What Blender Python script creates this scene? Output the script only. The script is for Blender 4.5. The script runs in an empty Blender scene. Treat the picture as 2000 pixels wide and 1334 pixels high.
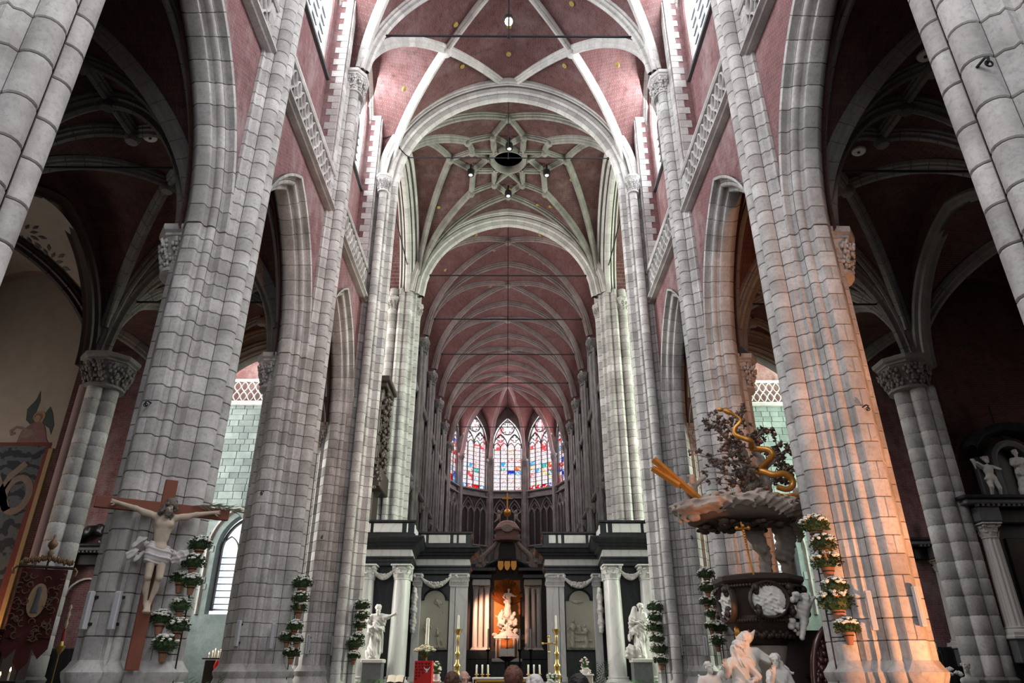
import bpy, math, random
import numpy as np
from mathutils import Vector, Matrix
random.seed(7); rng = np.random.default_rng(7)
PI = math.pi
S = bpy.context.scene
COL = S.collection

# ------------------------------------------------------------------ camera
cam_d = bpy.data.cameras.new('camera'); cam = bpy.data.objects.new('camera', cam_d); COL.objects.link(cam)
cam_d.sensor_width = 36; cam_d.lens = 36 * 1346 / 2000; cam_d.clip_end = 400
cam.location = (0, 0, 1.65); cam.rotation_euler = (math.radians(90 + 25.5), 0, -0.0067)
S.camera = cam
vs = S.view_settings
S.display_settings.display_device = 'sRGB'
vs.view_transform = 'Standard'; vs.look = 'None'; vs.gamma = 1.0; vs.use_curve_mapping = False
vs.exposure = 0.38
S.cycles.use_denoising = True
S.cycles.max_bounces = 7; S.cycles.diffuse_bounces = 4; S.cycles.glossy_bounces = 2
S.cycles.transparent_max_bounces = 12; S.cycles.caustics_reflective = False; S.cycles.caustics_refractive = False
S.cycles.sample_clamp_indirect = 6.0

# ------------------------------------------------------------------ sky and daylight
W = bpy.data.worlds.new('overcast_sky'); S.world = W; W.use_nodes = True
W.node_tree.nodes['Background'].inputs[0].default_value = (0.9, 0.95, 1.0, 1)
W.node_tree.nodes['Background'].inputs[1].default_value = 1.2

def area(name, loc, look, sx, sy, rad, color=(1, 1, 1), spread=180):
    """daylight standing outside a window, or fill added in a chapel; rad is the radiance of the sky behind the glass"""
    d = bpy.data.lights.new(name, 'AREA'); d.shape = 'RECTANGLE'; d.size = sx; d.size_y = sy
    d.energy = rad * PI * sx * sy; d.color = color; d.spread = math.radians(spread)
    o = bpy.data.objects.new(name, d); COL.objects.link(o); o.location = loc
    o.rotation_euler = Vector(look).to_track_quat('-Z', 'Y').to_euler()
    return o
def spot(name, loc, target, power, color, size=60, blend=.6, r=.15):
    d = bpy.data.lights.new(name, 'SPOT'); d.energy = power; d.color = color
    d.spot_size = math.radians(size); d.spot_blend = blend; d.shadow_soft_size = r
    o = bpy.data.objects.new(name, d); COL.objects.link(o); o.location = loc
    o.rotation_euler = (Vector(target) - Vector(loc)).to_track_quat('-Z', 'Y').to_euler()
    return o

PY = [6.6, 13.4, 20.2, 26.9]                 # nave piers along the church
EX = 38.1                                     # east crossing piers
CY = [38.1, 44.2, 50.3, 56.4, 62.5, 68.6]     # choir piers
NZ = 22.7                                     # springing of the high vault
CR = 29.3                                     # crown of the high vault
for s, side in ((-1, 'left'), (1, 'right')):
    for y0, y1 in ((-6.8, 0), (0, 6.6), (6.6, 13.4), (13.4, 20.2), (20.2, 26.9)):
        area('clerestory_daylight', (s * 7.6, (y0 + y1) / 2, 24.9), (-s, 0, -.40), 4.2, 6.4, 17, (.95, .97, 1))
    for a, b in zip(CY[:-1], CY[1:]):
        area('choir_daylight', (s * 7.3, (a + b) / 2, 22.6), (-s, 0, -.12), 2.6, 6.0, 9.0, (1, .93, .92))
area('transept_daylight_north', (-20.2, 32.5, 14), (1, 0, -.1), 8.5, 18, 12, (1, .96, .88))
area('transept_daylight_south', (20.2, 32.5, 14), (-1, 0, -.1), 8.5, 18, 12, (.88, 1.0, .78))
area('west_window_daylight', (0, -9.6, 14), (0, 1, -.02), 9.5, 20, 1.3, (.96, .97, 1))
for k in range(-2, 3):
    a = math.radians(36 * k)
    area('apse_daylight', (math.sin(a) * 6.7, 68.6 + math.cos(a) * 6.7, 23.4), (-math.sin(a), -math.cos(a), -.1), 3.1, 8.6, 9, (1, .96, .97))
# lamps of the church itself
spot('altar_lamp_left', (-1.7, 57.2, 6.6), (-1.2, 61, 5.0), 1300, (1, .48, .30), 75)
spot('altar_lamp_low', (-.3, 57.0, 3.1), (0.1, 61, 5.6), 240, (1, .50, .32), 60)
spot('pulpit_lamp', (8.9, 7.6, .5), (6.5, 12.9, 4.4), 2500, (1, .38, .15), 68, .7)

# ------------------------------------------------------------------ materials
MATS = {}
def nt(name):
    m = bpy.data.materials.new(name); m.use_nodes = True; m.node_tree.nodes.clear()
    MATS[name] = m
    return m, m.node_tree.nodes, m.node_tree.links
def principled(N, L, rough=.7, metal=0.0, spec=.3):
    b = N.new('ShaderNodeBsdfPrincipled'); o = N.new('ShaderNodeOutputMaterial')
    b.inputs['Roughness'].default_value = rough; b.inputs['Metallic'].default_value = metal
    b.inputs['Specular IOR Level'].default_value = spec
    L.new(b.outputs[0], o.inputs[0]); return b
def mixc(N, L, fac, a, b, mode='MIX'):
    m = N.new('ShaderNodeMix'); m.data_type = 'RGBA'; m.blend_type = mode
    for s, v in ((0, fac), (6, a), (7, b)):
        if hasattr(v, 'links') or hasattr(v, 'is_linked'): L.new(v, m.inputs[s])
        else: m.inputs[s].default_value = v if s == 0 else (*v, 1)
    return m.outputs[2]
def ramp(N, L, src, stops):
    r = N.new('ShaderNodeValToRGB'); e = r.color_ramp.elements
    while len(e) < len(stops): e.new(.5)
    for q, (p, c) in zip(e, stops): q.position = p; q.color = (*c, 1) if not isinstance(c, float) else (c, c, c, 1)
    L.new(src, r.inputs[0]); return r.outputs[0]
def noise(N, L, scale, detail=4, vec=None, rough=.6):
    t = N.new('ShaderNodeTexNoise'); t.inputs['Scale'].default_value = scale; t.inputs['Detail'].default_value = detail
    t.inputs['Roughness'].default_value = rough
    if vec is not None: L.new(vec, t.inputs['Vector'])
    return t.outputs['Fac']
def bump(N, L, b, h, strength, dist=.02):
    n = N.new('ShaderNodeBump'); n.inputs['Strength'].default_value = strength; n.inputs['Distance'].default_value = dist
    L.new(h, n.inputs['Height']); L.new(n.outputs[0], b.inputs['Normal'])
def geo_pos(N): return N.new('ShaderNodeNewGeometry').outputs['Position']

def stone_mat(name, base, dark, var=.16, stain=.5, rough=.85):
    """dressed limestone: tone differs stone by stone, blotches and fine pitting"""
    m, N, L = nt(name); b = principled(N, L, rough, 0, .2)
    oi = N.new('ShaderNodeObjectInfo'); pos = geo_pos(N)
    n1 = noise(N, L, 1.1, 6, pos, .65); n2 = noise(N, L, 14, 5, pos, .7)
    c = mixc(N, L, ramp(N, L, n1, [(.38, 0.0), (.66, 1.0)]), dark, base)
    c2 = mixc(N, L, ramp(N, L, n2, [(.30, stain), (.52, 0.0)]), c, tuple(x * .45 for x in base))
    mr = N.new('ShaderNodeMapRange'); L.new(oi.outputs['Random'], mr.inputs[0])
    mr.inputs[3].default_value = 1 - var; mr.inputs[4].default_value = 1 + var * .45
    cc = N.new('ShaderNodeCombineColor')
    for i in range(3): L.new(mr.outputs[0], cc.inputs[i])
    c3 = mixc(N, L, 1.0, c2, cc.outputs[0], 'MULTIPLY')
    L.new(c3, b.inputs['Base Color']); bump(N, L, b, n2, .35, .02)
    return m
def brick_mat(name, c1, c2, mortar, w=.21, h=.062, wear=(.42, .33, .33), wear_amt=.35, dark_amt=.5):
    m, N, L = nt(name); b = principled(N, L, .9, 0, .15)
    uv = N.new('ShaderNodeUVMap').outputs[0]; pos = geo_pos(N)
    t = N.new('ShaderNodeTexBrick'); L.new(uv, t.inputs['Vector'])
    t.inputs['Scale'].default_value = 1; t.inputs['Brick Width'].default_value = w; t.inputs['Row Height'].default_value = h
    t.inputs['Mortar Size'].default_value = .009; t.inputs['Mortar Smooth'].default_value = .3; t.inputs['Bias'].default_value = -.1
    t.inputs['Color1'].default_value = (*c1, 1); t.inputs['Color2'].default_value = (*c2, 1); t.inputs['Mortar'].default_value = (*mortar, 1)
    mp = N.new('ShaderNodeMapping'); L.new(pos, mp.inputs[0]); mp.inputs['Scale'].default_value = (1, 1, .45)
    n1 = noise(N, L, .9, 7, mp.outputs[0], .7); n2 = noise(N, L, 2.4, 7, pos, .75)
    c = mixc(N, L, ramp(N, L, n1, [(.46, 0.0), (.74, wear_amt)]), t.outputs['Color'], wear)
    c = mixc(N, L, ramp(N, L, n2, [(.30, dark_amt), (.50, 0.0)]), c, tuple(x * .22 for x in c1))
    L.new(c, b.inputs['Base Color']); bump(N, L, b, t.outputs['Fac'], -.5, .012)
    return m
def plain(name, col, rough=.6, metal=0.0, nscale=6, namt=.25, spec=.3, bmp=.0, rnd=0.0, emit=0.0):
    m, N, L = nt(name); b = principled(N, L, rough, metal, spec)
    n = noise(N, L, nscale, 5, geo_pos(N))
    c = mixc(N, L, n, tuple(x * (1 - namt) for x in col), tuple(min(1, x * (1 + namt)) for x in col))
    if rnd:
        oi = N.new('ShaderNodeObjectInfo'); mr = N.new('ShaderNodeMapRange'); L.new(oi.outputs['Random'], mr.inputs[0])
        mr.inputs[3].default_value = 1 - rnd; mr.inputs[4].default_value = 1 + rnd
        cc = N.new('ShaderNodeCombineColor')
        for i in range(3): L.new(mr.outputs[0], cc.inputs[i])
        c = mixc(N, L, 1.0, c, cc.outputs[0], 'MULTIPLY')
    L.new(c, b.inputs['Base Color'])
    if bmp: bump(N, L, b, noise(N, L, nscale * 4, 4, geo_pos(N)), bmp)
    if emit:
        b.inputs['Emission Color'].default_value = (*col, 1); b.inputs['Emission Strength'].default_value = emit
    return m
def marble(name, col, vein, scale=1.6, amt=.6, rough=.3):
    m, N, L = nt(name); b = principled(N, L, rough, 0, .4); pos = geo_pos(N)
    w = N.new('ShaderNodeTexWave'); w.inputs['Scale'].default_value = scale; w.inputs['Distortion'].default_value = 9
    w.inputs['Detail'].default_value = 4; L.new(pos, w.inputs['Vector'])
    n = noise(N, L, scale * 1.5, 6, pos)
    f = N.new('ShaderNodeMath'); f.operation = 'MULTIPLY'; L.new(ramp(N, L, w.outputs['Fac'], [(.0, amt), (.25, 0.0)]), f.inputs[0]); L.new(n, f.inputs[1])
    L.new(mixc(N, L, f.outputs[0], col, vein), b.inputs['Base Color']); return m
def glass(name, tint, gloss=.06):
    m, N, L = nt(name); o = N.new('ShaderNodeOutputMaterial')
    t = N.new('ShaderNodeBsdfTransparent'); g = N.new('ShaderNodeBsdfGlossy'); x = N.new('ShaderNodeMixShader')
    nn = noise(N, L, 5, 3, geo_pos(N))
    L.new(mixc(N, L, nn, tuple(c * .8 for c in tint), tuple(min(1, c * 1.15) for c in tint)), t.inputs[0])
    g.inputs['Roughness'].default_value = .25; g.inputs[0].default_value = (.6, .6, .6, 1)
    x.inputs[0].default_value = gloss
    L.new(t.outputs[0], x.inputs[1]); L.new(g.outputs[0], x.inputs[2]); L.new(x.outputs[0], o.inputs[0]); return m

STONE = stone_mat('pale_limestone', (.62, .605, .59), (.40, .385, .37), .24, .6)
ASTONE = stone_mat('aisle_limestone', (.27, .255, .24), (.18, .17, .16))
CSTONE = stone_mat('choir_bluestone', (.34, .33, .315), (.20, .19, .185), .15)
XSTONE = stone_mat('dimmed_rib_stone', (.29, .28, .25), (.19, .185, .165), .13, .4)  # dingy stone, with the dimness of the crossing put into its colour
XBRICK = brick_mat('dimmed_vault_brick', (.095, .038, .036), (.065, .028, .027), (.12, .085, .08), wear_amt=.2)  # brick colour darkened to stand in for weak light under the crossing vault
RSTONE = stone_mat('rib_limestone', (.62, .61, .58), (.46, .44, .42), .13, .35)
TSTONE = stone_mat('transept_stone', (.17, .205, .20), (.11, .14, .138), .28)
MORTAR = plain('dark_mortar', (.08, .075, .07), .95, 0, 9, .3)
BRICK = brick_mat('red_brick', (.215, .088, .09), (.145, .06, .064), (.25, .18, .18), wear=(.46, .39, .39), wear_amt=.55)
VBRICK = brick_mat('vault_brick', (.135, .052, .05), (.088, .037, .037), (.165, .115, .11), wear_amt=.22)
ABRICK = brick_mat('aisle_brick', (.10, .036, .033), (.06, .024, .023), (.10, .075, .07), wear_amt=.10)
PLASTER = plain('chapel_plaster', (.36, .30, .25), .9, 0, 3, .18)
GLASS = glass('clear_leaded_glass', (.88, .91, .93))
LEAD = plain('lead_cames', (.10, .10, .105), .7, .2, 9, .2)
IRON = plain('black_iron', (.03, .03, .033), .55, .6, 12, .3)
WHITEM = marble('white_marble', (.74, .74, .71), (.42, .43, .43), .7, .55)
BLACKM = marble('black_marble', (.016, .019, .021), (.06, .07, .072), .8, .4, .35)
RELIEF = plain('cream_marble_relief', (.50, .485, .385), .6, 0, 4, .1)
STATUE = plain('statue_marble', (.66, .64, .60), .5, 0, 3, .12)
GREYST = plain('grey_pedestal_stone', (.14, .145, .15), .6, 0, 7, .3)
GOLD = plain('polished_brass', (.55, .38, .12), .28, .9, 9, .25)
GILT = plain('gilded_wood', (.62, .28, .06), .38, .55, 6, .3)
OAK = plain('dark_oak', (.035, .022, .017), .5, 0, 7, .4, .4)
PWOOD = plain('weathered_carved_oak', (.34, .28, .24), .75, 0, 4, .35, .2, .3)
CROSSW = plain('red_brown_timber', (.17, .055, .032), .6, 0, 3, .2)
TERRA = plain('terracotta', (.30, .15, .09), .85, 0, 8, .25, .2, 0, .2)
LEAFD = plain('dark_green_leaf', (.035, .065, .022), .6, 0, 25, .5, .3, 0, .2)
PALM = plain('palm_green', (.05, .15, .03), .5, 0, 14, .4)
PETAL = plain('white_petal', (.82, .82, .76), .7, 0, 20, .12)
WAX = plain('candle_wax', (.80, .77, .64), .5, 0, 6, .05)
FLAME = plain('candle_flame', (1, .55, .2), .5, 0, 5, .1, .3, 0, 0, 14)
LAMPW = plain('lamp_glass', (1, .97, .9), .4, 0, 5, .05, .3, 0, 0, 2.5)
SPEAKER = plain('grey_white_enamel', (.52, .53, .55), .45, 0, 5, .06)
DISC = plain('white_disc_paint', (.88, .87, .84), .6, 0, 5, .08)
OCHRE = plain('ochre_roundel_paint', (.36, .27, .08), .7, 0, 9, .25)
RED = plain('red_lacquered_panel', (.55, .012, .012), .5, 0, 4, .15)
CREAM = plain('cream_paper', (.62, .56, .45), .7, 0, 4, .06)
FLOORM = plain('dark_floor_slabs', (.12, .115, .11), .5, 0, 2, .3)
SKIN = plain('skin', (.55, .31, .24), .55, 0, 12, .12)
CORPUS = plain('painted_flesh_wood', (.44, .36, .28), .65, 0, 7, .3, .3, .2)
CLOTHW = plain('grey_white_carved_cloth', (.46, .44, .42), .75, 0, 7, .2)
HAIRB = plain('brown_hair', (.09, .045, .03), .6, 0, 50, .45)
HAIRG = plain('grey_hair', (.30, .28, .27), .6, 0, 50, .35)
HAIRD = plain('black_hair', (.015, .013, .013), .5, 0, 50, .4)
CARVEH = plain('carved_dark_hair', (.12, .10, .085), .7, 0, 20, .4)
COAT = plain('dark_wool', (.03, .03, .035), .9, 0, 30, .3)
# ------------------------------------------------------------------ mesh helpers
class MB:
    def __init__(s): s.v = []; s.f = []; s.uv = {}
    def add(s, vs_, fs, uvs=None):
        o = len(s.v); s.v += [tuple(map(float, p)) for p in vs_]
        for f in fs: s.f.append(tuple(i + o for i in f))
        if uvs is not None:
            for i, u in enumerate(uvs): s.uv[o + i] = u
        return s
    def box(s, c, d, rz=0, rx=0, taper=1.0):
        hx, hy, hz = d[0] / 2, d[1] / 2, d[2] / 2; M = Matrix.Rotation(rz, 3, 'Z') @ Matrix.Rotation(rx, 3, 'X')
        p = []
        for z in (-hz, hz):
            k = taper if z > 0 else 1
            for x, y in ((-hx, -hy), (hx, -hy), (hx, hy), (-hx, hy)): p.append(M @ Vector((x * k, y * k, z)) + Vector(c))
        return s.add(p, [(3, 2, 1, 0), (4, 5, 6, 7), (0, 1, 5, 4), (1, 2, 6, 5), (2, 3, 7, 6), (3, 0, 4, 7)])
    def bbox(s, c, d, b=.02, rz=0):
        """box with chamfered edges (long way up)"""
        hx, hy, hz = d[0] / 2, d[1] / 2, d[2] / 2; b = min(b, hx * .45, hy * .45, hz * .45); M = Matrix.Rotation(rz, 3, 'Z'); rings = []
        for z, k in ((-hz, b), (-hz + b, 0), (hz - b, 0), (hz, b)):
            x, y = hx - k, hy - k
            rings.append([M @ Vector(q) + Vector(c) for q in ((-x + b, -y, z), (x - b, -y, z), (x, -y + b, z), (x, y - b, z), (x - b, y, z), (-x + b, y, z), (-x, y - b, z), (-x, -y + b, z))])
        return s.loft(rings, True, True)
    def loft(s, rings, closed=True, cap=False):
        n = len(rings[0]); p = [q for r in rings for q in r]; f = []
        for i in range(len(rings) - 1):
            for j in range(n if closed else n - 1):
                a = i * n + j; b = i * n + (j + 1) % n
                f.append((a, b, b + n, a + n))
        if cap: f.append(tuple(range(n))[::-1]); f.append(tuple(range((len(rings) - 1) * n, len(rings) * n)))
        return s.add(p, f)
    def lathe(s, prof, c=(0, 0, 0), n=16, sx=1.0, sy=1.0, ph=0.0, a0=0, a1=2 * PI):
        full = abs(a1 - a0 - 2 * PI) < 1e-6; m = n if full else n + 1
        rings = [[(c[0] + r * sx * math.cos(ph + a0 + (a1 - a0) * k / n), c[1] + r * sy * math.sin(ph + a0 + (a1 - a0) * k / n), c[2] + z) for k in range(m)] for r, z in prof]
        return s.loft(rings, full, full)
    def tube(s, path, r, n=6, cap=True):
        P = [Vector(p) for p in path]; R = r if hasattr(r, '__len__') else [r] * len(P); rings = []
        t0 = (P[1] - P[0]).normalized(); u = t0.orthogonal().normalized()
        for i, p in enumerate(P):
            t = (P[min(i + 1, len(P) - 1)] - P[max(i - 1, 0)])
            t = t.normalized() if t.length > 1e-9 else t0
            u = u - t * u.dot(t); u = u.normalized() if u.length > 1e-6 else t.orthogonal().normalized(); w = t.cross(u)
            rings.append([p + (u * math.cos(2 * PI * k / n) + w * math.sin(2 * PI * k / n)) * R[i] for k in range(n)])
        return s.loft(rings, True, cap)
    def ball(s, c, r, n=8, m=5, sc=(1, 1, 1)):
        rings = [[(c[0] + r * sc[0] * math.sin(PI * i / m) * math.cos(2 * PI * k / n), c[1] + r * sc[1] * math.sin(PI * i / m) * math.sin(2 * PI * k / n), c[2] - r * sc[2] * math.cos(PI * i / m)) for k in range(n)] for i in range(m + 1)]
        return s.loft(rings, True)
    def prism(s, poly, z0, z1, cap=True):
        return s.loft([[(x, y, z0) for x, y in poly], [(x, y, z1) for x, y in poly]], True, cap)
    def extr(s, poly3, d):
        """flat outline (3-D points) pushed along d"""
        d = Vector(d); return s.loft([[Vector(p) for p in poly3], [Vector(p) + d for p in poly3]], True, True)
    def mesh(s, name, mat, smooth=40):
        me = bpy.data.meshes.new(name); me.from_pydata(s.v, [], s.f); me.materials.append(mat)
        if s.uv:
            l = me.uv_layers.new(name='UVMap'); idx = np.empty(len(me.loops), np.int32); me.loops.foreach_get('vertex_index', idx)
            arr = np.zeros((len(s.v), 2), np.float32)
            for i, u in s.uv.items(): arr[i] = u
            l.data.foreach_set('uv', arr[idx].ravel())
        if smooth:
            me.polygons.foreach_set('use_smooth', np.ones(len(me.polygons), bool)); me.set_sharp_from_angle(angle=math.radians(smooth))
        me.update(); return me
    def build(s, name, mat, parent=None, smooth=40, loc=None, rz=0, kind=None, label=None):
        o = bpy.data.objects.new(name, s.mesh(name, mat, smooth)); return place(o, parent, loc, rz, kind, label)
def place(o, parent=None, loc=None, rz=0, kind=None, label=None):
    COL.objects.link(o)
    if parent is not None: o.parent = parent
    if loc is not None: o.location = loc
    if rz: o.rotation_euler = (0, 0, rz)
    if kind: o['kind'] = kind
    if label: o['label'] = label
    return o
def inst(name, me, parent=None, loc=(0, 0, 0), rot=(0, 0, 0), sc=(1, 1, 1)):
    o = bpy.data.objects.new(name, me); COL.objects.link(o); o.parent = parent
    o.location = loc; o.rotation_euler = rot; o.scale = sc; return o
def thing(name, label, cat, loc=(0, 0, 0), rz=0, group=None, kind=None):
    o = bpy.data.objects.new(name, None); COL.objects.link(o); o.empty_display_size = .2
    o.location = loc; o.rotation_euler = (0, 0, rz); return tag(o, label, cat, group, kind)
def tag(o, label=None, cat=None, group=None, kind=None):
    if label: o['label'] = label
    if cat: o['category'] = cat
    if group: o['group'] = group
    if kind: o['kind'] = kind
    return o
def node(name, parent):
    o = bpy.data.objects.new(name, None); COL.objects.link(o); o.parent = parent; return o
KIDS = {}
def dup(root, loc, rz=0, label=None, group=None, sc=None):
    """a copy of a thing with copies of its parts and sub-parts"""
    r = root.copy(); COL.objects.link(r); r.location = loc; r.rotation_euler = (0, 0, rz)
    if sc: r.scale = (sc, sc, sc)
    if label: r['label'] = label
    if group: r['group'] = group
    for ch in [o for o in COL.objects if o.parent == root]:
        c = ch.copy(); COL.objects.link(c); c.parent = r
        for g in [o for o in COL.objects if o.parent == ch]:
            d = g.copy(); COL.objects.link(d); d.parent = c
    return r

def parch(hw, rise, n=10):
    """half of a pointed arch: points (x, z) from the springing (hw, 0) to the apex (0, rise)"""
    r = (hw * hw + rise * rise) / (2 * hw)
    if rise < hw: return [(hw * math.cos(PI / 2 * i / n), rise * math.sin(PI / 2 * i / n)) for i in range(n + 1)]
    th = math.acos((r - hw) / r)
    return [(hw - r + r * math.cos(th * i / n), r * math.sin(th * i / n)) for i in range(n + 1)]
def arch_outline(hw, rise, n=10):
    a = parch(hw, rise, n); return a + [(-x, z) for x, z in a[-2::-1]]
def BX(x, hw=5.95, h=CR - NZ):
    """height of the pointed barrel above its springing"""
    r = (hw * hw + h * h) / (2 * hw); c = r - hw; q = r * r - (abs(x) + c) ** 2
    return math.sqrt(q) if q > 0 else 0.0

def wall_opening(mb, P, a0, a1, z0, z1, ops, back=None, n=10):
    """flat wall a0..a1 x z0..z1 with pointed openings; P(a, z, d) -> 3-D; ops = [(ac, hw, zb, zs, zt)]; back = depth of the reveals"""
    ops = sorted(ops); cur = a0
    def quad(q, d=0):
        mb.add([P(a, z, d) for a, z in q], [tuple(range(len(q)))], [(a, z) for a, z in q])
    for ac, hw, zb, zs, zt in ops:
        quad([(cur, z0), (ac - hw, z0), (ac - hw, z1), (cur, z1)])
        if zb > z0: quad([(ac - hw, z0), (ac + hw, z0), (ac + hw, zb), (ac - hw, zb)])
        o = [(ac + x, zs + z) for x, z in arch_outline(hw, zt - zs, n)]
        for p, q in zip(o[:-1], o[1:]): quad([p, (p[0], z1), (q[0], z1), q])
        if back:
            loop = [(ac + hw, zb)] + o + [(ac - hw, zb)]
            for p, q in zip(loop, loop[1:] + loop[:1]):
                L_ = math.hypot(p[0] - q[0], p[1] - q[1])
                mb.add([P(*p, 0), P(*q, 0), P(*q, back), P(*p, back)], [(0, 1, 2, 3)], [(0, p[1]), (0, q[1] if abs(q[1] - p[1]) > .01 else q[1] + L_), (back, q[1] if abs(q[1] - p[1]) > .01 else q[1] + L_), (back, p[1])])
        cur = ac + hw
    quad([(cur, z0), (a1, z0), (a1, z1), (cur, z1)])
    return mb

# ------------------------------------------------------------------ stones along a profile
def pnormals(P):
    n = len(P); out = []
    for i in range(n):
        a = Vector((*P[max(i - 1, 0)], 0)); b = Vector((*P[min(i + 1, n - 1)], 0)); t = (b - a).normalized()
        out.append((t.y, -t.x))
    return out
def poff(P, d, nrm=None):
    nrm = nrm or pnormals(P); return [(p[0] - n[0] * d, p[1] - n[1] * d) for p, n in zip(P, nrm)]
J = .019
HB = .34
def course_stone(P, mat, name, h=HB, je=.015):
    """one stone of a pier course, nominal height HB: outer skin along profile P with worn arrises all round"""
    mb = MB(); Q = list(P)
    def lerp(a, b, d):
        L_ = math.hypot(b[0] - a[0], b[1] - a[1]); k = min(.45, d / max(L_, 1e-6)); return (a[0] + (b[0] - a[0]) * k, a[1] + (b[1] - a[1]) * k)
    nr = pnormals(Q); Q2 = [Q[0], lerp(Q[0], Q[1], .012)] + Q[1:-1] + [lerp(Q[-1], Q[-2], .012), Q[-1]]
    nr2 = [nr[0], nr[0]] + nr[1:-1] + [nr[-1], nr[-1]]
    ins = [J] + [0] * (len(Q2) - 2) + [J]
    rings = []
    for z, e in ((0, J * 1.3), (je, 0), (h - je, 0), (h, J * 1.3)):
        rings.append([(p[0] - n[0] * max(i, e), p[1] - n[1] * max(i, e), z) for p, n, i in zip(Q2, nr2, ins)])
    mb.loft(rings, False); return mb.mesh(name, mat, 35)
def sweep_stone(prof, fr0, name, mat, n=2, inset=.012, ends=True):
    """a stone swept through frames fr0 = [(origin, lateral, normal)...]; prof = (w, d) points"""
    mb = MB(); nr = pnormals(prof); m = len(fr0); rings = []
    def ring(f, e):
        o, a, b = f; return [o + a * (p[0] - q[0] * e) + b * (p[1] - q[1] * e) for p, q in zip(prof, nr)]
    f0, f1 = fr0[0], fr0[-1]
    def mixf(f, g, d):
        L_ = (g[0] - f[0]).length; k = min(.3, d / max(L_, 1e-6)); return tuple(x.lerp(y, k) for x, y in zip(f, g))
    rings.append(ring(f0, inset)); rings.append(ring(mixf(f0, fr0[1], .012), 0))
    for f in fr0[1:-1]: rings.append(ring(f, 0))
    rings.append(ring(mixf(f1, fr0[-2], .012), 0)); rings.append(ring(f1, inset))
    mb.loft(rings, False); return mb.mesh(name, mat, 35)
def frames(path, lat=None):
    P = [Vector(p) for p in path]; out = []
    if lat is None:
        d = P[-1] - P[0]; lat = Vector((-d.y, d.x, 0)).normalized()
    for i, p in enumerate(P):
        t = (P[min(i + 1, len(P) - 1)] - P[max(i - 1, 0)]).normalized()
        nrm = t.cross(lat); nrm = nrm.normalized()
        if nrm.z < 0 and abs(t.z) < .999: pass
        out.append((p, lat, nrm))
    return out
RIBP = [(-.20, .10), (-.20, -.02), (-.15, -.06), (-.16, -.13), (-.085, -.17), (-.075, -.27), (0, -.32), (.075, -.27), (.085, -.17), (.16, -.13), (.15, -.06), (.20, -.02), (.20, .10)]
def scaleprof(P, k): return [(a * k, b * k) for a, b in P]
def resample(path, n):
    P = [Vector(p) for p in path]; d = [0]
    for a, b in zip(P[:-1], P[1:]): d.append(d[-1] + (b - a).length)
    out = []
    for i in range(n + 1):
        t = d[-1] * i / n; j = 0
        while j < len(d) - 2 and d[j + 1] < t: j += 1
        k = (t - d[j]) / max(d[j + 1] - d[j], 1e-9); out.append(P[j].lerp(P[j + 1], k))
    return out
AZ_ = 10.5
def rib(path, parent, mat=None, prof=RIBP, stone=.5, lat=None, split=True, up=None, name='rib'):
    """a vault rib: mortar core with its stones as children, or one notched piece where the stones are too small to tell apart"""
    mat = mat or RSTONE; P = [Vector(p) for p in path]
    for spr in (NZ, AZ_):                                  # a rib grows straight out of its capital
        for e, q in ((0, P[0]), (-1, P[-1])):
            if spr + .02 < q.z < spr + 1.4 and name == 'rib' or (name in ('transverse_arch', 'transverse_rib') and spr + .02 < q.z < spr + .6):
                f = Vector((q.x, q.y, spr - .12)); P = [f] + P if e == 0 else P + [f]
    Ln = sum((b - a).length for a, b in zip(P[:-1], P[1:])); n = max(1, round(Ln / stone)); sub = 2
    P = resample(path, n * sub); fr = frames(P, lat)
    def outward(o):                                        # away from the middle of the room below the vault
        return o - Vector((up[0], up[1], 20.0 if o.z > 18 else 8.5)) if up is not None else Vector((0, 0, 1))
    fr = [(o, a, b if b.dot(outward(o)) >= 0 else -b) for o, a, b in fr]
    if up is not None and lat is not None and math.hypot(P[-1].x - up[0], P[-1].y - up[1]) < .02:   # the two halves meet on a plumb joint
        o, a, b = fr[-1]; h = Vector((lat.y, -lat.x, 0)); t_ = a.cross(b); fr[-1] = (o, a, b - t_ * (b.dot(h) / t_.dot(h)))
    if split:
        mb = MB(); mb.loft([[o + a * p[0] * .93 + b * (p[1] * .95 + .008) for p in prof] for o, a, b in fr], False)
        r = mb.build(name, MORTAR, parent, 0)
        for i in range(n):
            place(bpy.data.objects.new('rib_stone', sweep_stone(prof, fr[i * sub:i * sub + sub + 1], 'rib_stone', mat)), r)
        return r
    mb = MB()
    for i in range(n):
        me = sweep_stone(prof, fr[i * sub:i * sub + sub + 1], 'tmp', mat, inset=.02)
        mb.add([v.co[:] for v in me.vertices], [tuple(p.vertices) for p in me.polygons]); bpy.data.meshes.remove(me)
    return mb.build(name, mat, parent, 40)
def mould_ring(mb, outline, P, prof, closed=False):
    """moulding of profile (outward offset, depth) run along a 2-D outline; P(a, z, d) -> 3-D"""
    n = len(outline); rings = []
    for i, p in enumerate(outline):
        a = outline[(i - 1) % n] if closed else outline[max(i - 1, 0)]; b = outline[(i + 1) % n] if closed else outline[min(i + 1, n - 1)]
        t = Vector((b[0] - a[0], b[1] - a[1])).normalized(); nn = (t.y, -t.x)
        rings.append([P(p[0] + nn[0] * o, p[1] + nn[1] * o, d) for o, d in prof])
    if closed: rings.append(rings[0])
    return mb.loft(rings, False)
def flatbar(mb, pts, w, d, P):
    """tracery bar: square section w x d along 2-D points"""
    return mould_ring(mb, pts, P, [(-w / 2, d), (-w / 2, .3 * d), (-w / 5, 0), (w / 5, 0), (w / 2, .3 * d), (w / 2, d)])
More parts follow.
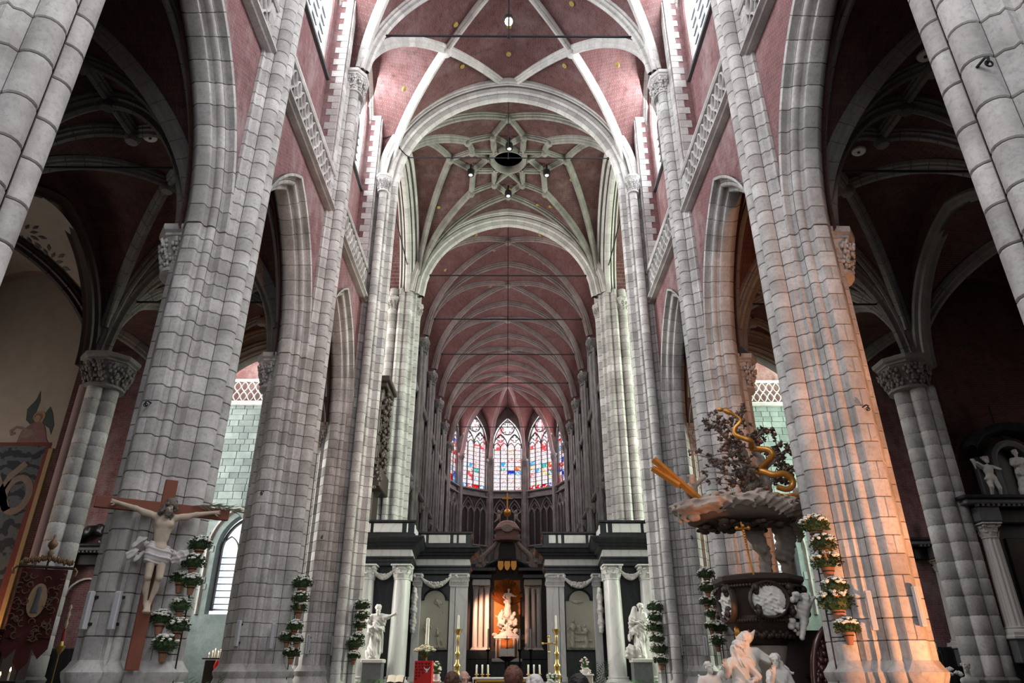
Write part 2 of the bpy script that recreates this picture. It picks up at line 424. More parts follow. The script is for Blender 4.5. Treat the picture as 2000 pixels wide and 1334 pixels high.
def circ(c, r, n=14, a0=0, a1=2 * PI): return [(c[0] + r * math.cos(a0 + (a1 - a0) * i / n), c[1] + r * math.sin(a0 + (a1 - a0) * i / n)) for i in range(n + 1)]
def foil(c, r, k, n=6, ph=0):
    """outline of a k-lobed foil"""
    out = []; rl = r * math.sin(PI / k) / (1 + math.sin(PI / k)) * 1.12; rc = r - rl
    for i in range(k):
        a = ph + 2 * PI * i / k; cx, cz = c[0] + rc * math.cos(a), c[1] + rc * math.sin(a); w = PI / 2 + PI / k * .7
        out += [(cx + rl * math.cos(a - w + 2 * w * j / n), cz + rl * math.sin(a - w + 2 * w * j / n)) for j in range(n + 1)]
    return out + [out[0]]

# ------------------------------------------------------------------ carved figures: one continuous surface per body
def surface_nets(D, org, h):
    nx, ny, nz = D.shape; ins = D < 0
    cells = np.zeros((nx - 1, ny - 1, nz - 1), np.int16)
    cs = [(i, j, k) for i in (0, 1) for j in (0, 1) for k in (0, 1)]
    for i, j, k in cs: cells += ins[i:nx - 1 + i, j:ny - 1 + j, k:nz - 1 + k]
    act = (cells > 0) & (cells < 8); idx = -np.ones(act.shape, np.int64); A = np.argwhere(act); idx[act] = np.arange(len(A))
    acc = np.zeros((len(A), 3)); cnt = np.zeros(len(A))
    for a in cs:
        for ax in range(3):
            if a[ax]: continue
            b = list(a); b[ax] = 1
            da = D[A[:, 0] + a[0], A[:, 1] + a[1], A[:, 2] + a[2]]; db = D[A[:, 0] + b[0], A[:, 1] + b[1], A[:, 2] + b[2]]
            m = (da < 0) != (db < 0); t = np.where(m, da / np.where(m, da - db, 1), 0); p = np.tile(np.array(a, float), (len(A), 1)); p[:, ax] += t
            acc[m] += p[m]; cnt[m] += 1
    V = org + (A + acc / cnt[:, None]) * h; F = []
    for ax in range(3):
        s0 = [slice(0, None)] * 3; s1 = [slice(0, None)] * 3; s0[ax] = slice(0, -1); s1[ax] = slice(1, None)
        x = ins[tuple(s0)] != ins[tuple(s1)]; E = np.argwhere(x); u, w = (ax + 1) % 3, (ax + 2) % 3
        E = E[(E[:, u] > 0) & (E[:, w] > 0) & (E[:, u] < D.shape[u] - 1) & (E[:, w] < D.shape[w] - 1)]
        q = []
        for du, dw in ((-1, -1), (0, -1), (0, 0), (-1, 0)):
            e = E.copy(); e[:, u] += du; e[:, w] += dw; q.append(idx[e[:, 0], e[:, 1], e[:, 2]])
        q = np.stack(q, 1); fl = ~ins[E[:, 0], E[:, 1], E[:, 2]]; q[fl] = q[fl][:, ::-1]; F.append(q)
    return V, np.concatenate(F)
def sdf(prims, h=.02, pad=.08, disp=None):
    """prims: ('c', a, b, r1, r2, k) tapered limb; ('e', centre, (rx, ry, rz), k[, rz]) ellipsoid; negative k carves"""
    pts = []
    for q in prims:
        if q[0] == 'c': r = max(q[3], q[4]); pts += [np.array(q[1]) - r, np.array(q[1]) + r, np.array(q[2]) - r, np.array(q[2]) + r]
        else: r = max(q[2]); pts += [np.array(q[1]) - r, np.array(q[1]) + r]
    lo = np.min(pts, 0) - pad; hi = np.max(pts, 0) + pad; n = np.ceil((hi - lo) / h).astype(int) + 1
    AX = [(lo[i] + h * np.arange(n[i])).astype(np.float32) for i in range(3)]; D = np.full(tuple(n), 1e3, np.float32)
    for q in prims:
        k = q[5] if q[0] == 'c' else q[3]; m = abs(k) + 3 * h + .03      # each shape only touches the cells around it
        if q[0] == 'c': r = max(q[3], q[4]); b0 = np.minimum(q[1], q[2]) - r - m; b1 = np.maximum(q[1], q[2]) + r + m
        else: r = max(q[2]); b0 = np.array(q[1]) - r - m; b1 = np.array(q[1]) + r + m
        s_ = tuple(slice(max(0, int((b0[i] - lo[i]) / h)), min(int(n[i]), int((b1[i] - lo[i]) / h) + 2)) for i in range(3))
        X = AX[0][s_[0]][:, None, None]; Y = AX[1][s_[1]][None, :, None]; Z = AX[2][s_[2]][None, None, :]; E = D[s_]
        if q[0] == 'c':
            a = np.array(q[1], np.float32); c2 = np.array(q[2], np.float32); ab = c2 - a; px, py, pz = X - a[0], Y - a[1], Z - a[2]
            t = np.clip((px * ab[0] + py * ab[1] + pz * ab[2]) / max(float(ab @ ab), 1e-9), 0, 1)
            d = np.sqrt((px - t * ab[0]) ** 2 + (py - t * ab[1]) ** 2 + (pz - t * ab[2]) ** 2) - (q[3] + (q[4] - q[3]) * t)
        else:
            c, r = q[1], q[2]; px, py, pz = X - c[0], Y - c[1], Z - c[2]
            if len(q) > 4: ca, sa = math.cos(q[4]), math.sin(q[4]); px, py = px * ca + py * sa, -px * sa + py * ca
            k0 = np.sqrt((px / r[0]) ** 2 + (py / r[1]) ** 2 + (pz / r[2]) ** 2); k1 = np.sqrt((px / r[0] ** 2) ** 2 + (py / r[1] ** 2) ** 2 + (pz / r[2] ** 2) ** 2) + 1e-6
            d = k0 * (k0 - 1) / k1
        if k < 0:
            k = -k; hh = np.clip(k - np.abs(E + d), 0, None) / k; D[s_] = np.maximum(E, -d) + hh * hh * k / 4
        else:
            hh = np.clip(k - np.abs(E - d), 0, None) / k; D[s_] = np.minimum(E, d) - hh * hh * k / 4
    X, Y, Z = AX[0][:, None, None], AX[1][None, :, None], AX[2][None, None, :]
    if disp is not None: D = D + disp(X, Y, Z)
    D[0], D[-1], D[:, 0], D[:, -1], D[:, :, 0], D[:, :, -1] = 1, 1, 1, 1, 1, 1
    return surface_nets(D, lo, h)
def sdf_obj(name, prims, mat, parent=None, h=.02, disp=None, label=None, loc=None, rz=0, smooth=180):
    V, F = sdf(prims, h, disp=disp); mb = MB(); mb.v = [tuple(v) for v in V]; mb.f = [tuple(f) for f in F.tolist()]
    return mb.build(name, mat, parent, smooth, loc, rz, None, label)
def folds(amp, kx, ky, kz, ph=0, z0=-1e9, z1=1e9, soft=.12):
    def f(X, Y, Z):
        w = np.clip((Z - z0) / soft, 0, 1) * np.clip((z1 - Z) / soft, 0, 1)
        s = np.sin(kx * X + ky * Y + kz * Z + ph + 1.3 * np.sin(3.1 * Z + 2 * X)) * .6 + np.sin(1.7 * kx * X - .8 * ky * Y + .6 * kz * Z + 2 * ph) * .4
        return amp * w * s
    return f
def creases(amp, kx, ky, kz, ph=0, z0=-1e9, z1=1e9, soft=.12):
    """sharp-edged drapery: broad hollows between narrow ridges"""
    def f(X, Y, Z):
        w = np.clip((Z - z0) / soft, 0, 1) * np.clip((z1 - Z) / soft, 0, 1)
        a = kx * X + ky * Y + kz * Z + ph + 1.1 * np.sin(4.3 * Z + 3 * X) + .6 * np.sin(9 * X - 5 * Z); s = 1 - 2 * np.abs(np.sin(a * .8)); b = .9 * a + 2.2 * np.sin(5 * Y + 2 * Z)
        return -amp * w * (s * .65 + (1 - 2 * np.abs(np.sin(b * .5))) * .35)
    return f
def addf(*fs): return lambda X, Y, Z: sum(f(X, Y, Z) for f in fs)
def lumps(amp, k, ph=0): return lambda X, Y, Z: amp * (np.sin(k * X + ph) * np.sin(k * Y + 1.3 * ph + 2) + np.sin(1.6 * k * Z + .7 * k * X) * .7)
def head_prims(c, yaw=0, tilt=0, s=1.0, beard=0, k=.02, nod=0):
    """head of height .23*s, face towards -Y before yaw: skull, jaw, brow, sockets, nose, lips, ears"""
    M = Matrix.Rotation(yaw, 3, 'Z') @ Matrix.Rotation(tilt, 3, 'Y') @ Matrix.Rotation(nod, 3, 'X')
    def T(x, y, z): return tuple(Vector(c) + M @ (Vector((x, y, z)) * s))
    q = [('e', T(0, .012, .035), (.077 * s, .094 * s, .088 * s), k, yaw), ('e', T(0, -.025, -.045), (.056 * s, .062 * s, .072 * s), k, yaw),
         ('e', T(0, -.062, -.095), (.026 * s, .024 * s, .024 * s), .02 * s), ('c', T(-.045, -.078, .028), T(.045, -.078, .028), .014 * s, .014 * s, .015 * s),
         ('e', T(-.032, -.092, .005), (.020 * s, .018 * s, .013 * s), -.012 * s, yaw), ('e', T(.032, -.092, .005), (.020 * s, .018 * s, .013 * s), -.012 * s, yaw),
         ('e', T(-.032, -.078, .003), (.014 * s, .012 * s, .010 * s), .004 * s, yaw), ('e', T(.032, -.078, .003), (.014 * s, .012 * s, .010 * s), .004 * s, yaw),
         ('c', T(0, -.088, .018), T(0, -.112, -.028), .009 * s, .015 * s, .01 * s), ('c', T(-.018, -.084, -.062), T(.018, -.084, -.062), .009 * s, .009 * s, .006 * s),
         ('c', T(-.015, -.080, -.075), T(.015, -.080, -.075), .010 * s, .010 * s, .005 * s),
         ('e', T(-.080, .012, 0), (.012 * s, .022 * s, .032 * s), .01 * s, yaw), ('e', T(.080, .012, 0), (.012 * s, .022 * s, .032 * s), .01 * s, yaw)]
    if beard:
        q += [('c', T(-.045, -.05, -.07), T(-.018, -.085, -.12 - beard * .6), .030 * s, .024 * s, .03 * s), ('c', T(.045, -.05, -.07), T(.018, -.085, -.12 - beard * .6), .030 * s, .024 * s, .03 * s),
              ('c', T(0, -.07, -.09), T(0, -.085, -.12 - beard), .032 * s, .016 * s, .03 * s), ('c', T(-.03, -.09, -.055), T(.03, -.09, -.055), .008 * s, .008 * s, .01 * s)]
    return q, T
def hand_prims(w, d, side, s=1.0, curl=.4, nrm=(0, -1, 0)):
    """palm, four unequal bent fingers and a thumb from wrist w along d; the palm faces nrm"""
    w = Vector(w); d = Vector(d).normalized(); n = Vector(nrm); n = (n - d * n.dot(d)).normalized(); a = d.cross(n) * side
    q = [('c', w, w + d * .05 * s, .028 * s, .034 * s, .02), ('c', w + d * .05 * s - a * .02 * s, w + d * .085 * s - a * .024 * s, .022 * s, .018 * s, .015), ('c', w + d * .05 * s + a * .02 * s, w + d * .085 * s + a * .024 * s, .022 * s, .018 * s, .015)]
    for i, (o, l) in enumerate(((-.034, .062), (-.012, .078), (.012, .086), (.034, .072))):
        b = w + d * .09 * s + a * o * s; e = b + (d * math.cos(curl * .6) + n * math.sin(curl * .6)) * l * .5 * s + a * o * .2 * s
        t = e + (d * math.cos(curl * 1.6) + n * math.sin(curl * 1.6)) * l * .5 * s; q += [('c', b, e, .0115 * s, .010 * s, .006), ('c', e, t, .010 * s, .008 * s, .004)]
    b = w + d * .025 * s + a * .03 * s; e = b + (d * .6 + a * .75 + n * .15).normalized() * .05 * s; t = e + (d * .9 + a * .25 + n * .3 * curl).normalized() * .034 * s
    q += [('c', b, e, .017 * s, .013 * s, .01), ('c', e, t, .012 * s, .009 * s, .004)]
    return q
# ================================================================== SETTING
def structure(name, mb, mat, smooth=0, label=None):
    o = mb.build(name, mat, None, smooth); o['kind'] = 'structure'
    if label: o['label'] = label
    return o
mb = MB(); mb.add([(-22, -11, 0), (22, -11, 0), (22, 78, 0), (-22, 78, 0)], [(0, 1, 2, 3)]); structure('floor', mb, FLOORM)

# ------------------------------------------------------------------ nave piers
def arc(c, r, a0, a1, n): return [(c[0] + r * math.cos(math.radians(a0 + (a1 - a0) * i / n)), c[1] + r * math.sin(math.radians(a0 + (a1 - a0) * i / n))) for i in range(n + 1)]
# half outline of a pier: n towards the nave, t along the church; nave axis -> aisle axis
SH = [(.09, -.02)] + arc((0, -.205), .20, 62, -118, 8)
HOL = [(-.10, -.385), (-.15, -.48), (-.25, -.52), (-.27, -.60), (-.33, -.59), (-.41, -.57), (-.44, -.62), (-.44, -.69)]
ROL = arc((-.53, -.74), .095, 75, -110, 6) + [(-.60, -.80), (-.655, -.83), (-.66, -.96)]
FAC = [(-.66, -.96), (-.70, -.985), (-.93, -.985), (-.97, -.97)]
CHA = [(-.97, -.97), (-1.18, -.68), (-1.20, -.62), (-1.18, -.54)]
ASH = [(-1.18, -.54), (-1.25, -.555), (-1.35, -.53), (-1.40, -.45), (-1.37, -.34), (-1.32, -.28)]
ASC = [(-1.32, -.28), (-1.35, -.22), (-1.44, -.205), (-1.55, -.15), (-1.61, -.06), (-1.62, 0)]
HALF1 = [SH, [SH[-1]] + HOL + [ROL[0]], ROL, FAC, CHA, ASH, ASC]
M_ = len(ROL) // 2
HALF2 = [SH, [SH[-1]] + HOL[:5], HOL[4:] + ROL, FAC[:2] + [(-.82, -.985)], [(-.82, -.985)] + FAC[2:] + CHA[1:2], CHA[1:] + ASH[1:], ASC]
UP1 = [SH, [SH[-1]] + HOL[:5] + [(-.45, -.58)]]
FULLHALF = SH + HOL + ROL[:-1] + FAC + CHA[1:] + ASH[1:] + ASC[1:]
def pmap(P, s, e, cx=0):
    """half outline on side s of the nave, e = -1 western half, 1 eastern; oriented so that its normals look outward"""
    Q = [(s * (6.0 - n), -t * e if e > 0 else t) for n, t in P]
    nr = pnormals(Q); i = len(Q) // 2; c = (s * 6.85, 0)
    if nr[i][0] * (Q[i][0] - c[0]) + nr[i][1] * (Q[i][1] - c[1]) < 0: Q = Q[::-1]
    return Q
BIG = [(-.62, 1.0), (-.62, .72), (-.57, .68), (-.56, .58), (-.47, .54), (-.45, .62), (-.37, .50), (-.37, .36), (-.27, .28), (-.23, .36), (-.17, .26), (-.15, .08), (-.06, .0)]
BIG = BIG + [(-w, d) for w, d in BIG[::-1]]
PST = {}
for s in (-1, 1):
    for e in (-1, 1):
        for nm, H_ in (('a', HALF1), ('b', HALF2), ('u', UP1)):
            PST[s, e, nm] = [course_stone(pmap(p, s, e), STONE, 'stone') for p in H_]
def heights(z0, z1, lo, hi, seed):
    r = random.Random(seed); out = [z0]
    while out[-1] < z1 - .12: out.append(out[-1] + r.uniform(lo, hi))
    k = (z1 - z0) / (out[-1] - z0); return [z0 + (z - z0) * k for z in out]
def carved_capital(name, parent, c, r, h, mat, n=8, sx=1, sy=1, seed=0, lat=False):
    """bell with two rows of crockets under an eight-sided moulded abacus"""
    rr = random.Random(seed)
    mb = MB(); mb.lathe([(r * .80, 0), (r * .98, .03 * h), (r * .98, .10 * h), (r * .82, .13 * h), (r * .84, .3 * h), (r * .95, .55 * h), (r * 1.18, .76 * h)], c, 16, sx, sy)
    o = mb.build(name, mat, parent, 35)
    ab = MB(); ab.lathe([(r * 1.12, .74 * h), (r * 1.30, .78 * h), (r * 1.28, .84 * h), (r * 1.42, .88 * h), (r * 1.46, .95 * h), (r * 1.46, h), (r * .5, h)], c, 8, sx, sy, PI / 8)
    ab.build('abacus', mat, o, 20)
    lf = MB()
    for row, (zz, rad, m) in enumerate(((.30, .92, 10), (.58, 1.10, 11))):
        for i in range(m):
            a = 2 * PI * (i + .5 * row) / m + rr.uniform(-.1, .1); ca, sa = math.cos(a), math.sin(a)
            for q in range(7):
                b = 2 * PI * q / 6; a2 = a + (.20 * math.cos(b) if q < 6 else 0) + rr.uniform(-.03, .03); R = r * rad * (1.0 + (.04 if q < 6 else .12)); z = zz * h + (.12 * h * math.sin(b) if q < 6 else 0) + rr.uniform(-.02, .02) * h
                lf.ball((c[0] + R * sx * math.cos(a2), c[1] + R * sy * math.sin(a2), c[2] + z), r * rr.uniform(.07, .11), 6, 4, (1, 1, 1.25))
            lf.tube([(c[0] + r * .84 * sx * ca, c[1] + r * .84 * sy * sa, c[2] + (zz - .2) * h), (c[0] + r * rad * sx * ca, c[1] + r * rad * sy * sa, c[2] + zz * h), (c[0] + r * (rad + .24) * sx * ca, c[1] + r * (rad + .24) * sy * sa, c[2] + (zz + .12) * h), (c[0] + r * (rad + .2) * sx * ca, c[1] + r * (rad + .2) * sy * sa, c[2] + (zz + .03) * h)], [r * .05, r * .08, r * .07, r * .03], 5)
    lf.build('carved_leaves', mat, o, 60)
    return o
def nave_pier(s, y, idx, label):
    p = thing('pier', label, 'pier', (0, y, 0))
    core = MB(); O = pmap(FULLHALF, s, -1); E = pmap(FULLHALF, s, 1)
    for z0, z1, H_ in ((0, 10.45, FULLHALF), (10.45, 22.6, SH + HOL[:5] + [(-.45, -.58)])):
        for e in (-1, 1):
            Q = poff(pmap(H_, s, e), J * .9); core.loft([[(a, b, z0) for a, b in Q], [(a, b, z1) for a, b in Q]], False)
    core.build('mortar_core', MORTAR, p, 30)
    ba = MB()
    for e in (-1, 1):
        Q = pmap(FULLHALF, s, e); nr = pnormals(Q); rings = []
        for d, z in ((.22, 0), (.22, 1.05), (.17, 1.10), (.20, 1.22), (.13, 1.34), (.08, 1.46), (.12, 1.55), (.13, 1.62), (.06, 1.70), (.0, 1.80)): rings.append([(a, b, z) for a, b in poff(Q, -d, nr)])
        ba.loft(rings, False)
    ba.build('moulded_base', STONE, p, 35)
    zs = heights(1.78, 10.42, .31, .38, idx * 2 + (s > 0)) if y > 10 else heights(1.78, 10.42, .5, .7, idx)
    for i, (a, b) in enumerate(zip(zs[:-1], zs[1:])):
        for e in (-1, 1):
            for me in PST[s, e, 'ab'[(i + (e > 0)) % 2]]: inst('stone', me, p, (0, 0, a), (0, 0, 0), (1, 1, (b - a) / HB))
    us = heights(10.42, 22.55, .36, .46, idx * 3 + 50 + (s > 0))
    for a, b in zip(us[:-1], us[1:]):
        for e in (-1, 1):
            for me in PST[s, e, 'u']: inst('stone', me, p, (0, 0, a), (0, 0, 0), (1, 1, (b - a) / HB))
    # capital of the nave shafts, one capital of the aisle shafts
    if idx < 3: carved_capital('capital', p, (s * 6.02, 0, 21.75), .46, 1.0, STONE, 8, .75, 1.0, idx)
    else:                                                  # the crossing pier: moulded respond of the great arch and one tall shaft
        RP = [(s * (5.32 + d), w) for w, d in BIG if d < .75]; nr = pnormals(RP)
        if nr[len(RP) // 2][0] * s > 0: RP = RP[::-1]
        h_ = len(RP) // 2; sets = [[course_stone(RP[:h_ + 1], STONE, 'respond_stone'), course_stone(RP[h_:], STONE, 'respond_stone')], [course_stone(RP[:h_ - 3], STONE, 'respond_stone'), course_stone(RP[h_ - 4:h_ + 5], STONE, 'respond_stone'), course_stone(RP[h_ + 4:], STONE, 'respond_stone')]]
        m = MB(); Q = poff(RP, J * .9); m.loft([[(a, b, 0) for a, b in Q], [(a, b, 23.0) for a, b in Q]], False); m.build('respond_core', MORTAR, p, 30)
        zr_ = heights(.3, 23.0, .36, .46, 77 + s)
        for i, (a, b) in enumerate(zip(zr_[:-1], zr_[1:])):
            for me in sets[i % 2]: inst('respond_stone', me, p, (0, 0, a), (0, 0, 0), (1, 1, (b - a) / HB))
        m = MB(); m.lathe([(.18 - J, 0), (.18, .011), (.18, HB - .011), (.18 - J, HB)], (0, 0, 0), 14); dm = m.mesh('drum', STONE, 40)
        for sy in (-1, 1):
            m = MB(); m.lathe([(.166, 0), (.166, 21.8)], (s * 5.85, sy * .78, 0), 12); m.build('shaft_core', MORTAR, p, 40)
            for a, b in zip(zr_[:-1], zr_[1:]):
                if b < 21.85: inst('drum', dm, p, (s * 5.85, sy * .78, a), (0, 0, 0), (1, 1, (b - a) / HB))
            carved_capital('capital', p, (s * 5.85, sy * .78, 21.75), .27, .95, STONE, 8, 1.0, 1.0, idx)
    carved_capital('aisle_capital', p, (s * 7.36, 0, 9.45), .46, 1.1, STONE, 8, .85, 1.2, idx + 9)
    return p
PL = {(-1, 0): 'huge close pier at the upper left corner of the view', (1, 0): 'huge close pier at the upper right corner of the view',
      (-1, 1): 'pale left nave pier carrying the wooden crucifix', (1, 1): 'right nave pier washed in orange light behind the pulpit stair',
      (-1, 2): 'left nave pier between the crucifix pier and the crossing', (1, 2): 'right nave pier rising behind the pulpit tree',
      (-1, 3): 'left western crossing pier beside the choir screen', (1, 3): 'right western crossing pier beside the choir screen'}
PIER = {}
for s in (-1, 1):
    for i, y in enumerate(PY): PIER[s, i] = nave_pier(s, y, i, PL[s, i])

# ------------------------------------------------------------------ arcade arches, spandrels, triforium, clerestory
ZS = 10.42; AHW = 3.375 - .985; ARI = 4.25
AR = (AHW ** 2 + ARI ** 2) / (2 * AHW); AC = AR - AHW
APROF = (HOL[2:] + ROL[1:-1] + FAC[:-1] + CHA[:3] + [(-1.21, -.50)])      # (n, t): outward offset of the arch = .985 - |t|
def voussoir(s, e, a0, a1, last=False, name='voussoir'):
    """arch stone between two angles; the arch centre is the origin; e = -1 for the western flank"""
    P = [(s * (6.0 - n), .985 - abs(t)) for n, t in APROF]                # (x, radial offset)
    nr = pnormals(P); i = len(P) // 2
    if nr[i][1] > 0: nr = [(-a, -b) for a, b in nr]
    rings = []
    for ang, ins in ((a0, J), (a0 + .0025, 0), ((a0 + a1) / 2, 0), (a1 - .0025, 0), (a1, J)):
        rg = []
        for (x, o), n in zip(P, nr):
            R = AR + o - n[1] * ins; A = ang
            if last and ang > (a0 + a1) / 2: A = math.acos(min(1, AC / R)) - (.004 if ins == 0 else 0)
            rg.append((x - n[0] * ins, -e * 0 + (R * math.cos(A)) * (-1 if e < 0 else 1), R * math.sin(A)))
        rings.append(rg)
    m = MB(); m.loft(rings, False); return m.mesh(name, STONE, 35)
NV = 11; TH = math.acos(AC / AR)
VME = {}
for s in (-1, 1):
    for e in (-1, 1):
        VME[s, e] = [voussoir(s, e, TH * k / NV, TH * (k + 1) / NV, k == NV - 1) for k in (0, NV - 1)]
ORANGE_SIDE = 1
BAYS = [(0, 6.6), (6.6, 13.4), (13.4, 20.2), (20.2, 26.9)]
WALL = {}; CLER = {}
for s, side in ((-1, 'left'), (1, 'right')):
    mb = MB(); o0 = AHW + .45; rise = math.sqrt((AR + .45) ** 2 - AC ** 2)
    wall_opening(mb, lambda a, z, d: (s * (6.35 + d), a, z), -7, 26.9, ZS - .02, 16.3, [((a + b) / 2, (b - a) / 2 - .54, ZS - .02, ZS, ZS + rise) for a, b in BAYS if a > 1], None, 14)
    w = structure('wall_' + side, mb, BRICK, 0, side + ' nave wall of red brick over the arcade'); WALL[s] = w
    for bi, (a, b) in enumerate(BAYS):
        if a < 1: continue
        ym = (a + b) / 2; ar = node('arcade_arch', w)
        core = MB()
        for e in (-1, 1):
            P = [(s * (6.0 - n), .985 - abs(t)) for n, t in APROF]; rings = []
            for k in range(25):
                ang = TH * k / 24; rg = []
                for x, o in P:
                    R = AR + o + .012; A = ang if k < 24 else math.acos(AC / R); rg.append((x + s * .006, ym + e * (R * math.cos(A) - AC), ZS + R * math.sin(A)))
                rings.append(rg)
            core.loft(rings, False)
            for k in range(NV):
                me = VME[s, e][1 if k == NV - 1 else 0]
                rot = 0 if k in (0, NV - 1) else TH * k / NV * (1 if e > 0 else -1)
                inst('voussoir', me, ar, (0, ym - e * AC, ZS), (rot, 0, 0))
        core.build('mortar_joint', MORTAR, ar, 40)
    # floor of the wall passage and the brick wall with the windows above it
    up = MB(); P = lambda a_, z, d: (s * (6.9 + d), a_, z)
    wall_opening(up, P, -7, 26.9, 16.3, 30.2, [((a + b) / 2, 2.15, 21.9, 25.0, 28.3) for a, b in [(-6.8, 0)] + BAYS], .3, 12)
    up.add([(s * 6.15, -7, 16.35), (s * 6.9, -7, 16.35), (s * 6.9, 26.9, 16.35), (s * 6.15, 26.9, 16.35)], [(0, 1, 2, 3)])
    cw = structure('wall_clerestory_' + side, up, BRICK, 0, side + ' clerestory wall of red brick'); CLER[s] = cw
    for y in PY:
        pl = MB()
        for e in (-1, 1):
            pts = [(s * 6.9, y + e * .88), (s * 6.30, y + e * .88), (s * 6.24, y + e * .80), (s * 6.24, y + e * .5), (s * 6.35, y + e * .40)]
            ds = [0, .6, .68, .98, 1.13]
            for p, q, d0, d1 in zip(pts[:-1], pts[1:], ds[:-1], ds[1:]):
                pl.add([(*p, 16.35), (*q, 16.35), (*q, 26.4), (*p, 26.4)], [(0, 1, 2, 3)], [(d0, 16.35), (d1, 16.35), (d1, 26.4), (d0, 26.4)])
        pl.build('brick_buttress', BRICK, cw, 0)
        me = {}
        for wd in (.28, .46):
            m2 = MB(); m2.bbox((0, 0, .5), (wd, .05, .96), .012); me[wd] = m2.mesh('quoin_stone', STONE, 30)
        zz = heights(16.5, 26.4, .30, .36, int(y * 10) + s)
        for i, (z0, z1) in enumerate(zip(zz[:-1], zz[1:])):
            wd = (.28, .46)[i % 2]
            for e in (-1, 1):
                inst('quoin_stone', me[wd], cw, (s * (6.27 + wd / 2), y + e * .885, z0), (0, 0, 0), (1, 1, z1 - z0))
        for z0, z1 in zip(zz[:-1], zz[1:]):
            for e in (-1, 1):
                if ('f', s) not in me:
                    m2 = MB(); m2.bbox((0, 0, .5), (.06, .36, .97), .012); me['f', s] = m2.mesh('facing_stone', STONE, 30)
                inst('facing_stone', me['f', s], cw, (s * 6.235, y + e * .66, z0), (0, 0, 0), (1, 1, z1 - z0))

# string course + pierced balustrade of each bay
def balustrade(s, a, b, x, label, group=None, zb=16.05, mat=None, axis='y'):
    mat = mat or STONE; L_ = b - a
    t = thing('balustrade', label, 'balustrade', (x, a, 0) if axis == 'y' else (a, x, 0))
    P = (lambda u, z, d: (s * (d - .06), u, z)) if axis == 'y' else (lambda u, z, d: (u, d - .06, z))
    def run(name, prof):
        m = MB(); m.loft([[P(u, z, d) for d, z in prof] for u in (0, L_)], False); m.build(name, mat, t, 20)
    run('string_course', [(.35, zb), (-.02, zb + .02), (-.05, zb + .06), (-.15, zb + .11), (-.15, zb + .17), (-.04, zb + .24), (.35, zb + .24)])
    zr = zb + 1.62
    run('top_rail', [(.16, zr - .14), (-.01, zr - .14), (-.05, zr - .07), (-.05, zr), (.20, zr), (.20, zr - .14), (.16, zr - .14)])
    n = max(4, round(L_ / .42)); w = L_ / n; z0, z1 = zb + .24, zr - .14; h = z1 - z0
    m = MB(); q = lambda u, z, d: P(u, z, .02 + d * .9)
    for sg in (1, -1): flatbar(m, [(sg * w * .44 * math.sin(PI * 2 * i / 16), h * i / 16) for i in range(17)], .075, .13, q)
    flatbar(m, [(0, h * .44), (0, h * .56)], .11, .13, q)
    me = m.mesh('tracery_panel', mat, 40)
    for i in range(n):
        u = (i + .5) * w; inst('tracery_panel', me, t, (0, u, z0) if axis == 'y' else (u, 0, z0))
    return t
BN = {0: 'nearest the viewer', 1: 'above the big arch with the dark aisle', 2: 'over the middle arch', 3: 'over the arch next to the crossing'}
for s, side in ((-1, 'left'), (1, 'right')):
    for i, (a, b) in enumerate(BAYS):
        if i: balustrade(s, a + .42, b - .42, s * 6.24, '%s nave gallery balustrade of pale pierced stone %s' % (side, BN[i]))

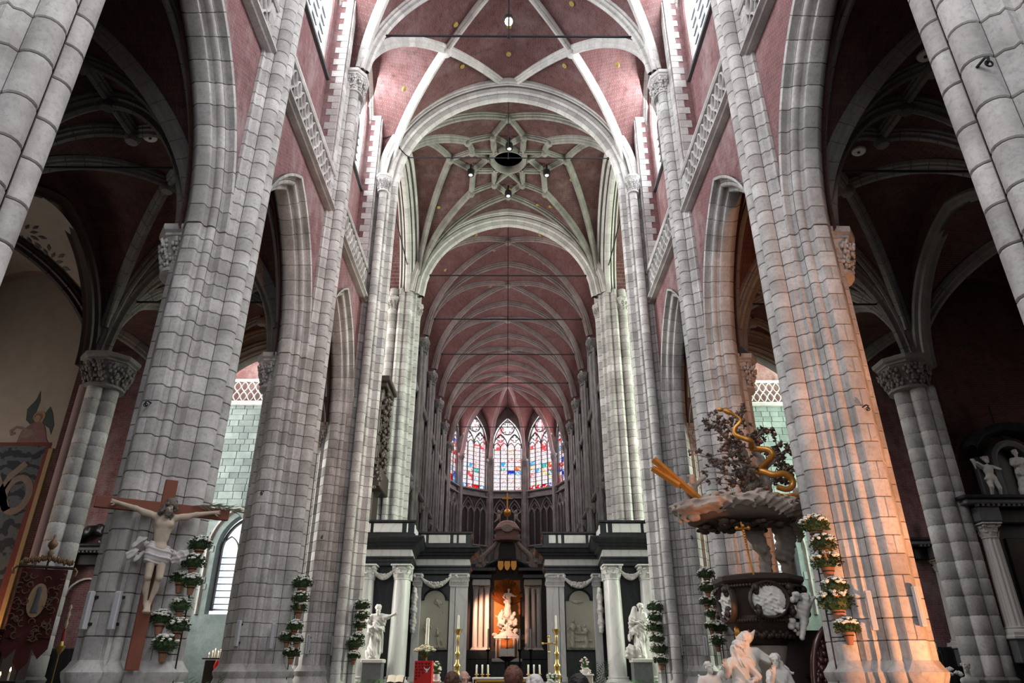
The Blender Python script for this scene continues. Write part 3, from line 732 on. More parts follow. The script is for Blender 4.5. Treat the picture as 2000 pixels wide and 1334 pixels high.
# windows
WN = [0]
def window(P, ac, hw, zb, zs, zt, lights, rows, label, pane_mat, frame_mat=None, head='simple', bar=.07, rnd=None, kind=None):
    """pointed window: frame, mullions and tracery as stone bars; every pane is a piece; P(a, z, d) maps to 3-D"""
    WN[0] += 1; frame_mat = frame_mat or STONE
    t = thing('window_%d' % WN[0], label, 'window', (0, 0, 0), kind='structure')
    fm = MB(); ol = [(ac + hw, zb)] + [(ac + x, zs + z) for x, z in arch_outline(hw, zt - zs, 12)] + [(ac - hw, zb)]
    mould_ring(fm, ol + [ol[0]], P, [(-.02, -.10), (-.10, -.06), (-.12, .02), (-.12, .12)])
    fm.build('window_frame', frame_mat, t, 30)
    tr = MB(); w = 2 * hw / lights; zl = zs - (0 if head == 'simple' else w * .3)
    fl = lambda x: next((z for (x0, z), (x1, _) in zip(parch(hw, zt - zs, 40)[:-1], parch(hw, zt - zs, 40)[1:]) if x1 <= abs(x)), zt - zs)
    for k in range(1, lights):
        x = -hw + k * w; top = zs + fl(x) if head == 'simple' else zl
        flatbar(tr, [(ac + x, zb), (ac + x, top)], bar, .14, P)
    for k in range(lights):
        c = ac - hw + (k + .5) * w
        flatbar(tr, [(c + x, zl + z) for x, z in arch_outline(w / 2, w * .8, 6)], bar * .8, .12, P)
    if head == 'foils':
        H_ = zt - zs
        for sg in (-1, 1):
            flatbar(tr, [(ac + sg * hw / 2 + x, zl + .1 + z) for x, z in arch_outline(w, w * 2.0, 10)], bar, .14, P)
            flatbar(tr, foil((ac + sg * hw / 2, zl + w * 1.42), w * .52, 4, 5), bar * .7, .1, P)
        flatbar(tr, circ((ac, zl + w * 3.0), w * .98, 24), bar * .8, .12, P); flatbar(tr, foil((ac, zl + w * 3.0), w * .92, 6, 5, PI / 6), bar * .55, .1, P)
    tr.build('tracery', frame_mat, t, 40)
    ld = MB()
    for r in range(1, rows): flatbar(ld, [(ac - hw, zb + (zs - zb) * r / rows), (ac + hw, zb + (zs - zb) * r / rows)], .045, .05, lambda a, z, d: P(a, z, d + .06))
    ld.build('glazing_bars', LEAD, t, 0)
    dz = (zs - zb) / rows
    for k in range(lights):
        for r in range(rows):
            x0 = ac - hw + k * w + .02; z0 = zb + r * dz + .012; m = MB(); x1 = x0 + w - .04; z1 = z0 + dz - .024
            m.add([P(x0, z0, .1), P(x1, z0, .1), P(x1, z1, .1), P(x0, z1, .1), P(x0, z0, .112), P(x1, z0, .112), P(x1, z1, .112), P(x0, z1, .112)], [(0, 1, 2, 3), (7, 6, 5, 4), (0, 4, 5, 1), (2, 6, 7, 3)])
            place(bpy.data.objects.new('pane', m.mesh('pane', pane_mat(r, k) if callable(pane_mat) else pane_mat, 0)), t)
    xs = np.linspace(-hw, hw, 2 * lights + 1)
    for x0, x1 in zip(xs[:-1], xs[1:]):
        m = MB(); q = [(ac + x0, zs), (ac + x1, zs)] + [(ac + x1 + (x0 - x1) * k / 4, zs + (fl(x1 + (x0 - x1) * k / 4) if abs(x1 + (x0 - x1) * k / 4) < hw - 1e-6 else 0)) for k in range(5)]
        m.add([P(a_, z, .1) for a_, z in q], [tuple(range(len(q)))]); place(bpy.data.objects.new('head_pane', m.mesh('head_pane', pane_mat(rows, int((x0 + hw) / w)) if callable(pane_mat) else pane_mat, 0)), t)
    return t
for s, side in ((-1, 'left'), (1, 'right')):
    for i, (a, b) in enumerate(BAYS):
        if i == 0: continue
        window(lambda u, z, d: (s * (7.05 + d), u, z), (a + b) / 2, 2.15, 21.9, 25.0, 28.3, 5, 7, '%s clerestory window with clear leaded panes %s' % (side, BN[i]), GLASS)
        m = MB(); m.loft([[(s * x, y, z) for x, z in ((6.9, 21.78), (6.78, 21.80), (6.76, 21.88), (6.92, 21.98))] for y in (a + .88, b - .88)], False); m.build('window_sill', LEAD, CLER[s], 20)

# ------------------------------------------------------------------ high vaults
def vault_bay(mb, y0, y1, lune, zfun=BX, xw=6.9, spr=NZ, wtop=5.9, ny=24, crown=0.0):
    """brick web: barrel between two transverse arches with side pockets whose groins run in straight plan lines from the corners to (lune, middle)"""
    ym, hb = (y0 + y1) / 2, (y1 - y0) / 2; rows = []
    nb, nl = 14, 8
    for j in range(ny + 1):
        y = y0 + (y1 - y0) * j / ny; t = abs(y - ym) / hb; xg = lune + (5.95 - lune) * t; w = wtop * math.sqrt(max(0, 1 - t ** 1.8)); row = []
        for i in range(nb + 1): x = xg * i / nb; row.append((x, zfun(x)))
        zg = zfun(xg)
        for i in range(1, nl + 1): k = i / nl; row.append((xg + (xw - xg) * k, zg + (w - zg) * k + .25 * math.sin(PI * k) * (1 - t)))
        arcl = 0; o = [(row[0], 0)]
        for p, q in zip(row[:-1], row[1:]): arcl += math.hypot(q[0] - p[0], q[1] - p[1]); o.append((q, arcl))
        rows.append((y, o))
    for sg in (-1, 1):
        m = len(rows[0][1]); v = []; uv = []
        for y, o in rows:
            for (x, z), al in o: v.append((sg * x, y, spr + z)); uv.append((y * 1.0, al))
        f = [(j * m + i, j * m + i + 1, (j + 1) * m + i + 1, (j + 1) * m + i) for j in range(ny) for i in range(m - 1)]
        mb.add(v, f, uv)
def line3(x0, y0, x1, y1, zf, n=24, z0=NZ): return [(x0 + (x1 - x0) * i / n, y0 + (y1 - y0) * i / n, z0 + zf(x0 + (x1 - x0) * i / n, y0 + (y1 - y0) * i / n)) for i in range(n + 1)]
mb = MB()
for a, b in [(-6.8, 0)] + BAYS: vault_bay(mb, a, b, 2.95)
nv = structure('ceiling', mb, VBRICK, 60, 'red brick net vault of the nave with pale stone ribs')
bz = lambda x, y: BX(x) - .02
for bi in (2, 3):
    a, b = BAYS[bi]; ym = (a + b) / 2
    for sg in (-1, 1):
        for p, q in ((a, b), (b, a)):
            rib(line3(sg * 5.93, p, sg * 2.95, ym, bz), nv, up=(0, ym, 60)); rib(line3(sg * 2.95, ym, 0, q, bz), nv, up=(0, ym, 60))
        m = MB(); c = (sg * 2.95, ym, NZ + BX(2.95) - .32); m.lathe([(.02, -.14), (.16, -.12), (.24, -.02), (.26, .06), (.2, .14), (.22, .25)], c, 12); m.build('boss', RSTONE, nv, 40)
        # wall rib round the clerestory window
        wr = [(sg * 6.82, ym + (b - a) / 2 * k / 14 * .86, NZ + 5.9 * math.sqrt(max(0, 1 - abs(k / 14 * .86) ** 1.8)) - .05) for k in range(-14, 15)]
        rib(wr, nv, prof=scaleprof(RIBP, .8), lat=Vector((1, 0, 0)), stone=.7, split=False, up=(sg * 6.8, ym, 60), name='wall_rib')
    m = MB(); m.lathe([(.02, -.16), (.2, -.14), (.3, -.02), (.3, .1), (.22, .3)], (0, b, CR - .42), 12); m.build('boss', RSTONE, nv, 40)
TRP = scaleprof(RIBP, 1.25)
for y in (13.4, 20.2):
    for sg in (-1, 1): rib(line3(sg * 5.93, y, 0, y, bz, 30), nv, prof=TRP, lat=Vector((0, 1, 0)), up=(0, y, 60))

# crossing: four deep arches and the star vault round its oculus
CYM = (26.9 + 38.1) / 2; CHB = 5.6
def zc(x, y):
    yy = (y - CYM) * 5.95 / CHB; return max(BX(min(5.95, abs(x))), BX(min(5.95, abs(yy))))
mb = MB(); n = 56; g = np.linspace(-1, 1, n + 1); v = []; uv = []
for j in g:
    for i in g:
        x, y = i * 5.95, CYM + j * CHB; v.append((x, y, NZ + zc(x, y))); uv.append((x, y) if abs(i) < abs(j) else (y, x))
f = []
for j in range(n):
    for i in range(n):
        cx, cy = (g[i] + g[i + 1]) / 2 * 5.95, (g[j] + g[j + 1]) / 2 * CHB
        if math.hypot(cx, cy) < .98: continue
        q = (j * (n + 1) + i, j * (n + 1) + i + 1, (j + 1) * (n + 1) + i + 1, (j + 1) * (n + 1) + i)
        f += [(q[0], q[1], q[2]), (q[0], q[2], q[3])] if cx * cy > 0 else [(q[0], q[1], q[3]), (q[1], q[2], q[3])]
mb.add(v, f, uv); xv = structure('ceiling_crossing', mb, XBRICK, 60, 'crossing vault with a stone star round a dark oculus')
m = MB(); m.lathe([(.86, .1), (.86, 1.6), (.01, 1.6)], (0, CYM, CR), 24); m.build('oculus_shaft', OAK, xv, 40)
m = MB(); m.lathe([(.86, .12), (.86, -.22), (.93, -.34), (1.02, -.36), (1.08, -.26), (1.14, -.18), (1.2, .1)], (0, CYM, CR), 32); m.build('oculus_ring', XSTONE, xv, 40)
zx = lambda x, y: zc(x, y) - .02
INN = [(2.3 * math.cos(PI / 8 + k * PI / 4), CYM + 2.3 * math.sin(PI / 8 + k * PI / 4)) for k in range(8)]
TIP = [((3.45 if k % 2 == 0 else 3.25) * math.cos(k * PI / 4), CYM + (3.45 if k % 2 == 0 else 3.25) * math.sin(k * PI / 4)) for k in range(8)]
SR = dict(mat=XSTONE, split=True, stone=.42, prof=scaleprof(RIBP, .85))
for k in range(8):
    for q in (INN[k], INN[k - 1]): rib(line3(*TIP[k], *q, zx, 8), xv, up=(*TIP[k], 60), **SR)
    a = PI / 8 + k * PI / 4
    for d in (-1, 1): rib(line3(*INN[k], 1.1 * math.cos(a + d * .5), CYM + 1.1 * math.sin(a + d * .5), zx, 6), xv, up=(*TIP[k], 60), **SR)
    for c in (TIP[k], INN[k]):
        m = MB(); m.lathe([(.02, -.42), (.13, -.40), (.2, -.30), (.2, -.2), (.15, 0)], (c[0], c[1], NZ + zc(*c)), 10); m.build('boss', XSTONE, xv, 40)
for sx in (-1, 1):
    for sy in (-1, 1):
        c = (sx * 5.75, CYM + sy * 5.4)
        for k in range(8):
            a = math.atan2(sy, sx); b = k * PI / 4; d = abs((a - b + PI) % (2 * PI) - PI)
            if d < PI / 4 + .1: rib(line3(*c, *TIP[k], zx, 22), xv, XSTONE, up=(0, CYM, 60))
bc = lambda x, y: BX(x, 5.3, 5.6)
for y, m_ in ((26.9, RSTONE), (38.1, RSTONE)):
    for sg in (-1, 1): rib(line3(sg * 5.295, y, 0, y, bc, 36), xv, m_, BIG, .52, Vector((0, 1, 0)), True, (0, y, 60), 'crossing_arch')
for sg in (-1, 1):
    for sy in (-1, 1): rib(line3(sg * 6.3, CYM + sy * 4.945, sg * 6.3, CYM, lambda x, y: BX(y - CYM, 4.95, 5.6), 36), xv, RSTONE, BIG, .52, Vector((1, 0, 0)), True, (sg * 6.3, CYM, 60), 'crossing_arch')

# ------------------------------------------------------------------ transept arms
for s, side in ((-1, 'north'), (1, 'south')):
    mb = MB(); n = 20; v = []; uv = []
    for x in (6.2, 19.9):
        al = 0
        for i in range(n + 1):
            y = -CHB - .4 + (2 * CHB + .8) * i / n; v.append((s * x, CYM + y, NZ + BX(min(5.95, abs(y) * 5.95 / (CHB + .4))))); uv.append((x, i * .7))
    mb.add(v, [(i, i + 1, n + 2 + i, n + 1 + i) for i in range(n)], uv); structure('ceiling_transept_' + side, mb, VBRICK, 60)
    # eastern wall of the arm: stone below, a gallery balustrade, brick above
    mb = MB(); wall_opening(mb, lambda a, z, d: (s * a, 38.9 + d, z), 7.0, 19.9, 0, 16.2, [(14.9, 1.0, 4.3, 7.6, 9.4)], .6, 8)
    tw = structure('wall_transept_' + side, mb, TSTONE if s < 0 else TSTONE, 0, 'east wall of the %s transept arm in pale squared stone' % side)
    mb = MB(); wall_opening(mb, lambda a, z, d: (s * a, 39.5 + d, z), 6.9, 19.9, 16.2, 30, [(13.4, 2.2, 20, 24.5, 27.5)], .3, 8)
    mb.add([(s * 6.9, 38.7, 16.2), (s * 19.9, 38.7, 16.2), (s * 19.9, 39.5, 16.2), (s * 6.9, 39.5, 16.2)], [(0, 1, 2, 3)]); mb.build('upper_wall', BRICK, tw, 0)
    me = {}
    for wd in (.52, .68, .86):
        m = MB(); m.bbox((0, 0, .5), (wd - .02, .06, .955), .02); me[wd] = m.mesh('stone', TSTONE, 30)
    zz = heights(4.2, 16.0, .30, .46, 5 + s); cnt = 0
    for r, (z0, z1) in enumerate(zip(zz[:-1], zz[1:])):
        x = 12.6 + .3 * (r % 2)
        while x < 17.6 and cnt < 290:
            wd = random.choice((.52, .68, .86)); c = x + wd / 2
            if not (abs(c - 14.9) < 1.5 and z0 < 9.9 - max(0, abs(c - 14.9) - .6)): inst('stone', me[wd], tw, (s * c, 38.9 - random.uniform(0, .02), z0), (0, 0, 0), (1, 1, z1 - z0)); cnt += 1
            x += wd
    m = MB(); ol = [(s * 14.9 + 1.02, 4.3)] + [(s * 14.9 + x, 7.6 + z) for x, z in arch_outline(1.02, 1.82, 10)] + [(s * 14.9 - 1.02, 4.3)]
    mould_ring(m, ol, lambda a, z, d: (a, 38.9 + d, z), [(.5, -.03), (.48, -.12), (.38, -.14), (.3, -.03), (.22, .08), (.12, .06), (.04, .2), (0, .3)]); m.build('window_surround', CSTONE, tw, 40)
    balustrade(s, 7.2 if s > 0 else -19.8, 19.8 if s > 0 else -7.2, 38.75, '%s transept gallery balustrade of pierced stone seen through the nave arches' % side, zb=15.9, axis='x')
    window(lambda a, z, d: (s * a, 39.5 + d, z), 14.9, .98, 4.5, 7.6, 9.3, 2, 9, 'lower pointed window of the %s transept glowing white' % side, GLASS, LEAD)
    area('transept_low_daylight', (s * 14.9, 40.2, 6.9), (0, -1, 0), 2.2, 5.4, 2.2, (.95, 1, 1))
    area('transept_east_daylight', (s * 13.4, 40.6, 23.8), (0, -1, -.1), 4.4, 7.5, 4.0, (.9, 1, 1) if s < 0 else (.9, 1, .9))
    mb = MB(); mb.add([(s * 13.4, 26.7, 0), (s * 19.9, 26.7, 0), (s * 19.9, 26.7, 30), (s * 13.4, 26.7, 30), (s * 6.9, 26.7, 15), (s * 13.4, 26.7, 15), (s * 13.4, 26.7, 30), (s * 6.9, 26.7, 30)], [(0, 1, 2, 3), (4, 5, 6, 7)], [(0, 0), (6, 0), (6, 30), (0, 30), (0, 15), (6, 15), (6, 30), (0, 30)]); structure('wall_transept_west_' + side, mb, BRICK)
    mb = MB(); wall_opening(mb, lambda a, z, d: (s * (19.9 + d), a, z), 26.4, 39.6, 0, 30, [(32.5, 4.3, 5, 17, 24)], .25, 8); structure('wall_transept_end_' + side, mb, TSTONE)
# ------------------------------------------------------------------ aisles and chapels
AZ, ACR, AX0, AX1 = 10.5, 15.0, 7.3, 13.2
AXM = (AX0 + AX1) / 2; AHX = (AX1 - AX0) / 2
def za(x, y, ym, hb):
    u = min(1, abs(abs(x) - AXM) / AHX); w = min(1, abs(y - ym) / hb); p = lambda t: (ACR - AZ) * math.sqrt(max(0, 1 - t ** 1.9))
    return max(p(u), p(w))
def aisle_bay(s, a, b, o):
    ym, hb = (a + b) / 2, (b - a) / 2
    z = lambda x, y: za(x, y, ym, hb) - .02
    X = lambda k: s * (AXM + k * AHX)
    up = (X(0), ym, 60)
    ar = dict(mat=ASTONE, stone=.6, split=False, up=up, prof=scaleprof(RIBP, .85))
    Ln = lambda p, q: rib(line3(*p, *q, z, 18, AZ), o, **ar)
    for kx in (-1, 1):
        for yy in (a, b):
            Ln((X(kx * .96), yy + (.1 if yy == a else -.1)), (X(0), ym))
    for yy, d in ((a, 1), (b, -1)):
        c = (X(0), yy + d * 1.25)
        for kx in (-1, 1): Ln((X(kx * .97), yy + d * .05), c)
        Ln(c, (X(0), yy))
        for p in (c, (X(0), yy)):
            m = MB(); m.lathe([(.02, -.42), (.16, -.40), (.22, -.28), (.18, -.1)], (p[0], p[1], ACR), 10); m.build('boss', ASTONE, o, 40)
    m = MB(); m.lathe([(.02, -.42), (.16, -.40), (.22, -.28), (.18, -.1)], (X(0), ym, ACR), 10); m.build('boss', ASTONE, o, 40)
for s, side in ((-1, 'left'), (1, 'right')):
    mb = MB()
    for a, b in [(-6.8, 0)] + BAYS:
        ym, hb = (a + b) / 2, (b - a) / 2; n = 24; v = []; uv = []
        for j in range(n + 1):
            for i in range(n + 1):
                x = AX0 - .15 + (AX1 - AX0 + .3) * i / n; y = a + (b - a) * j / n; z = za(x, y, ym, hb); v.append((s * x, y, AZ + z)); uv.append((y, (x - AXM) * 1.4) if abs(x - AXM) / AHX > abs(y - ym) / hb else (x, (y - ym) * 1.4))
        f = []
        for j in range(n):
            for i in range(n):
                q = (j * (n + 1) + i, j * (n + 1) + i + 1, (j + 1) * (n + 1) + i + 1, (j + 1) * (n + 1) + i)
                f += [(q[0], q[1], q[2]), (q[0], q[2], q[3])] if (i - n / 2 + .5) * (j - n / 2 + .5) > 0 else [(q[0], q[1], q[3]), (q[1], q[2], q[3])]
        mb.add(v, f, uv)
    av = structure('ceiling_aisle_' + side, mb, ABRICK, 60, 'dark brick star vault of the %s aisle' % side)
    for a, b in BAYS[1:]: aisle_bay(s, a, b, av)
    for y in PY[1:]:
        rib([(s * (AXM + AHX * .97 * math.cos(PI * k / 24)), y, AZ + (ACR - AZ) * math.sqrt(max(0, 1 - abs(math.cos(PI * k / 24)) ** 1.9)) - .03) for k in range(25)], av, ASTONE, scaleprof(RIBP, 1.15), .6, Vector((0, 1, 0)), False, (s * AXM, y, 60), 'transverse_arch')
    # inner wall rib of each bay, on the aisle face of the arcade
    for a, b in BAYS[1:]:
        ym, hb = (a + b) / 2, (b - a) / 2
        rib([(s * (AX0 + .1), ym + hb * .95 * math.cos(PI * k / 20), AZ + (ACR - AZ) * math.sqrt(max(0, 1 - abs(.95 * math.cos(PI * k / 20)) ** 1.9)) - .05) for k in range(21)], av, ASTONE, scaleprof(RIBP, .9), .6, Vector((1, 0, 0)), False, (s * AX0, ym, 60), 'wall_rib')
    # arcade back wall above the arches, aisle side
    mb = MB(); wall_opening(mb, lambda a, z, d: (s * (7.2 + d), a, z), -7, 26.9, ZS, 16.2, [((a + b) / 2, (b - a) / 2 - .88, ZS - .01, ZS, ZS + math.sqrt((AR + .10) ** 2 - AC ** 2)) for a, b in BAYS if a > 1], None, 12)
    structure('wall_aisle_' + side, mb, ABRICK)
    # outer wall of the aisle: one tall arch to each side chapel
    mb = MB(); wall_opening(mb, lambda a, z, d: (s * (13.25 + d), a, z), -7, 26.9, 0, 16, [((a + b) / 2, (b - a) / 2 - .08, 0, 10.3, 14.3) for a, b in BAYS[1:]], .3, 14)
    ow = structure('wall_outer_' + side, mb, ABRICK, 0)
    for bi, (a, b) in enumerate(BAYS[1:]):
        ym, hb = (a + b) / 2, (b - a) / 2 - .1
        m = MB(); ol = [(ym + hb, 10.3 + 0)] + [(ym + x, 10.3 + z) for x, z in arch_outline(hb, 4.0, 16)] + [(ym - hb, 10.3)]
        mould_ring(m, ol, lambda u, z, d: (s * (13.25 + d), u, z), [(.1, .02), (.08, -.12), (-.02, -.18), (-.10, -.14), (-.14, -.04), (-.24, -.02), (-.26, .10), (-.2, .2), (-.24, .3)]); m.build('chapel_arch', ASTONE if (s > 0 or bi != 1) else OAK, ow, 40)
    # clustered responds between the chapels
    for y in (20.2, 26.9):
        p = thing('aisle_column', '%s clustered aisle column with a leafy capital %s' % (side, 'between the two chapels' if y < 21 else 'at the entry to the transept'), 'column', (s * 12.72, y, 0))
        if y > 21: p['label'] = '%s dark clustered aisle column beside the transept arch' % side
        zz = heights(1.5, 9.55, .42, .52, int(y)); offs = [(-.30 * s, 0, .25), (0, -.30, .23), (-.02 * s, .30, .23), (.34 * s, -.32, .2)][:3 if (s < 0 and y < 21) else 4]
        mm = []
        for ox, oy, r in offs:
            m = MB(); m.lathe([(r - J, 0), (r, .05), (r, .95), (r - J, 1)], (ox, oy, 0), 14); mm.append(m.mesh('drum', STONE if y < 21 else ASTONE, 40))
        for z0, z1 in zip(zz[:-1], zz[1:]):
            for me in mm: inst('drum', me, p, (0, 0, z0), (0, 0, 0), (1, 1, z1 - z0))
        m = MB()
        for ox, oy, r in offs: m.lathe([(r - .016, 0), (r - .016, 9.6)], (ox, oy, 0), 12); m.lathe([(r + .16, 0), (r + .16, 1.05), (r + .08, 1.1), (r + .12, 1.2), (r + .03, 1.32), (r + .07, 1.42), (r, 1.5)], (ox, oy, 0), 14)
        m.build('base', ASTONE, p, 40)
        carved_capital('capital', p, (-.08 * s, 0, 9.5), .62, 1.05, ASTONE, 8, .95, 1.0, int(y))
        if s < 0 and y < 21:
            m = MB(); m.lathe([(.19, 1.4), (.19, 9.6)], (-.36, -.20, 0), 14); m.build('painted_shaft', plain('rose_painted_stone', (.33, .22, .22), .8, 0, 3, .2), p, 40, label='rose painted shaft')
    # end arch of the aisle towards the transept
    m = MB(); wall_opening(m, lambda u, z, d: (s * u, 26.8 + d, z), 7.4, 13.3, 0, 16, [(AXM, AHX - .35, 0, 10.4, 13.9)], .5, 14); structure('wall_aisle_end_' + side, m, ASTONE)
    m = MB(); ol = [(s * AXM + AHX - .35, 10.4)] + [(s * AXM + x, 10.4 + z) for x, z in arch_outline(AHX - .35, 3.5, 14)] + [(s * AXM - AHX + .35, 10.4)]
    mould_ring(m, ol, lambda u, z, d: (u, 26.8 + d, z), [(.55, -.02), (.5, -.14), (.4, -.1), (.3, -.2), (.2, -.1), (.08, -.12), (0, .1)]); m.build('end_arch', ASTONE, ow, 40)
    # chapel cells
    for bi, (a, b) in enumerate(BAYS[1:]):
        area('chapel_fill_light', (s * 18.7, (a + b) / 2, 7.0), (-s, 0, -.1), 1.3, 4.0, (7.0 if s < 0 else 2.0) if bi else .1, (1, .92, .84))  # added fill inside the closed cell, no window is built there
        painted = s < 0 and bi == 1
        mt = PLASTER if painted else ABRICK; m = MB()
        x0, x1 = 13.25, 19.0
        m.add([(s * x0, b + .3, 0), (s * x1, b + .3, 0), (s * x1, b + .3, 16), (s * x0, b + .3, 16)], [(0, 1, 2, 3)], [(x0, 0), (x1, 0), (x1, 16), (x0, 16)])
        m.add([(s * x1, a, 0), (s * x1, b + .3, 0), (s * x1, b + .3, 16), (s * x1, a, 16)], [(0, 1, 2, 3)], [(a, 0), (b, 0), (b, 16), (a, 16)])
        structure('wall_chapel_' + side, m, mt)
        n = 16; v = []; uv = []; xm, hx, ym, hb = (x0 + x1) / 2, (x1 - x0) / 2, (a + b) / 2, (b - a) / 2 + .3
        zcv = lambda x, y: 10.2 + 3.7 * max(math.sqrt(max(0, 1 - (abs(x - xm) / hx) ** 1.9)), math.sqrt(max(0, 1 - min(1, abs(y - ym) / hb) ** 1.9)))
        for j in range(n + 1):
            for i in range(n + 1):
                x = x0 + (x1 - x0) * i / n; y = a + (b + .3 - a) * j / n; v.append((s * x, y, zcv(x, y))); uv.append((x, y))
        m = MB(); m.add(v, [(j * (n + 1) + i, j * (n + 1) + i + 1, (j + 1) * (n + 1) + i + 1, (j + 1) * (n + 1) + i) for j in range(n) for i in range(n)], uv)
        cv = structure('ceiling_chapel_' + side, m, mt, 60)
        rm = OAK if painted else ASTONE
        for sx in (-1, 1):
            for sy in (-1, 1):
                rib([(s * (xm + sx * hx * .97 * (1 - k / 16)), ym + sy * hb * .96 * (1 - k / 16), zcv(xm + sx * hx * .97 * (1 - k / 16), ym + sy * hb * .96 * (1 - k / 16)) - .03) for k in range(17)], cv, rm, scaleprof(RIBP, .95), .8, None, False, (s * xm, ym, 60))
        m = MB(); m.lathe([(.02, -.5), (.3, -.48), (.42, -.3), (.3, -.1)], (s * xm, ym, 13.9), 12); m.build('boss', rm, cv, 40)
        if painted:
            m = MB()                                   # painted leaf garlands round the boss, lying on the plaster
            for cx, cy in ((xm - 1.3, ym + .9), (xm - 1.6, ym + 1.9), (xm + .6, ym + 1.6), (xm - .4, ym - 1.4), (xm + 1.4, ym + .6)):
                for k in range(16):
                    aa = k * PI / 8; r = .5 if k % 2 else .3
                    lx, ly = cx + r * math.cos(aa), cy + r * math.sin(aa); w = .11
                    pts = [(lx + w * math.cos(aa + q) * (1.2 if i % 2 == 0 else .5), ly + w * math.sin(aa + q) * (1.2 if i % 2 == 0 else .5)) for i, q in enumerate((0, PI / 2, PI, 3 * PI / 2))]
                    m.add([(s * x, y, zcv(x, y) - .03) for x, y in pts], [(0, 1, 2, 3)])
            m.build('painted_garland', OAK, cv, 0)
# shell behind the viewer and above the aisles (never in view, keeps the daylight honest)
mb = MB(); wall_opening(mb, lambda a, z, d: (a, -9 + d, z), -19, 19, 0, 30, [(0, 4.8, 4, 17, 24.5)]); structure('wall_west', mb, STONE)
for s, side in ((-1, 'left'), (1, 'right')):
    mb = MB(); mb.add([(s * 6.35, -9, 0), (s * 6.35, 3.2, 0), (s * 6.35, 3.2, 11), (s * 6.35, -9, 11)], [(0, 1, 2, 3)]); mb.add([(s * 6.3, -9.1, 30), (s * 6.9, -9.1, 30), (s * 6.9, -6.7, 30), (s * 6.9, -6.7, 10), (s * 6.9, -9.1, 10)], [(1, 2, 3, 4)]); mb.add([(s * 13.25, -9.1, 0), (s * 13.25, -6.9, 0), (s * 13.25, -6.9, 16), (s * 13.25, -9.1, 16), (s * 6.3, -9.1, 16), (s * 13.3, -9.1, 16), (s * 13.3, -6.7, 16), (s * 6.3, -6.7, 16), (s * 6.3, -6.7, 10), (s * 13.3, -6.7, 10)], [(0, 1, 2, 3), (4, 5, 6, 7), (7, 6, 9, 8)]); mb.add([(s * 13.2, 6.6, 0), (s * 19.1, 6.6, 0), (s * 19.1, 6.6, 16), (s * 13.2, 6.6, 16)], [(0, 1, 2, 3)]); structure('wall_west_' + side, mb, STONE)
mb = MB(); mb.add([(-7, -9.1, 29.4), (7, -9.1, 29.4), (7, -6.7, 29.4), (-7, -6.7, 29.4)], [(0, 1, 2, 3)]); structure('ceiling_west', mb, VBRICK)

# ------------------------------------------------------------------ eastern crossing piers and the choir
def cluster_pier(name, label, x, y, z1, rings, mat, base=0.0, sh=.34, caps=(), r=1.05):
    """round clustered pier: rings = [(angle, radius of the shaft, distance)]; stones cut from its outline"""
    p = thing(name, label, 'pier', (x, y, 0))
    pts = []
    N = 72
    for k in range(N):
        a = 2 * PI * k / N; d = r * .86
        for sa, sr, sd in rings:
            da = (a - sa + PI) % (2 * PI) - PI; q = sr * sr - (sd * math.sin(da)) ** 2
            if q > 0 and abs(da) < PI / 2: d = max(d, sd * math.cos(da) + math.sqrt(q))
        pts.append((d * math.cos(a), d * math.sin(a)))
    pts = pts[::-1]
    m = MB(); q = [(a * .985, b * .985) for a, b in pts]; m.loft([[(a, b, base) for a, b in q], [(a, b, z1) for a, b in q]], True); m.build('mortar_core', MORTAR, p, 40)
    mm = {0: [], 1: []}
    for v in (0, 1):
        for i in range(6):
            st = [pts[(i * 12 + v * 6 + j) % N] for j in range(13)]; nr = pnormals(st)
            if nr[6][0] * st[6][0] + nr[6][1] * st[6][1] < 0: st = st[::-1]
            mm[v].append(course_stone(st, mat, 'stone'))
    zz = heights(base, z1, sh * .9, sh * 1.12, int(y) + int(x))
    for i, (a, b) in enumerate(zip(zz[:-1], zz[1:])):
        for me in mm[i % 2]: inst('stone', me, p, (0, 0, a), (0, 0, 0), (1, 1, (b - a) / HB))
    for ca, cd, cr, cz in caps: carved_capital('capital', p, (cd * math.cos(ca), cd * math.sin(ca), cz), cr, .95, mat, 8, 1, 1, int(ca * 10))
    return p
for s, side in ((-1, 'left'), (1, 'right')):
    a0 = 0 if s < 0 else PI; d = -s
    rg = [(a0 - d * q, r, dd) for q, r, dd in ((0, .26, .98), (.55, .17, 1.02), (1.0, .24, 1.0), (1.45, .17, 1.03), (1.95, .26, 1.0), (2.6, .3, .9), (-.55, .17, 1.0), (-1.1, .24, 1.0), (-1.8, .3, .9), (3.1, .3, .9))]
    cluster_pier('crossing_pier', '%s eastern crossing pier rising behind the marble choir screen' % side, s * 6.75, 38.6, 23.2, rg, STONE, 0, .46, [(a0, .95, .32, 21.6), (a0 - d * 1.95, .98, .32, 21.6)], 1.12)
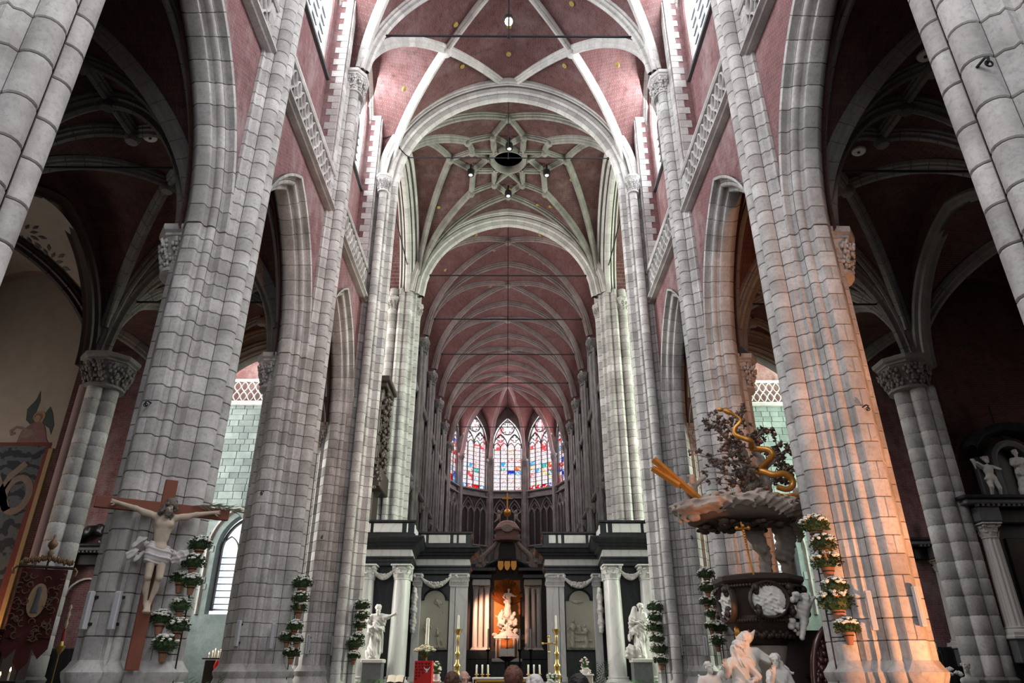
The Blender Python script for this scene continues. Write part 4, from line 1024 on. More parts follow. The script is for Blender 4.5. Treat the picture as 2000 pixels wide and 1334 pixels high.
# choir walls
CW = {}
for s, side in ((-1, 'left'), (1, 'right')):
    P = lambda a, z, d: (s * (6.3 + d), a, z)
    mb = MB(); wall_opening(mb, P, 39.2, 68.6, 0, 12.4, [((a + b) / 2, 1.7, 0, 8.2, 11.4) for a, b in zip(CY[:-1], CY[1:])], .5, 10)
    cwl = structure('wall_choir_' + side, mb, CSTONE, 0, '%s choir wall of grey bluestone' % side); CW[s] = cwl
    mb = MB(); wall_opening(mb, P, 39.2, 68.6, 12.4, 30, [((a + b) / 2, 1.35, 19.4, 24.2, 27.0) for a, b in zip(CY[:-1], CY[1:])], .5, 10); mb.build('upper_wall', CSTONE, cwl, 0)
    mb = MB(); mb.add([(s * 9.5, 39, 0), (s * 9.5, 70, 0), (s * 9.5, 70, 12.4), (s * 9.5, 39, 12.4), (s * 6.3, 39, 12.4), (s * 6.3, 70, 12.4)], [(0, 1, 2, 3), (3, 2, 5, 4)]); structure('wall_ambulatory_' + side, mb, CSTONE)
    for a, b in zip(CY[:-1], CY[1:]):
        ym = (a + b) / 2; m = MB()
        for zb in (12.5, 18.6): m.loft([[(s * x, y, zb + z) for x, z in ((6.3, 0), (6.12, .05), (6.02, .16), (6.02, .28), (6.3, .36))] for y in (a + .3, b - .3)], False)
        m.build('string_course', CSTONE, cwl, 20)
        m = MB(); mould_ring(m, [(ym + 1.7, 0), (ym + 1.7, 8.2)] + [(ym + x, 8.2 + z) for x, z in arch_outline(1.7, 3.2, 10)[1:-1]] + [(ym - 1.7, 8.2), (ym - 1.7, 0)], P, [(.3, 0), (.27, -.12), (.16, -.15), (.1, -.05), (.04, 0), (0, .15)]); m.build('arch_moulding', CSTONE, cwl, 40)
        m = MB()
        for k in range(5): flatbar(m, [(ym - 1.6 + k * .8, 13.0), (ym - 1.6 + k * .8, 17.4)], .14, .16, lambda u, z, d: P(u, z, d - .14))
        for k in range(4): flatbar(m, [(ym - 1.2 + k * .8 + x, 16.6 + z) for x, z in arch_outline(.4, .8, 6)], .12, .16, lambda u, z, d: P(u, z, d - .14))
        m.build('blind_tracery', CSTONE, cwl, 40)
        for q in (a + 1.0, b - 1.0):
            m = MB(); m.lathe([(.05, -.7), (.14, -.5), (.24, -.1), (.26, 0)], (s * 6.2, q, 12.4), 8); m.ball((s * 6.05, q, 12.05), .17, 8, 6); m.build('corbel', CSTONE, cwl, 40)
        window(lambda u, z, d: (s * (6.5 + d), u, z), ym, 1.33, 19.4, 24.2, 26.9, 3, 5, '%s choir window %s' % (side, ('next to the crossing', 'second from the crossing', 'in the middle bay', 'second from the apse', 'next to the apse')[CY.index(a)]), GLASS, CSTONE)
    for i, y in enumerate(CY[1:]):
        p = thing('choir_pier', '%s choir wall shaft %s' % (side, ('first behind the crossing', 'second behind the crossing', 'third behind the crossing', 'fourth, two bays before the apse', 'last, at the corner of the apse')[i]), 'pier', (s * 6.02, y, 0))
        m = MB()
        for oy, r in ((0, .2), (-.32, .12), (.32, .12), (-.55, .1), (.55, .1)): m.lathe([(r, 0), (r, 22.0)], (-s * (.08 if oy == 0 else 0), oy, 0), 10)
        m.build('shafts', CSTONE, p, 40)
        carved_capital('capital', p, (0, 0, 21.75), .36, .95, CSTONE, 8, 1, 1.5, i)
        m = MB(); m.lathe([(.05, -.5), (.16, -.25), (.22, 0), (.22, .08)], (-s * .18, 0, 12.2), 8); m.build('bracket', CSTONE, p, 40)
mb = MB()
CHV = brick_mat('choir_vault_brick', (.20, .078, .072), (.135, .054, .052), (.19, .13, .12), wear_amt=.2, dark_amt=.4)
for a, b in zip(CY[:-1], CY[1:]): vault_bay(mb, a, b, .02, xw=6.3, wtop=5.2, ny=20)
chv = structure('ceiling_choir', mb, CHV, 60, 'choir vault of rose brick with pale ribs')
CRIB = stone_mat('choir_rib_stone', (.34, .28, .26), (.24, .19, .18), .1, .3)
for a, b in zip(CY[:-1], CY[1:]):
    ym = (a + b) / 2
    for sg in (-1, 1):
        for y in (a, b): rib(line3(sg * 5.93, y, 0, ym, bz, 26), chv, CRIB, scaleprof(RIBP, .95), .6, None, False, (0, ym, 60))
        rib(line3(sg * 5.93, b, 0, b, bz, 26), chv, CRIB, scaleprof(RIBP, 1.1), .6, Vector((0, 1, 0)), False, (0, b, 60), 'transverse_rib')
    m = MB(); m.lathe([(.02, -.4), (.2, -.38), (.28, -.25), (.2, 0)], (0, ym, CR), 10); m.build('boss', CRIB, chv, 40)

# ------------------------------------------------------------------ apse: five bays of a polygon with stained glass
AR_ = 6.45; AY = 68.6
AV = [(AR_ * math.sin(math.radians(a)), AY + AR_ * math.cos(math.radians(a))) for a in (-90, -54, -18, 18, 54, 90)]
def stained_glass(name, tint, share, scale=15):
    """painted glass: small leaded shapes, a share of them in the tint, the others pale"""
    m, N, L = nt(name); o = N.new('ShaderNodeOutputMaterial'); t = N.new('ShaderNodeBsdfTransparent')
    e = N.new('ShaderNodeTexVoronoi'); e.feature = 'DISTANCE_TO_EDGE'; e.inputs['Scale'].default_value = scale * .5; L.new(geo_pos(N), e.inputs['Vector'])
    n1 = noise(N, L, 3.2, 3, geo_pos(N)); n2 = noise(N, L, 7, 2, geo_pos(N))
    pal = mixc(N, L, n2, (.80, .72, .72), (1, 1, 1))
    c = mixc(N, L, ramp(N, L, n1, [(.62 - share * .4, 0.0), (.68 - share * .4, 1.0)]), pal, tint)
    c = mixc(N, L, ramp(N, L, e.outputs['Distance'], [(.015, .7), (.05, 0.0)]), c, (.35, .12, .14))
    L.new(c, t.inputs[0]); L.new(t.outputs[0], o.inputs[0]); return m
GW = [stained_glass('stained_glass_pale_%d' % i, c, .14) for i, c in enumerate([(.95, .45, .4), (.6, .8, .95), (.95, .85, .6), (.9, .9, .95)])]
GR = [stained_glass('stained_glass_red', (.8, .04, .06), .5), stained_glass('stained_glass_rose', (.9, .3, .3), .45), stained_glass('stained_glass_orange', (.95, .35, .08), .4)]
GB = [stained_glass('stained_glass_blue', (.08, .2, .7), .45), stained_glass('stained_glass_sky', (.2, .6, .85), .45), stained_glass('stained_glass_teal', (.12, .65, .6), .4), stained_glass('stained_glass_yellow', (.98, .75, .3), .35)]
rs = random.Random(11)
def stained(f):
    def g(r, k):
        x = rs.random()
        if f in (0, 4): return rs.choice(GR[:2] + GB[:2] + GW)
        if r == 0: return rs.choice(GR[:2] if f in (1, 3) else GW) if x < .8 else rs.choice(GB)
        if r in (3, 4, 5): return rs.choice(GR) if x < .25 else rs.choice(GB) if x < .5 else rs.choice(GW)
        if r >= 10: return rs.choice(GW) if x < .7 else GR[1]
        return rs.choice(GW) if x < .9 else rs.choice([GR[1], GB[1], GB[3]])
    return g
AN = ['far left sliver', 'left', 'middle', 'right', 'far right sliver']
ACW = MB(); apx = (0, AY)
for f in range(5):
    A, B = Vector(AV[f]), Vector(AV[f + 1]); C_ = (A + B) / 2; t = (B - A).normalized(); nn = Vector((t.y, -t.x))
    if nn.dot(C_ - Vector((0, AY))) < 0: nn = -nn
    P = lambda a, z, d, C_=C_, t=t, nn=nn: (C_.x + t.x * a + nn.x * d, C_.y + t.y * a + nn.y * d, z)
    hw = (B - A).length / 2
    mb = MB(); wall_opening(mb, P, -hw, hw, 0, 30, [(0, 1.6, 19.3, 24.6, 27.6)], .3, 12)
    aw = structure('wall_apse_%d' % (f + 1), mb, CSTONE, 0, 'apse wall bay below the %s stained window' % AN[f])
    m = MB(); m.add([P(-1.55, 13.4, -.02), P(1.55, 13.4, -.02), P(1.55, 18.4, -.02), P(-1.55, 18.4, -.02)], [(0, 1, 2, 3)]); m.build('recess_shade_panel', plain('shade_dark_stone_%d' % f, (.045, .04, .04), .9, 0, 3, .4), aw, 0)  # shade of the recesses put in as a dark sheet behind the tracery
    m = MB(); Pf = lambda u, z, d, P=P: P(u, z, d - .2)
    for k in range(5): flatbar(m, [(-1.55 + k * .775, 13.4), (-1.55 + k * .775, 16.6)], .13, .2, Pf)
    for k in range(4): flatbar(m, [(-1.1625 + k * .775 + x, 16.5 + z) for x, z in arch_outline(.3875, .75, 6)], .12, .2, Pf)
    for sg in (-1, 1):
        flatbar(m, [(sg * .775 + x, 16.5 + z) for x, z in arch_outline(.775, 1.75, 8)], .13, .2, Pf)
        flatbar(m, [(sg * .775, 16.95), (sg * .775 + .38, 17.4), (sg * .775, 17.85), (sg * .775 - .38, 17.4), (sg * .775, 16.95)], .12, .2, Pf)
    for z in (13.35, 18.45): flatbar(m, [(-hw, z), (hw, z)], .22, .3, lambda u, zz_, d, P=P: P(u, zz_, d - .3))
    flatbar(m, [(-hw, 19.15), (hw, 19.15)], .25, .4, lambda u, zz_, d, P=P: P(u, zz_, d - .34))
    for sg in (-1, 1): flatbar(m, [(sg * 1.7, 13.4), (sg * 1.7, 18.4)], .14, .22, Pf)
    m.build('blind_tracery', CSTONE, aw, 40)
    window(lambda a, z, d, P=P: P(a, z, d + .12), 0, 1.58, 19.3, 24.3, 27.5, 4, 11, '%s stained glass window of the apse' % AN[f], stained(f), LEAD, 'foils', .12)
    # vault web over the bay
    w = [(x, 24.6 + z) for x, z in arch_outline(hw, 4.3, 12)]; top = (0, AY, CR); v = []; uv = []
    for a_, z in w:
        p = Vector(P(a_, z, 0)); q = Vector(top)
        for k in range(9):
            u = k / 8; e = p.lerp(q, u); r = math.hypot(e.x, e.y - AY); zb = NZ + BX(min(5.95, r)); e.z = e.z * (1 - u) + max(zb, e.z) * u if u < 1 else CR; v.append(e); uv.append((a_, u * 6))
    ACW.add(v, [(i * 9 + k, i * 9 + k + 1, i * 9 + k + 10, i * 9 + k + 9) for i in range(len(w) - 1) for k in range(8)], uv)
apv = structure('ceiling_apse', ACW, CHV, 60, 'rose brick vault of the apse')
for f in range(6):
    vx, vy = AV[f][0] * .96, AY + (AV[f][1] - AY) * .96
    rib(line3(vx, vy, 0, AY, lambda x, y: BX(math.hypot(x, y - AY)) - .04, 24), apv, CRIB, scaleprof(RIBP, .95), .6, None, False, (0, AY, 60))
    p = thing('apse_shaft', 'slender apse shaft %s' % ('at the far left corner of the apse', 'left of the left stained window', 'between the left and middle stained windows', 'between the middle and right stained windows', 'right of the right stained window', 'at the far right corner of the apse')[f], 'shaft', (vx, vy, 0))
    m = MB(); m.lathe([(.24, 0), (.24, 22.0)], (0, 0, 0), 10)
    for q in (-.3, .3): m.lathe([(.11, 0), (.11, 22.4)], (q * math.cos(math.radians(-54 + 36 * (f - 1))), -q * math.sin(math.radians(-54 + 36 * (f - 1))) * .6, 0), 8)
    m.build('shafts', CSTONE, p, 40); carved_capital('capital', p, (0, 0, 21.85), .30, .85, CSTONE, 8, 1, 1, f)
# ================================================================== CHOIR SCREEN
def run_plan(mb, poly, prof, flip=1):
    """moulding profile (outward, z) along a plan polyline with mitred corners"""
    n = len(poly); rings = []
    for i, p in enumerate(poly):
        p = Vector(p); d0 = (p - Vector(poly[i - 1])).normalized() if i else None; d1 = (Vector(poly[i + 1]) - p).normalized() if i < n - 1 else None
        d0 = d0 or d1; d1 = d1 or d0; n0 = Vector((d0.y, -d0.x)) * flip; n1 = Vector((d1.y, -d1.x)) * flip; m = (n0 + n1); m = m / max(.25, m.dot(n0))
        rings.append([(p.x + m.x * o, p.y + m.y * o, z) for o, z in prof])
    return mb.loft(rings, False)
def corinthian(name, parent, c, r, h, mat, square=None):
    """bell, two rows of acanthus leaves, corner volutes and a hollow-sided abacus; square = (half width, half depth) for a pilaster"""
    mb = MB(); hx, hy = square or (r, r)
    if square: mb.bbox((c[0], c[1], c[2] + h * .45), (2 * hx, 2 * hy, h * .9), .02)
    else: mb.lathe([(r, 0), (r * 1.06, .02 * h), (r * 1.06, .06 * h), (r * .98, .09 * h), (r * .98, .5 * h), (r * 1.15, .85 * h)], c, 16)
    o = mb.build(name, mat, parent, 40)
    lf = MB(); pos = []
    for row, (z, k) in enumerate(((.10, 8), (.40, 8))):
        for i in range(k):
            if square:
                m = 4; u = (i % 4 + .5 + .5 * (row) - .25) / 4 * 2 - 1
                if i >= 4: continue
                pos.append((c[0] + hx * u, c[1] - hy, 0, -1, z))
            else:
                a = 2 * PI * (i + .5 * row) / k; pos.append((c[0] + r * math.cos(a), c[1] + r * math.sin(a), math.cos(a), math.sin(a), z))
    for x, y, nx, ny, z in pos:
        tx, ty = -ny, nx; w = (hx * .30 if square else r * .36)
        L_ = [(0, 1.0, 0), (.10, 1.05, .14), (.16, .9, .26), (.30, .6, .33), (.36, .4, .28)]
        rows = [[(x + nx * d * r * .9 + tx * w * k * q, y + ny * d * r * .9 + ty * w * k * q, c[2] + (z + zz) * h) for q in (-1, -.4, 0, .4, 1)] for d, k, zz in L_]
        lf.loft(rows, False)
    for sx in (-1, 1):
        for sy in ((-1,) if square else (-1, 1)):
            q = (c[0] + sx * (hx * (.92 if square else .92)), c[1] + sy * (hy * 1.0 if square else r * .92), c[2] + .80 * h)
            lf.ball(q, r * .24 if not square else .10, 8, 6); lf.ball((q[0] + sx * .03, q[1] + sy * .04, q[2]), r * .12 if not square else .06, 6, 4)
    lf.build('acanthus_leaves', mat, o, 50)
    ab = MB(); k = 1.32
    ab.bbox((c[0], c[1], c[2] + .94 * h), (2 * hx * (1.12 if square else k), 2 * (hy + .08) if square else 2 * r * k, .11 * h), .02); ab.build('abacus', mat, o, 20)
    return o
def column(parent, x, y, z0, z1, r, mat, cap=.66, flutes=0, name='column', capmat=None):
    m = MB(); h = z1 - z0
    if flutes:
        N = flutes * 4; rings = []
        for t in np.linspace(0, 1, 7):
            rr = r * (1 - .14 * t ** 1.6); rings.append([(x + rr * (1 - .10 * (k % 4 in (1, 2)) - .03 * (k % 4 == 0) * 0) * math.cos(2 * PI * k / N), y + rr * (1 - .10 * (k % 4 in (1, 2))) * math.sin(2 * PI * k / N), z0 + .22 * r * 2 + (h - .44 * r - cap) * t) for k in range(N)])
        m.loft(rings, True)
    else: m.lathe([(r, .3 * r)] + [(r * (1 - .14 * t ** 1.6), .3 * r + (h - cap - .3 * r) * t) for t in (.2, .4, .6, .8, 1)], (x, y, z0), 20)
    o = m.build(name, mat, parent, 40)
    b = MB(); b.lathe([(r * 1.3, 0), (r * 1.32, .12 * r), (r * 1.18, .2 * r), (r * 1.12, .3 * r), (r * 1.2, .38 * r), (r * 1.2, .46 * r), (r, .52 * r)], (x, y, z0), 20); b.bbox((x, y, z0 - .06), (r * 2.7, r * 2.7, .12), .01); b.build('column_base', mat, o, 40)
    corinthian('column_capital', parent, (x, y, z1 - cap), r * .9, cap, capmat or mat)
    return o
def garland(parent, a, b, sag, r, mat):
    m = MB(); P = [Vector(a).lerp(Vector(b), t) - Vector((0, 0, sag * 4 * t * (1 - t))) for t in np.linspace(0, 1, 13)]
    m.tube(P, [r * (.45 + 1.1 * math.sin(PI * t)) for t in np.linspace(0, 1, 13)], 8); rr = random.Random(3)
    for t in np.linspace(.05, .95, 34):
        i = min(11, int(t * 12)); p = P[i].lerp(P[i + 1], t * 12 - i); k = r * (.5 + 1.0 * math.sin(PI * t))
        m.ball((p.x + rr.uniform(-.3, .3) * k, p.y - k * .6, p.z + rr.uniform(-.8, .8) * k), k * rr.uniform(.4, .6), 6, 4)
    return m.build('garland', mat, parent, 60)
def screen(s, side):
    t = thing('choir_screen', '%s half of the black and white marble choir screen with columns and a balcony' % side, 'screen', (0, 33.5, 0))
    X = lambda x: s * x; Y = lambda y: y - 33.5; fl = s
    A = [(X(1.95), Y(38.2)), (X(1.95), Y(36.6)), (X(4.72), Y(36.6)), (X(4.5), Y(33.5)), (X(7.9), Y(33.5))]
    def run(name, prof, mat, poly=A): m = MB(); run_plan(m, poly, prof, fl); return m.build(name, mat, t, 20)
    # black backing walls
    m = MB(); run_plan(m, [(x, y) for x, y in A], [(-.32, 0), (-.32, 6.1)], fl); m.build('black_wall', BLACKM, t, 0)
    run('plinth', [(0.16, 0), (.16, .95), (.22, 1.0), (.22, 1.12), (-.3, 1.16)], WHITEM)
    run('architrave', [(-.36, 6.02), (0, 6.06), (0, 6.2), (.05, 6.22), (.05, 6.34), (.12, 6.38), (.12, 6.45), (-.05, 6.46)], BLACKM)
    run('frieze', [(.0, 6.44), (.02, 6.47), (.02, 6.77), (0, 6.8)], WHITEM)
    run('cornice', [(.0, 6.76), (.12, 6.80), (.14, 6.90), (.26, 6.95), (.28, 7.03), (.46, 7.08), (.50, 7.20), (.58, 7.27), (.58, 7.33), (-.4, 7.40)], BLACKM)
    run('parapet', [(.08, 7.36), (.14, 7.40), (.14, 7.48), (.06, 7.50), (.06, 8.0), (.16, 8.04), (.16, 8.12), (-.12, 8.14), (-.12, 7.36)], BLACKM)
    for x0, x1, y in ((2.15, 2.5, 36.5), (2.62, 2.78, 36.5), (2.95, 4.05, 36.5), (4.2, 4.45, 36.5), (4.72, 4.78, 33.4), (5.0, 6.35, 33.4), (6.5, 7.5, 33.4)):
        m = MB(); m.bbox((X((x0 + x1) / 2), Y(y) + .03, 7.76), (x1 - x0, .06, .42), .012); m.build('parapet_panel', WHITEM, t, 20)
    for y0, y1 in ((33.75, 34.1), (34.3, 35.7), (35.85, 36.3)):
        m = MB(); xx = 4.5 + .22 * ((y0 + y1) / 2 - 33.5) / 3.1; m.bbox((X(xx - .08), Y((y0 + y1) / 2), 7.76), (.05, y1 - y0, .42), .012); m.build('parapet_panel', WHITEM, t, 20)
    for x in (4.85, 6.45): column(t, X(x), Y(33.35), 1.2, 6.05, .40, WHITEM, .66)
    m = MB(); m.bbox((X(4.62), Y(33.75), 3.3), (.22, .5, 4.2), .02); m.build('side_pilaster', WHITEM, t, 20); corinthian('pilaster_capital', t, (X(4.6), Y(33.8), 5.4), .3, .64, WHITEM, (.16, .28))
    garland(t, (X(5.2), Y(33.2), 5.82), (X(6.15), Y(33.2), 5.82), .32, .085, STATUE)
    # inner wing
    for x0, x1, nm in ((1.97, 2.58, 'pilaster'), (2.6, 2.86, 'pilaster'), (4.3, 4.68, 'pilaster')):
        m = MB(); m.bbox((X((x0 + x1) / 2), Y(36.62) + (.04 if x0 == 2.6 else 0), 3.3), (x1 - x0, .22, 4.3), .015); m.bbox((X((x0 + x1) / 2), Y(36.6), 1.25), (x1 - x0 + .1, .3, .22), .02); m.build(nm, WHITEM, t, 20)
        corinthian('pilaster_capital', t, (X((x0 + x1) / 2), Y(36.6), 5.42), .3, .64, WHITEM, ((x1 - x0) / 2 + .02, .15))
    garland(t, (X(2.85), Y(36.4), 5.88), (X(4.35), Y(36.4), 5.88), .40, .095, STATUE)
    P = lambda a, z, d: (X(0) + a, Y(36.86) - .0 + d, z)
    ol = [(-.70, 2.55), (.70, 2.55), (.70, 4.80), (.52, 4.80)] + [(.52 * math.cos(PI * k / 12), 4.80 + .47 * math.sin(PI * k / 12)) for k in range(1, 12)] + [(-.52, 4.80), (-.70, 4.80)]
    cx = 3.62 * s
    m = MB(); m.extr([(cx + a, Y(36.78), z) for a, z in ol], (0, .1, 0)); panel = m.build('relief_panel', RELIEF, t, 0)
    m = MB(); mould_ring(m, [(cx + a, z) for a, z in ol], lambda a, z, d: (a, Y(36.78) + d, z), [(0, .02), (-.0, -.04), (.05, -.08), (.11, -.06), (.12, .06)], True); m.build('relief_frame', BLACKM, t, 20)
    f = []                                              # two carved figures and a cloud, standing a hand's breadth out of the slab
    def fig(x, z, h, lean, sit=False):
        k = h / 1.6
        f.extend([('c', (x, 0, z), (x + lean * .3, 0, z + .75 * k), .17 * k, .13 * k, .05), ('e', (x + lean * .5, -.06, z + 1.02 * k), (.17 * k, .14, .26 * k), .05), ('e', (x + lean * .7, -.06, z + 1.42 * k), (.09 * k, .09 * k, .12 * k), .03),
                  ('c', (x + lean * .5 - .14 * k, -.03, z + 1.2 * k), (x - .26 * k, -.07, z + .9 * k), .055 * k, .045 * k, .04), ('c', (x + lean * .5 + .14 * k, -.03, z + 1.2 * k), (x + .30 * k, -.07, z + 1.0 * k), .055 * k, .045 * k, .04)])
        if sit: f.extend([('c', (x, 0, z + .5 * k), (x + .3 * k, -.06, z + .35 * k), .13 * k, .1 * k, .06), ('c', (x + .3 * k, -.04, z + .35 * k), (x + .36 * k, 0, z), .1 * k, .08 * k, .05)])
    if s < 0: fig(-.36, 2.75, 1.25, .05); fig(.28, 2.72, .86, -.12, True); f += [('e', (.2, 0, 4.7), (.25, .06, .12), .1), ('e', (.08, -.03, 4.82), (.08, .08, .08), .05), ('c', (.22, 0, 4.65), (.42, 0, 4.2), .04, .02, .05)]
    else: fig(-.42, 2.72, 1.3, .1); fig(.3, 2.7, 1.05, -.1); f += [('e', (-.05, -.03, 3.5), (.12, .08, .2), .05), ('c', (-.5, 0, 2.95), (.5, 0, 2.95), .06, .06, .06), ('e', (-.1, 0, 4.75), (.3, .04, .1), .1), ('c', (-.2, 0, 3.3), (.2, 0, 3.3), .07, .07, .05)]
    f += [('e', (0, .06, 3.6), (.55, .03, 1.0), .03), ('c', (-.6, .02, 2.66), (.6, .02, 2.66), .07, .07, .08)]
    o = sdf_obj('relief_figures', f, RELIEF, panel, .022, addf(creases(.02, 34, 0, 12), lumps(.006, 22)), None, (cx, Y(36.75), 0))
    # carved trophy on the return face
    q = [('e', (0, 0, 3.4 + .28 * k), (.12 + .05 * (k % 2), .22 - .03 * (k % 3), .22), .08) for k in range(7)]
    sdf_obj('carved_trophy', q, STATUE, t, .04, lumps(.02, 24), None, (X(4.46), Y(35.2), 0))
    return t
SCR = {s: screen(s, n) for s, n in ((-1, 'left'), (1, 'right'))}

# ------------------------------------------------------------------ statues in front of the screen
def robed(H=1.75, head=(0, 0, 0), beard=0, arms=(), lean=0.0, flare=.25, fold=.016, extra=(), nohead=False, hair=.03, hands=True):
    k = H / 1.75; sc = lambda p: tuple(v * k for v in p)
    q = [('c', (-.03, 0, .10), (lean * .5, 0, .95), flare, .17, .1), ('e', (-.08, -.05, .18), (flare * .9, flare * .85, .2), .1), ('e', (lean * .6, 0, .98), (.20, .16, .18), .1), ('e', (lean * .9, 0, 1.24), (.19, .13, .26), .1),
         ('c', (lean - .16, 0, 1.42), (lean + .16, 0, 1.42), .075, .075, .08), ('c', (lean, 0, 1.42), (lean + head[0] * .05, -.01, 1.56), .06, .052, .03),
         ('e', (-.09, -.22, .05), (.045, .11, .05), .02), ('e', (.09, -.18, .05), (.045, .11, .05), .02), ('c', (lean + .16, -.03, 1.42), (-.2, -.12, .85), .07, .09, .08), ('c', (-.22, -.12, .9), (.18, -.16, .62), .08, .05, .08)]
    q += list(extra)
    for a in arms:
        for p0, p1, r0, r1 in zip(a[:-2], a[1:-1], (.075, .058), (.062, .045)): q.append(('c', p0, p1, r0, r1, .04))
        q.append(('c', a[0], tuple(Vector(a[0]).lerp(Vector(a[1]), .9)), .085, .085, .04))
        q += hand_prims(a[-2], Vector(a[-1]), 1 if a[-2][0] > 0 else -1, 1.15, .5)
    hp, T = head_prims((lean + head[0] * .06, -.02, 1.665), head[0], head[1], 1.2, beard, .02, head[2])
    q += hp
    rr = random.Random(int(H * 100 + beard * 50))
    for i in range(26):
        a = rr.uniform(0, 2 * PI); e = rr.uniform(.05, 1.2); p = T(.082 * math.cos(a) * math.cos(e), .022 + .092 * math.sin(a) * math.cos(e), .03 + .088 * math.sin(e))
        if T(0, 0, 0)[1] - p[1] > .05 and p[2] < T(0, 0, 0)[2] + .05: continue
        q.append(('e', p, (hair, hair, hair), .015))
    return [('c', sc(x[1]), sc(x[2]), x[3] * k, x[4] * k, x[5] * k) if x[0] == 'c' else ('e', sc(x[1]), sc(x[2]), x[3] * k, *x[4:]) for x in q]
def pedestal(x, y, h, label):
    p = thing('pedestal', label, 'pedestal', (x, y, 0)); m = MB(); m.bbox((0, 0, h / 2 - .08), (.84, .7, h - .16), .02); m.bbox((0, 0, .1), (1.0, .86, .2), .03); m.build('shaft', GREYST, p, 20)
    m = MB(); m.bbox((0, 0, h - .08), (.94, .8, .16), .03); m.build('top_slab', STATUE, p, 20); return p
pedestal(-5.72, 32.6, 2.08, 'grey stone pedestal under the statue with the outstretched arm'); pedestal(5.78, 32.6, 2.10, 'grey stone pedestal under the hooded bearded statue')
fz = lambda amp: addf(creases(amp, 26, 9, 6, 0, .12, 1.25), creases(amp * .8, 14, 6, 24, 1, .9, 1.62), folds(amp * .4, 50, 20, 9, 2, .1, 1.2))
q = robed(2.12, (.25, 0, .05), .05, [((-.19, 0, 1.40), (-.34, -.05, 1.12), (-.14, -.22, 1.02), (1, -.3, 0)), ((.19, 0, 1.41), (.42, -.10, 1.38), (.62, -.16, 1.46), (.9, -.2, .4))], .02, .25, extra=[('c', (.3, -.05, 1.36), (.24, 0, .95), .10, .05, .06), ('c', (-.18, -.1, .95), (.22, -.14, .98), .1, .08, .08), ('c', (.24, 0, .95), (.2, -.05, .25), .07, .1, .1)])
t = thing('statue', 'white marble statue stretching out an arm on the left pedestal', 'statue', (-5.72, 32.6, 2.08)); sdf_obj('carved_figure', q, STATUE, t, .016, fz(.03))
q = robed(2.16, (.75, .1, .28), .12, [((-.19, 0, 1.40), (-.30, -.08, 1.14), (.02, -.2, 1.18), (1, -.2, .3)), ((.19, 0, 1.40), (.31, -.08, 1.12), (.10, -.22, 1.08), (-1, -.2, .2))], .05, .25, hair=.028, extra=[('c', (-.24, -.04, 1.3), (-.36, -.04, .62), .10, .07, .06), ('c', (.2, -.1, .9), (-.1, -.2, .3), .1, .12, .08), ('c', (-.1, .06, 1.62), (-.2, .02, 1.3), .10, .12, .08)])
t = thing('statue', 'white marble statue of a bearded hooded man bowing on the right pedestal', 'statue', (5.78, 32.6, 2.10)); sdf_obj('carved_figure', q, STATUE, t, .016, fz(.03))
sdf_obj('carved_wheel_of_cloth', [('e', (0, 0, .25), (.26, .2, .3), .05), ('c', (-.2, 0, .1), (.3, 0, .08), .1, .08, .08), ('e', (.15, -.05, .12), (.12, .1, .12), .05)], STATUE, t, .03, lumps(.03, 20), None, (-.42, -.12, .0))

# ================================================================== HIGH ALTAR
HY = 61.0
al = thing('high_altar', 'tall dark baroque high altar with orange lit columns and a gilt cross on top', 'altar', (0, HY, 0))
def hb(name, c, d, mat, b=.05): m = MB(); m.bbox(c, d, b); return m.build(name, mat, al, 20)
hb('altar_base', (0, .3, 1.2), (7.4, 2.6, 2.4), BLACKM); hb('altar_plinth', (0, 0, 2.75), (6.6, 1.7, .7), BLACKM)
for sg in (-1, 1):
    hb('column_plinth', (sg * 2.2, -.2, 3.06), (1.5, 1.2, .24), WHITEM)
    for x, y in ((2.62, -.2), (2.18, .25), (1.66, -.25)): column(al, sg * x, y, 3.25, 7.95, .21, WHITEM, .62)
    hb('entablature_block', (sg * 2.15, -.05, 8.25), (1.5, 1.3, .5), WHITEM if sg < 0 else RELIEF); hb('entablature_cap', (sg * 2.15, -.05, 8.7), (1.8, 1.6, .34), BLACKM)
    hb('cornice', (sg * 2.0, -.1, 9.25), (2.2, 1.8, .3), BLACKM); hb('back_pier', (sg * 2.6, 1.0, 6), (1.6, .6, 6.5), OAK)
hb('back_wall', (0, 1.4, 6), (6.4, .3, 8), OAK)
m = MB(); ar = [(math.cos(PI * k / 20) * 1.55, 9.2 + .6 * math.sin(PI * k / 20)) for k in range(21)]
mould_ring(m, ar, lambda a, z, d: (a, d, z), [(-.1, .6), (-.1, -.5), (.1, -.7), (.25, -.75), (.4, -.6), (.4, .6)]); m.build('arched_cornice', BLACKM, al, 30)
m = MB()                                                # gilded glory: rays fanning behind the figure
for k in range(25):
    a = math.radians(20 + 140 * k / 24); L_ = 2.3 if k % 2 else 1.9
    p, q = Vector((0, .9, 6.4)), Vector((math.cos(a) * L_ * .62, .75, 6.4 + math.sin(a) * L_)); w = Vector((-math.sin(a), 0, math.cos(a))) * .09
    m.add([p + w * .2, p - w * .2, q - w * 1.3, q + w * 1.3, p + Vector((0, -.06, 0)), q + Vector((0, -.12, 0))], [(0, 4, 5, 3), (4, 1, 2, 5)])
m.add([(-1.1, 1.0, 4.4), (1.1, 1.0, 4.4), (1.1, 1.0, 8.6), (-1.1, 1.0, 8.6)], [(0, 1, 2, 3)]); m.build('gilded_glory', plain('orange_gilding', (.42, .15, .03), .5, .4, 6, .3), al, 0)
rr = random.Random(4)
q = robed(2.0, (.2, .1, -.2), 0, [((-.19, 0, 1.40), (-.3, -.1, 1.2), (-.18, -.3, 1.05), (.6, -.5, 0)), ((.19, 0, 1.40), (.4, -.1, 1.3), (.55, -.2, 1.25), (1, -.2, .2))], .06, .3, hair=.03)
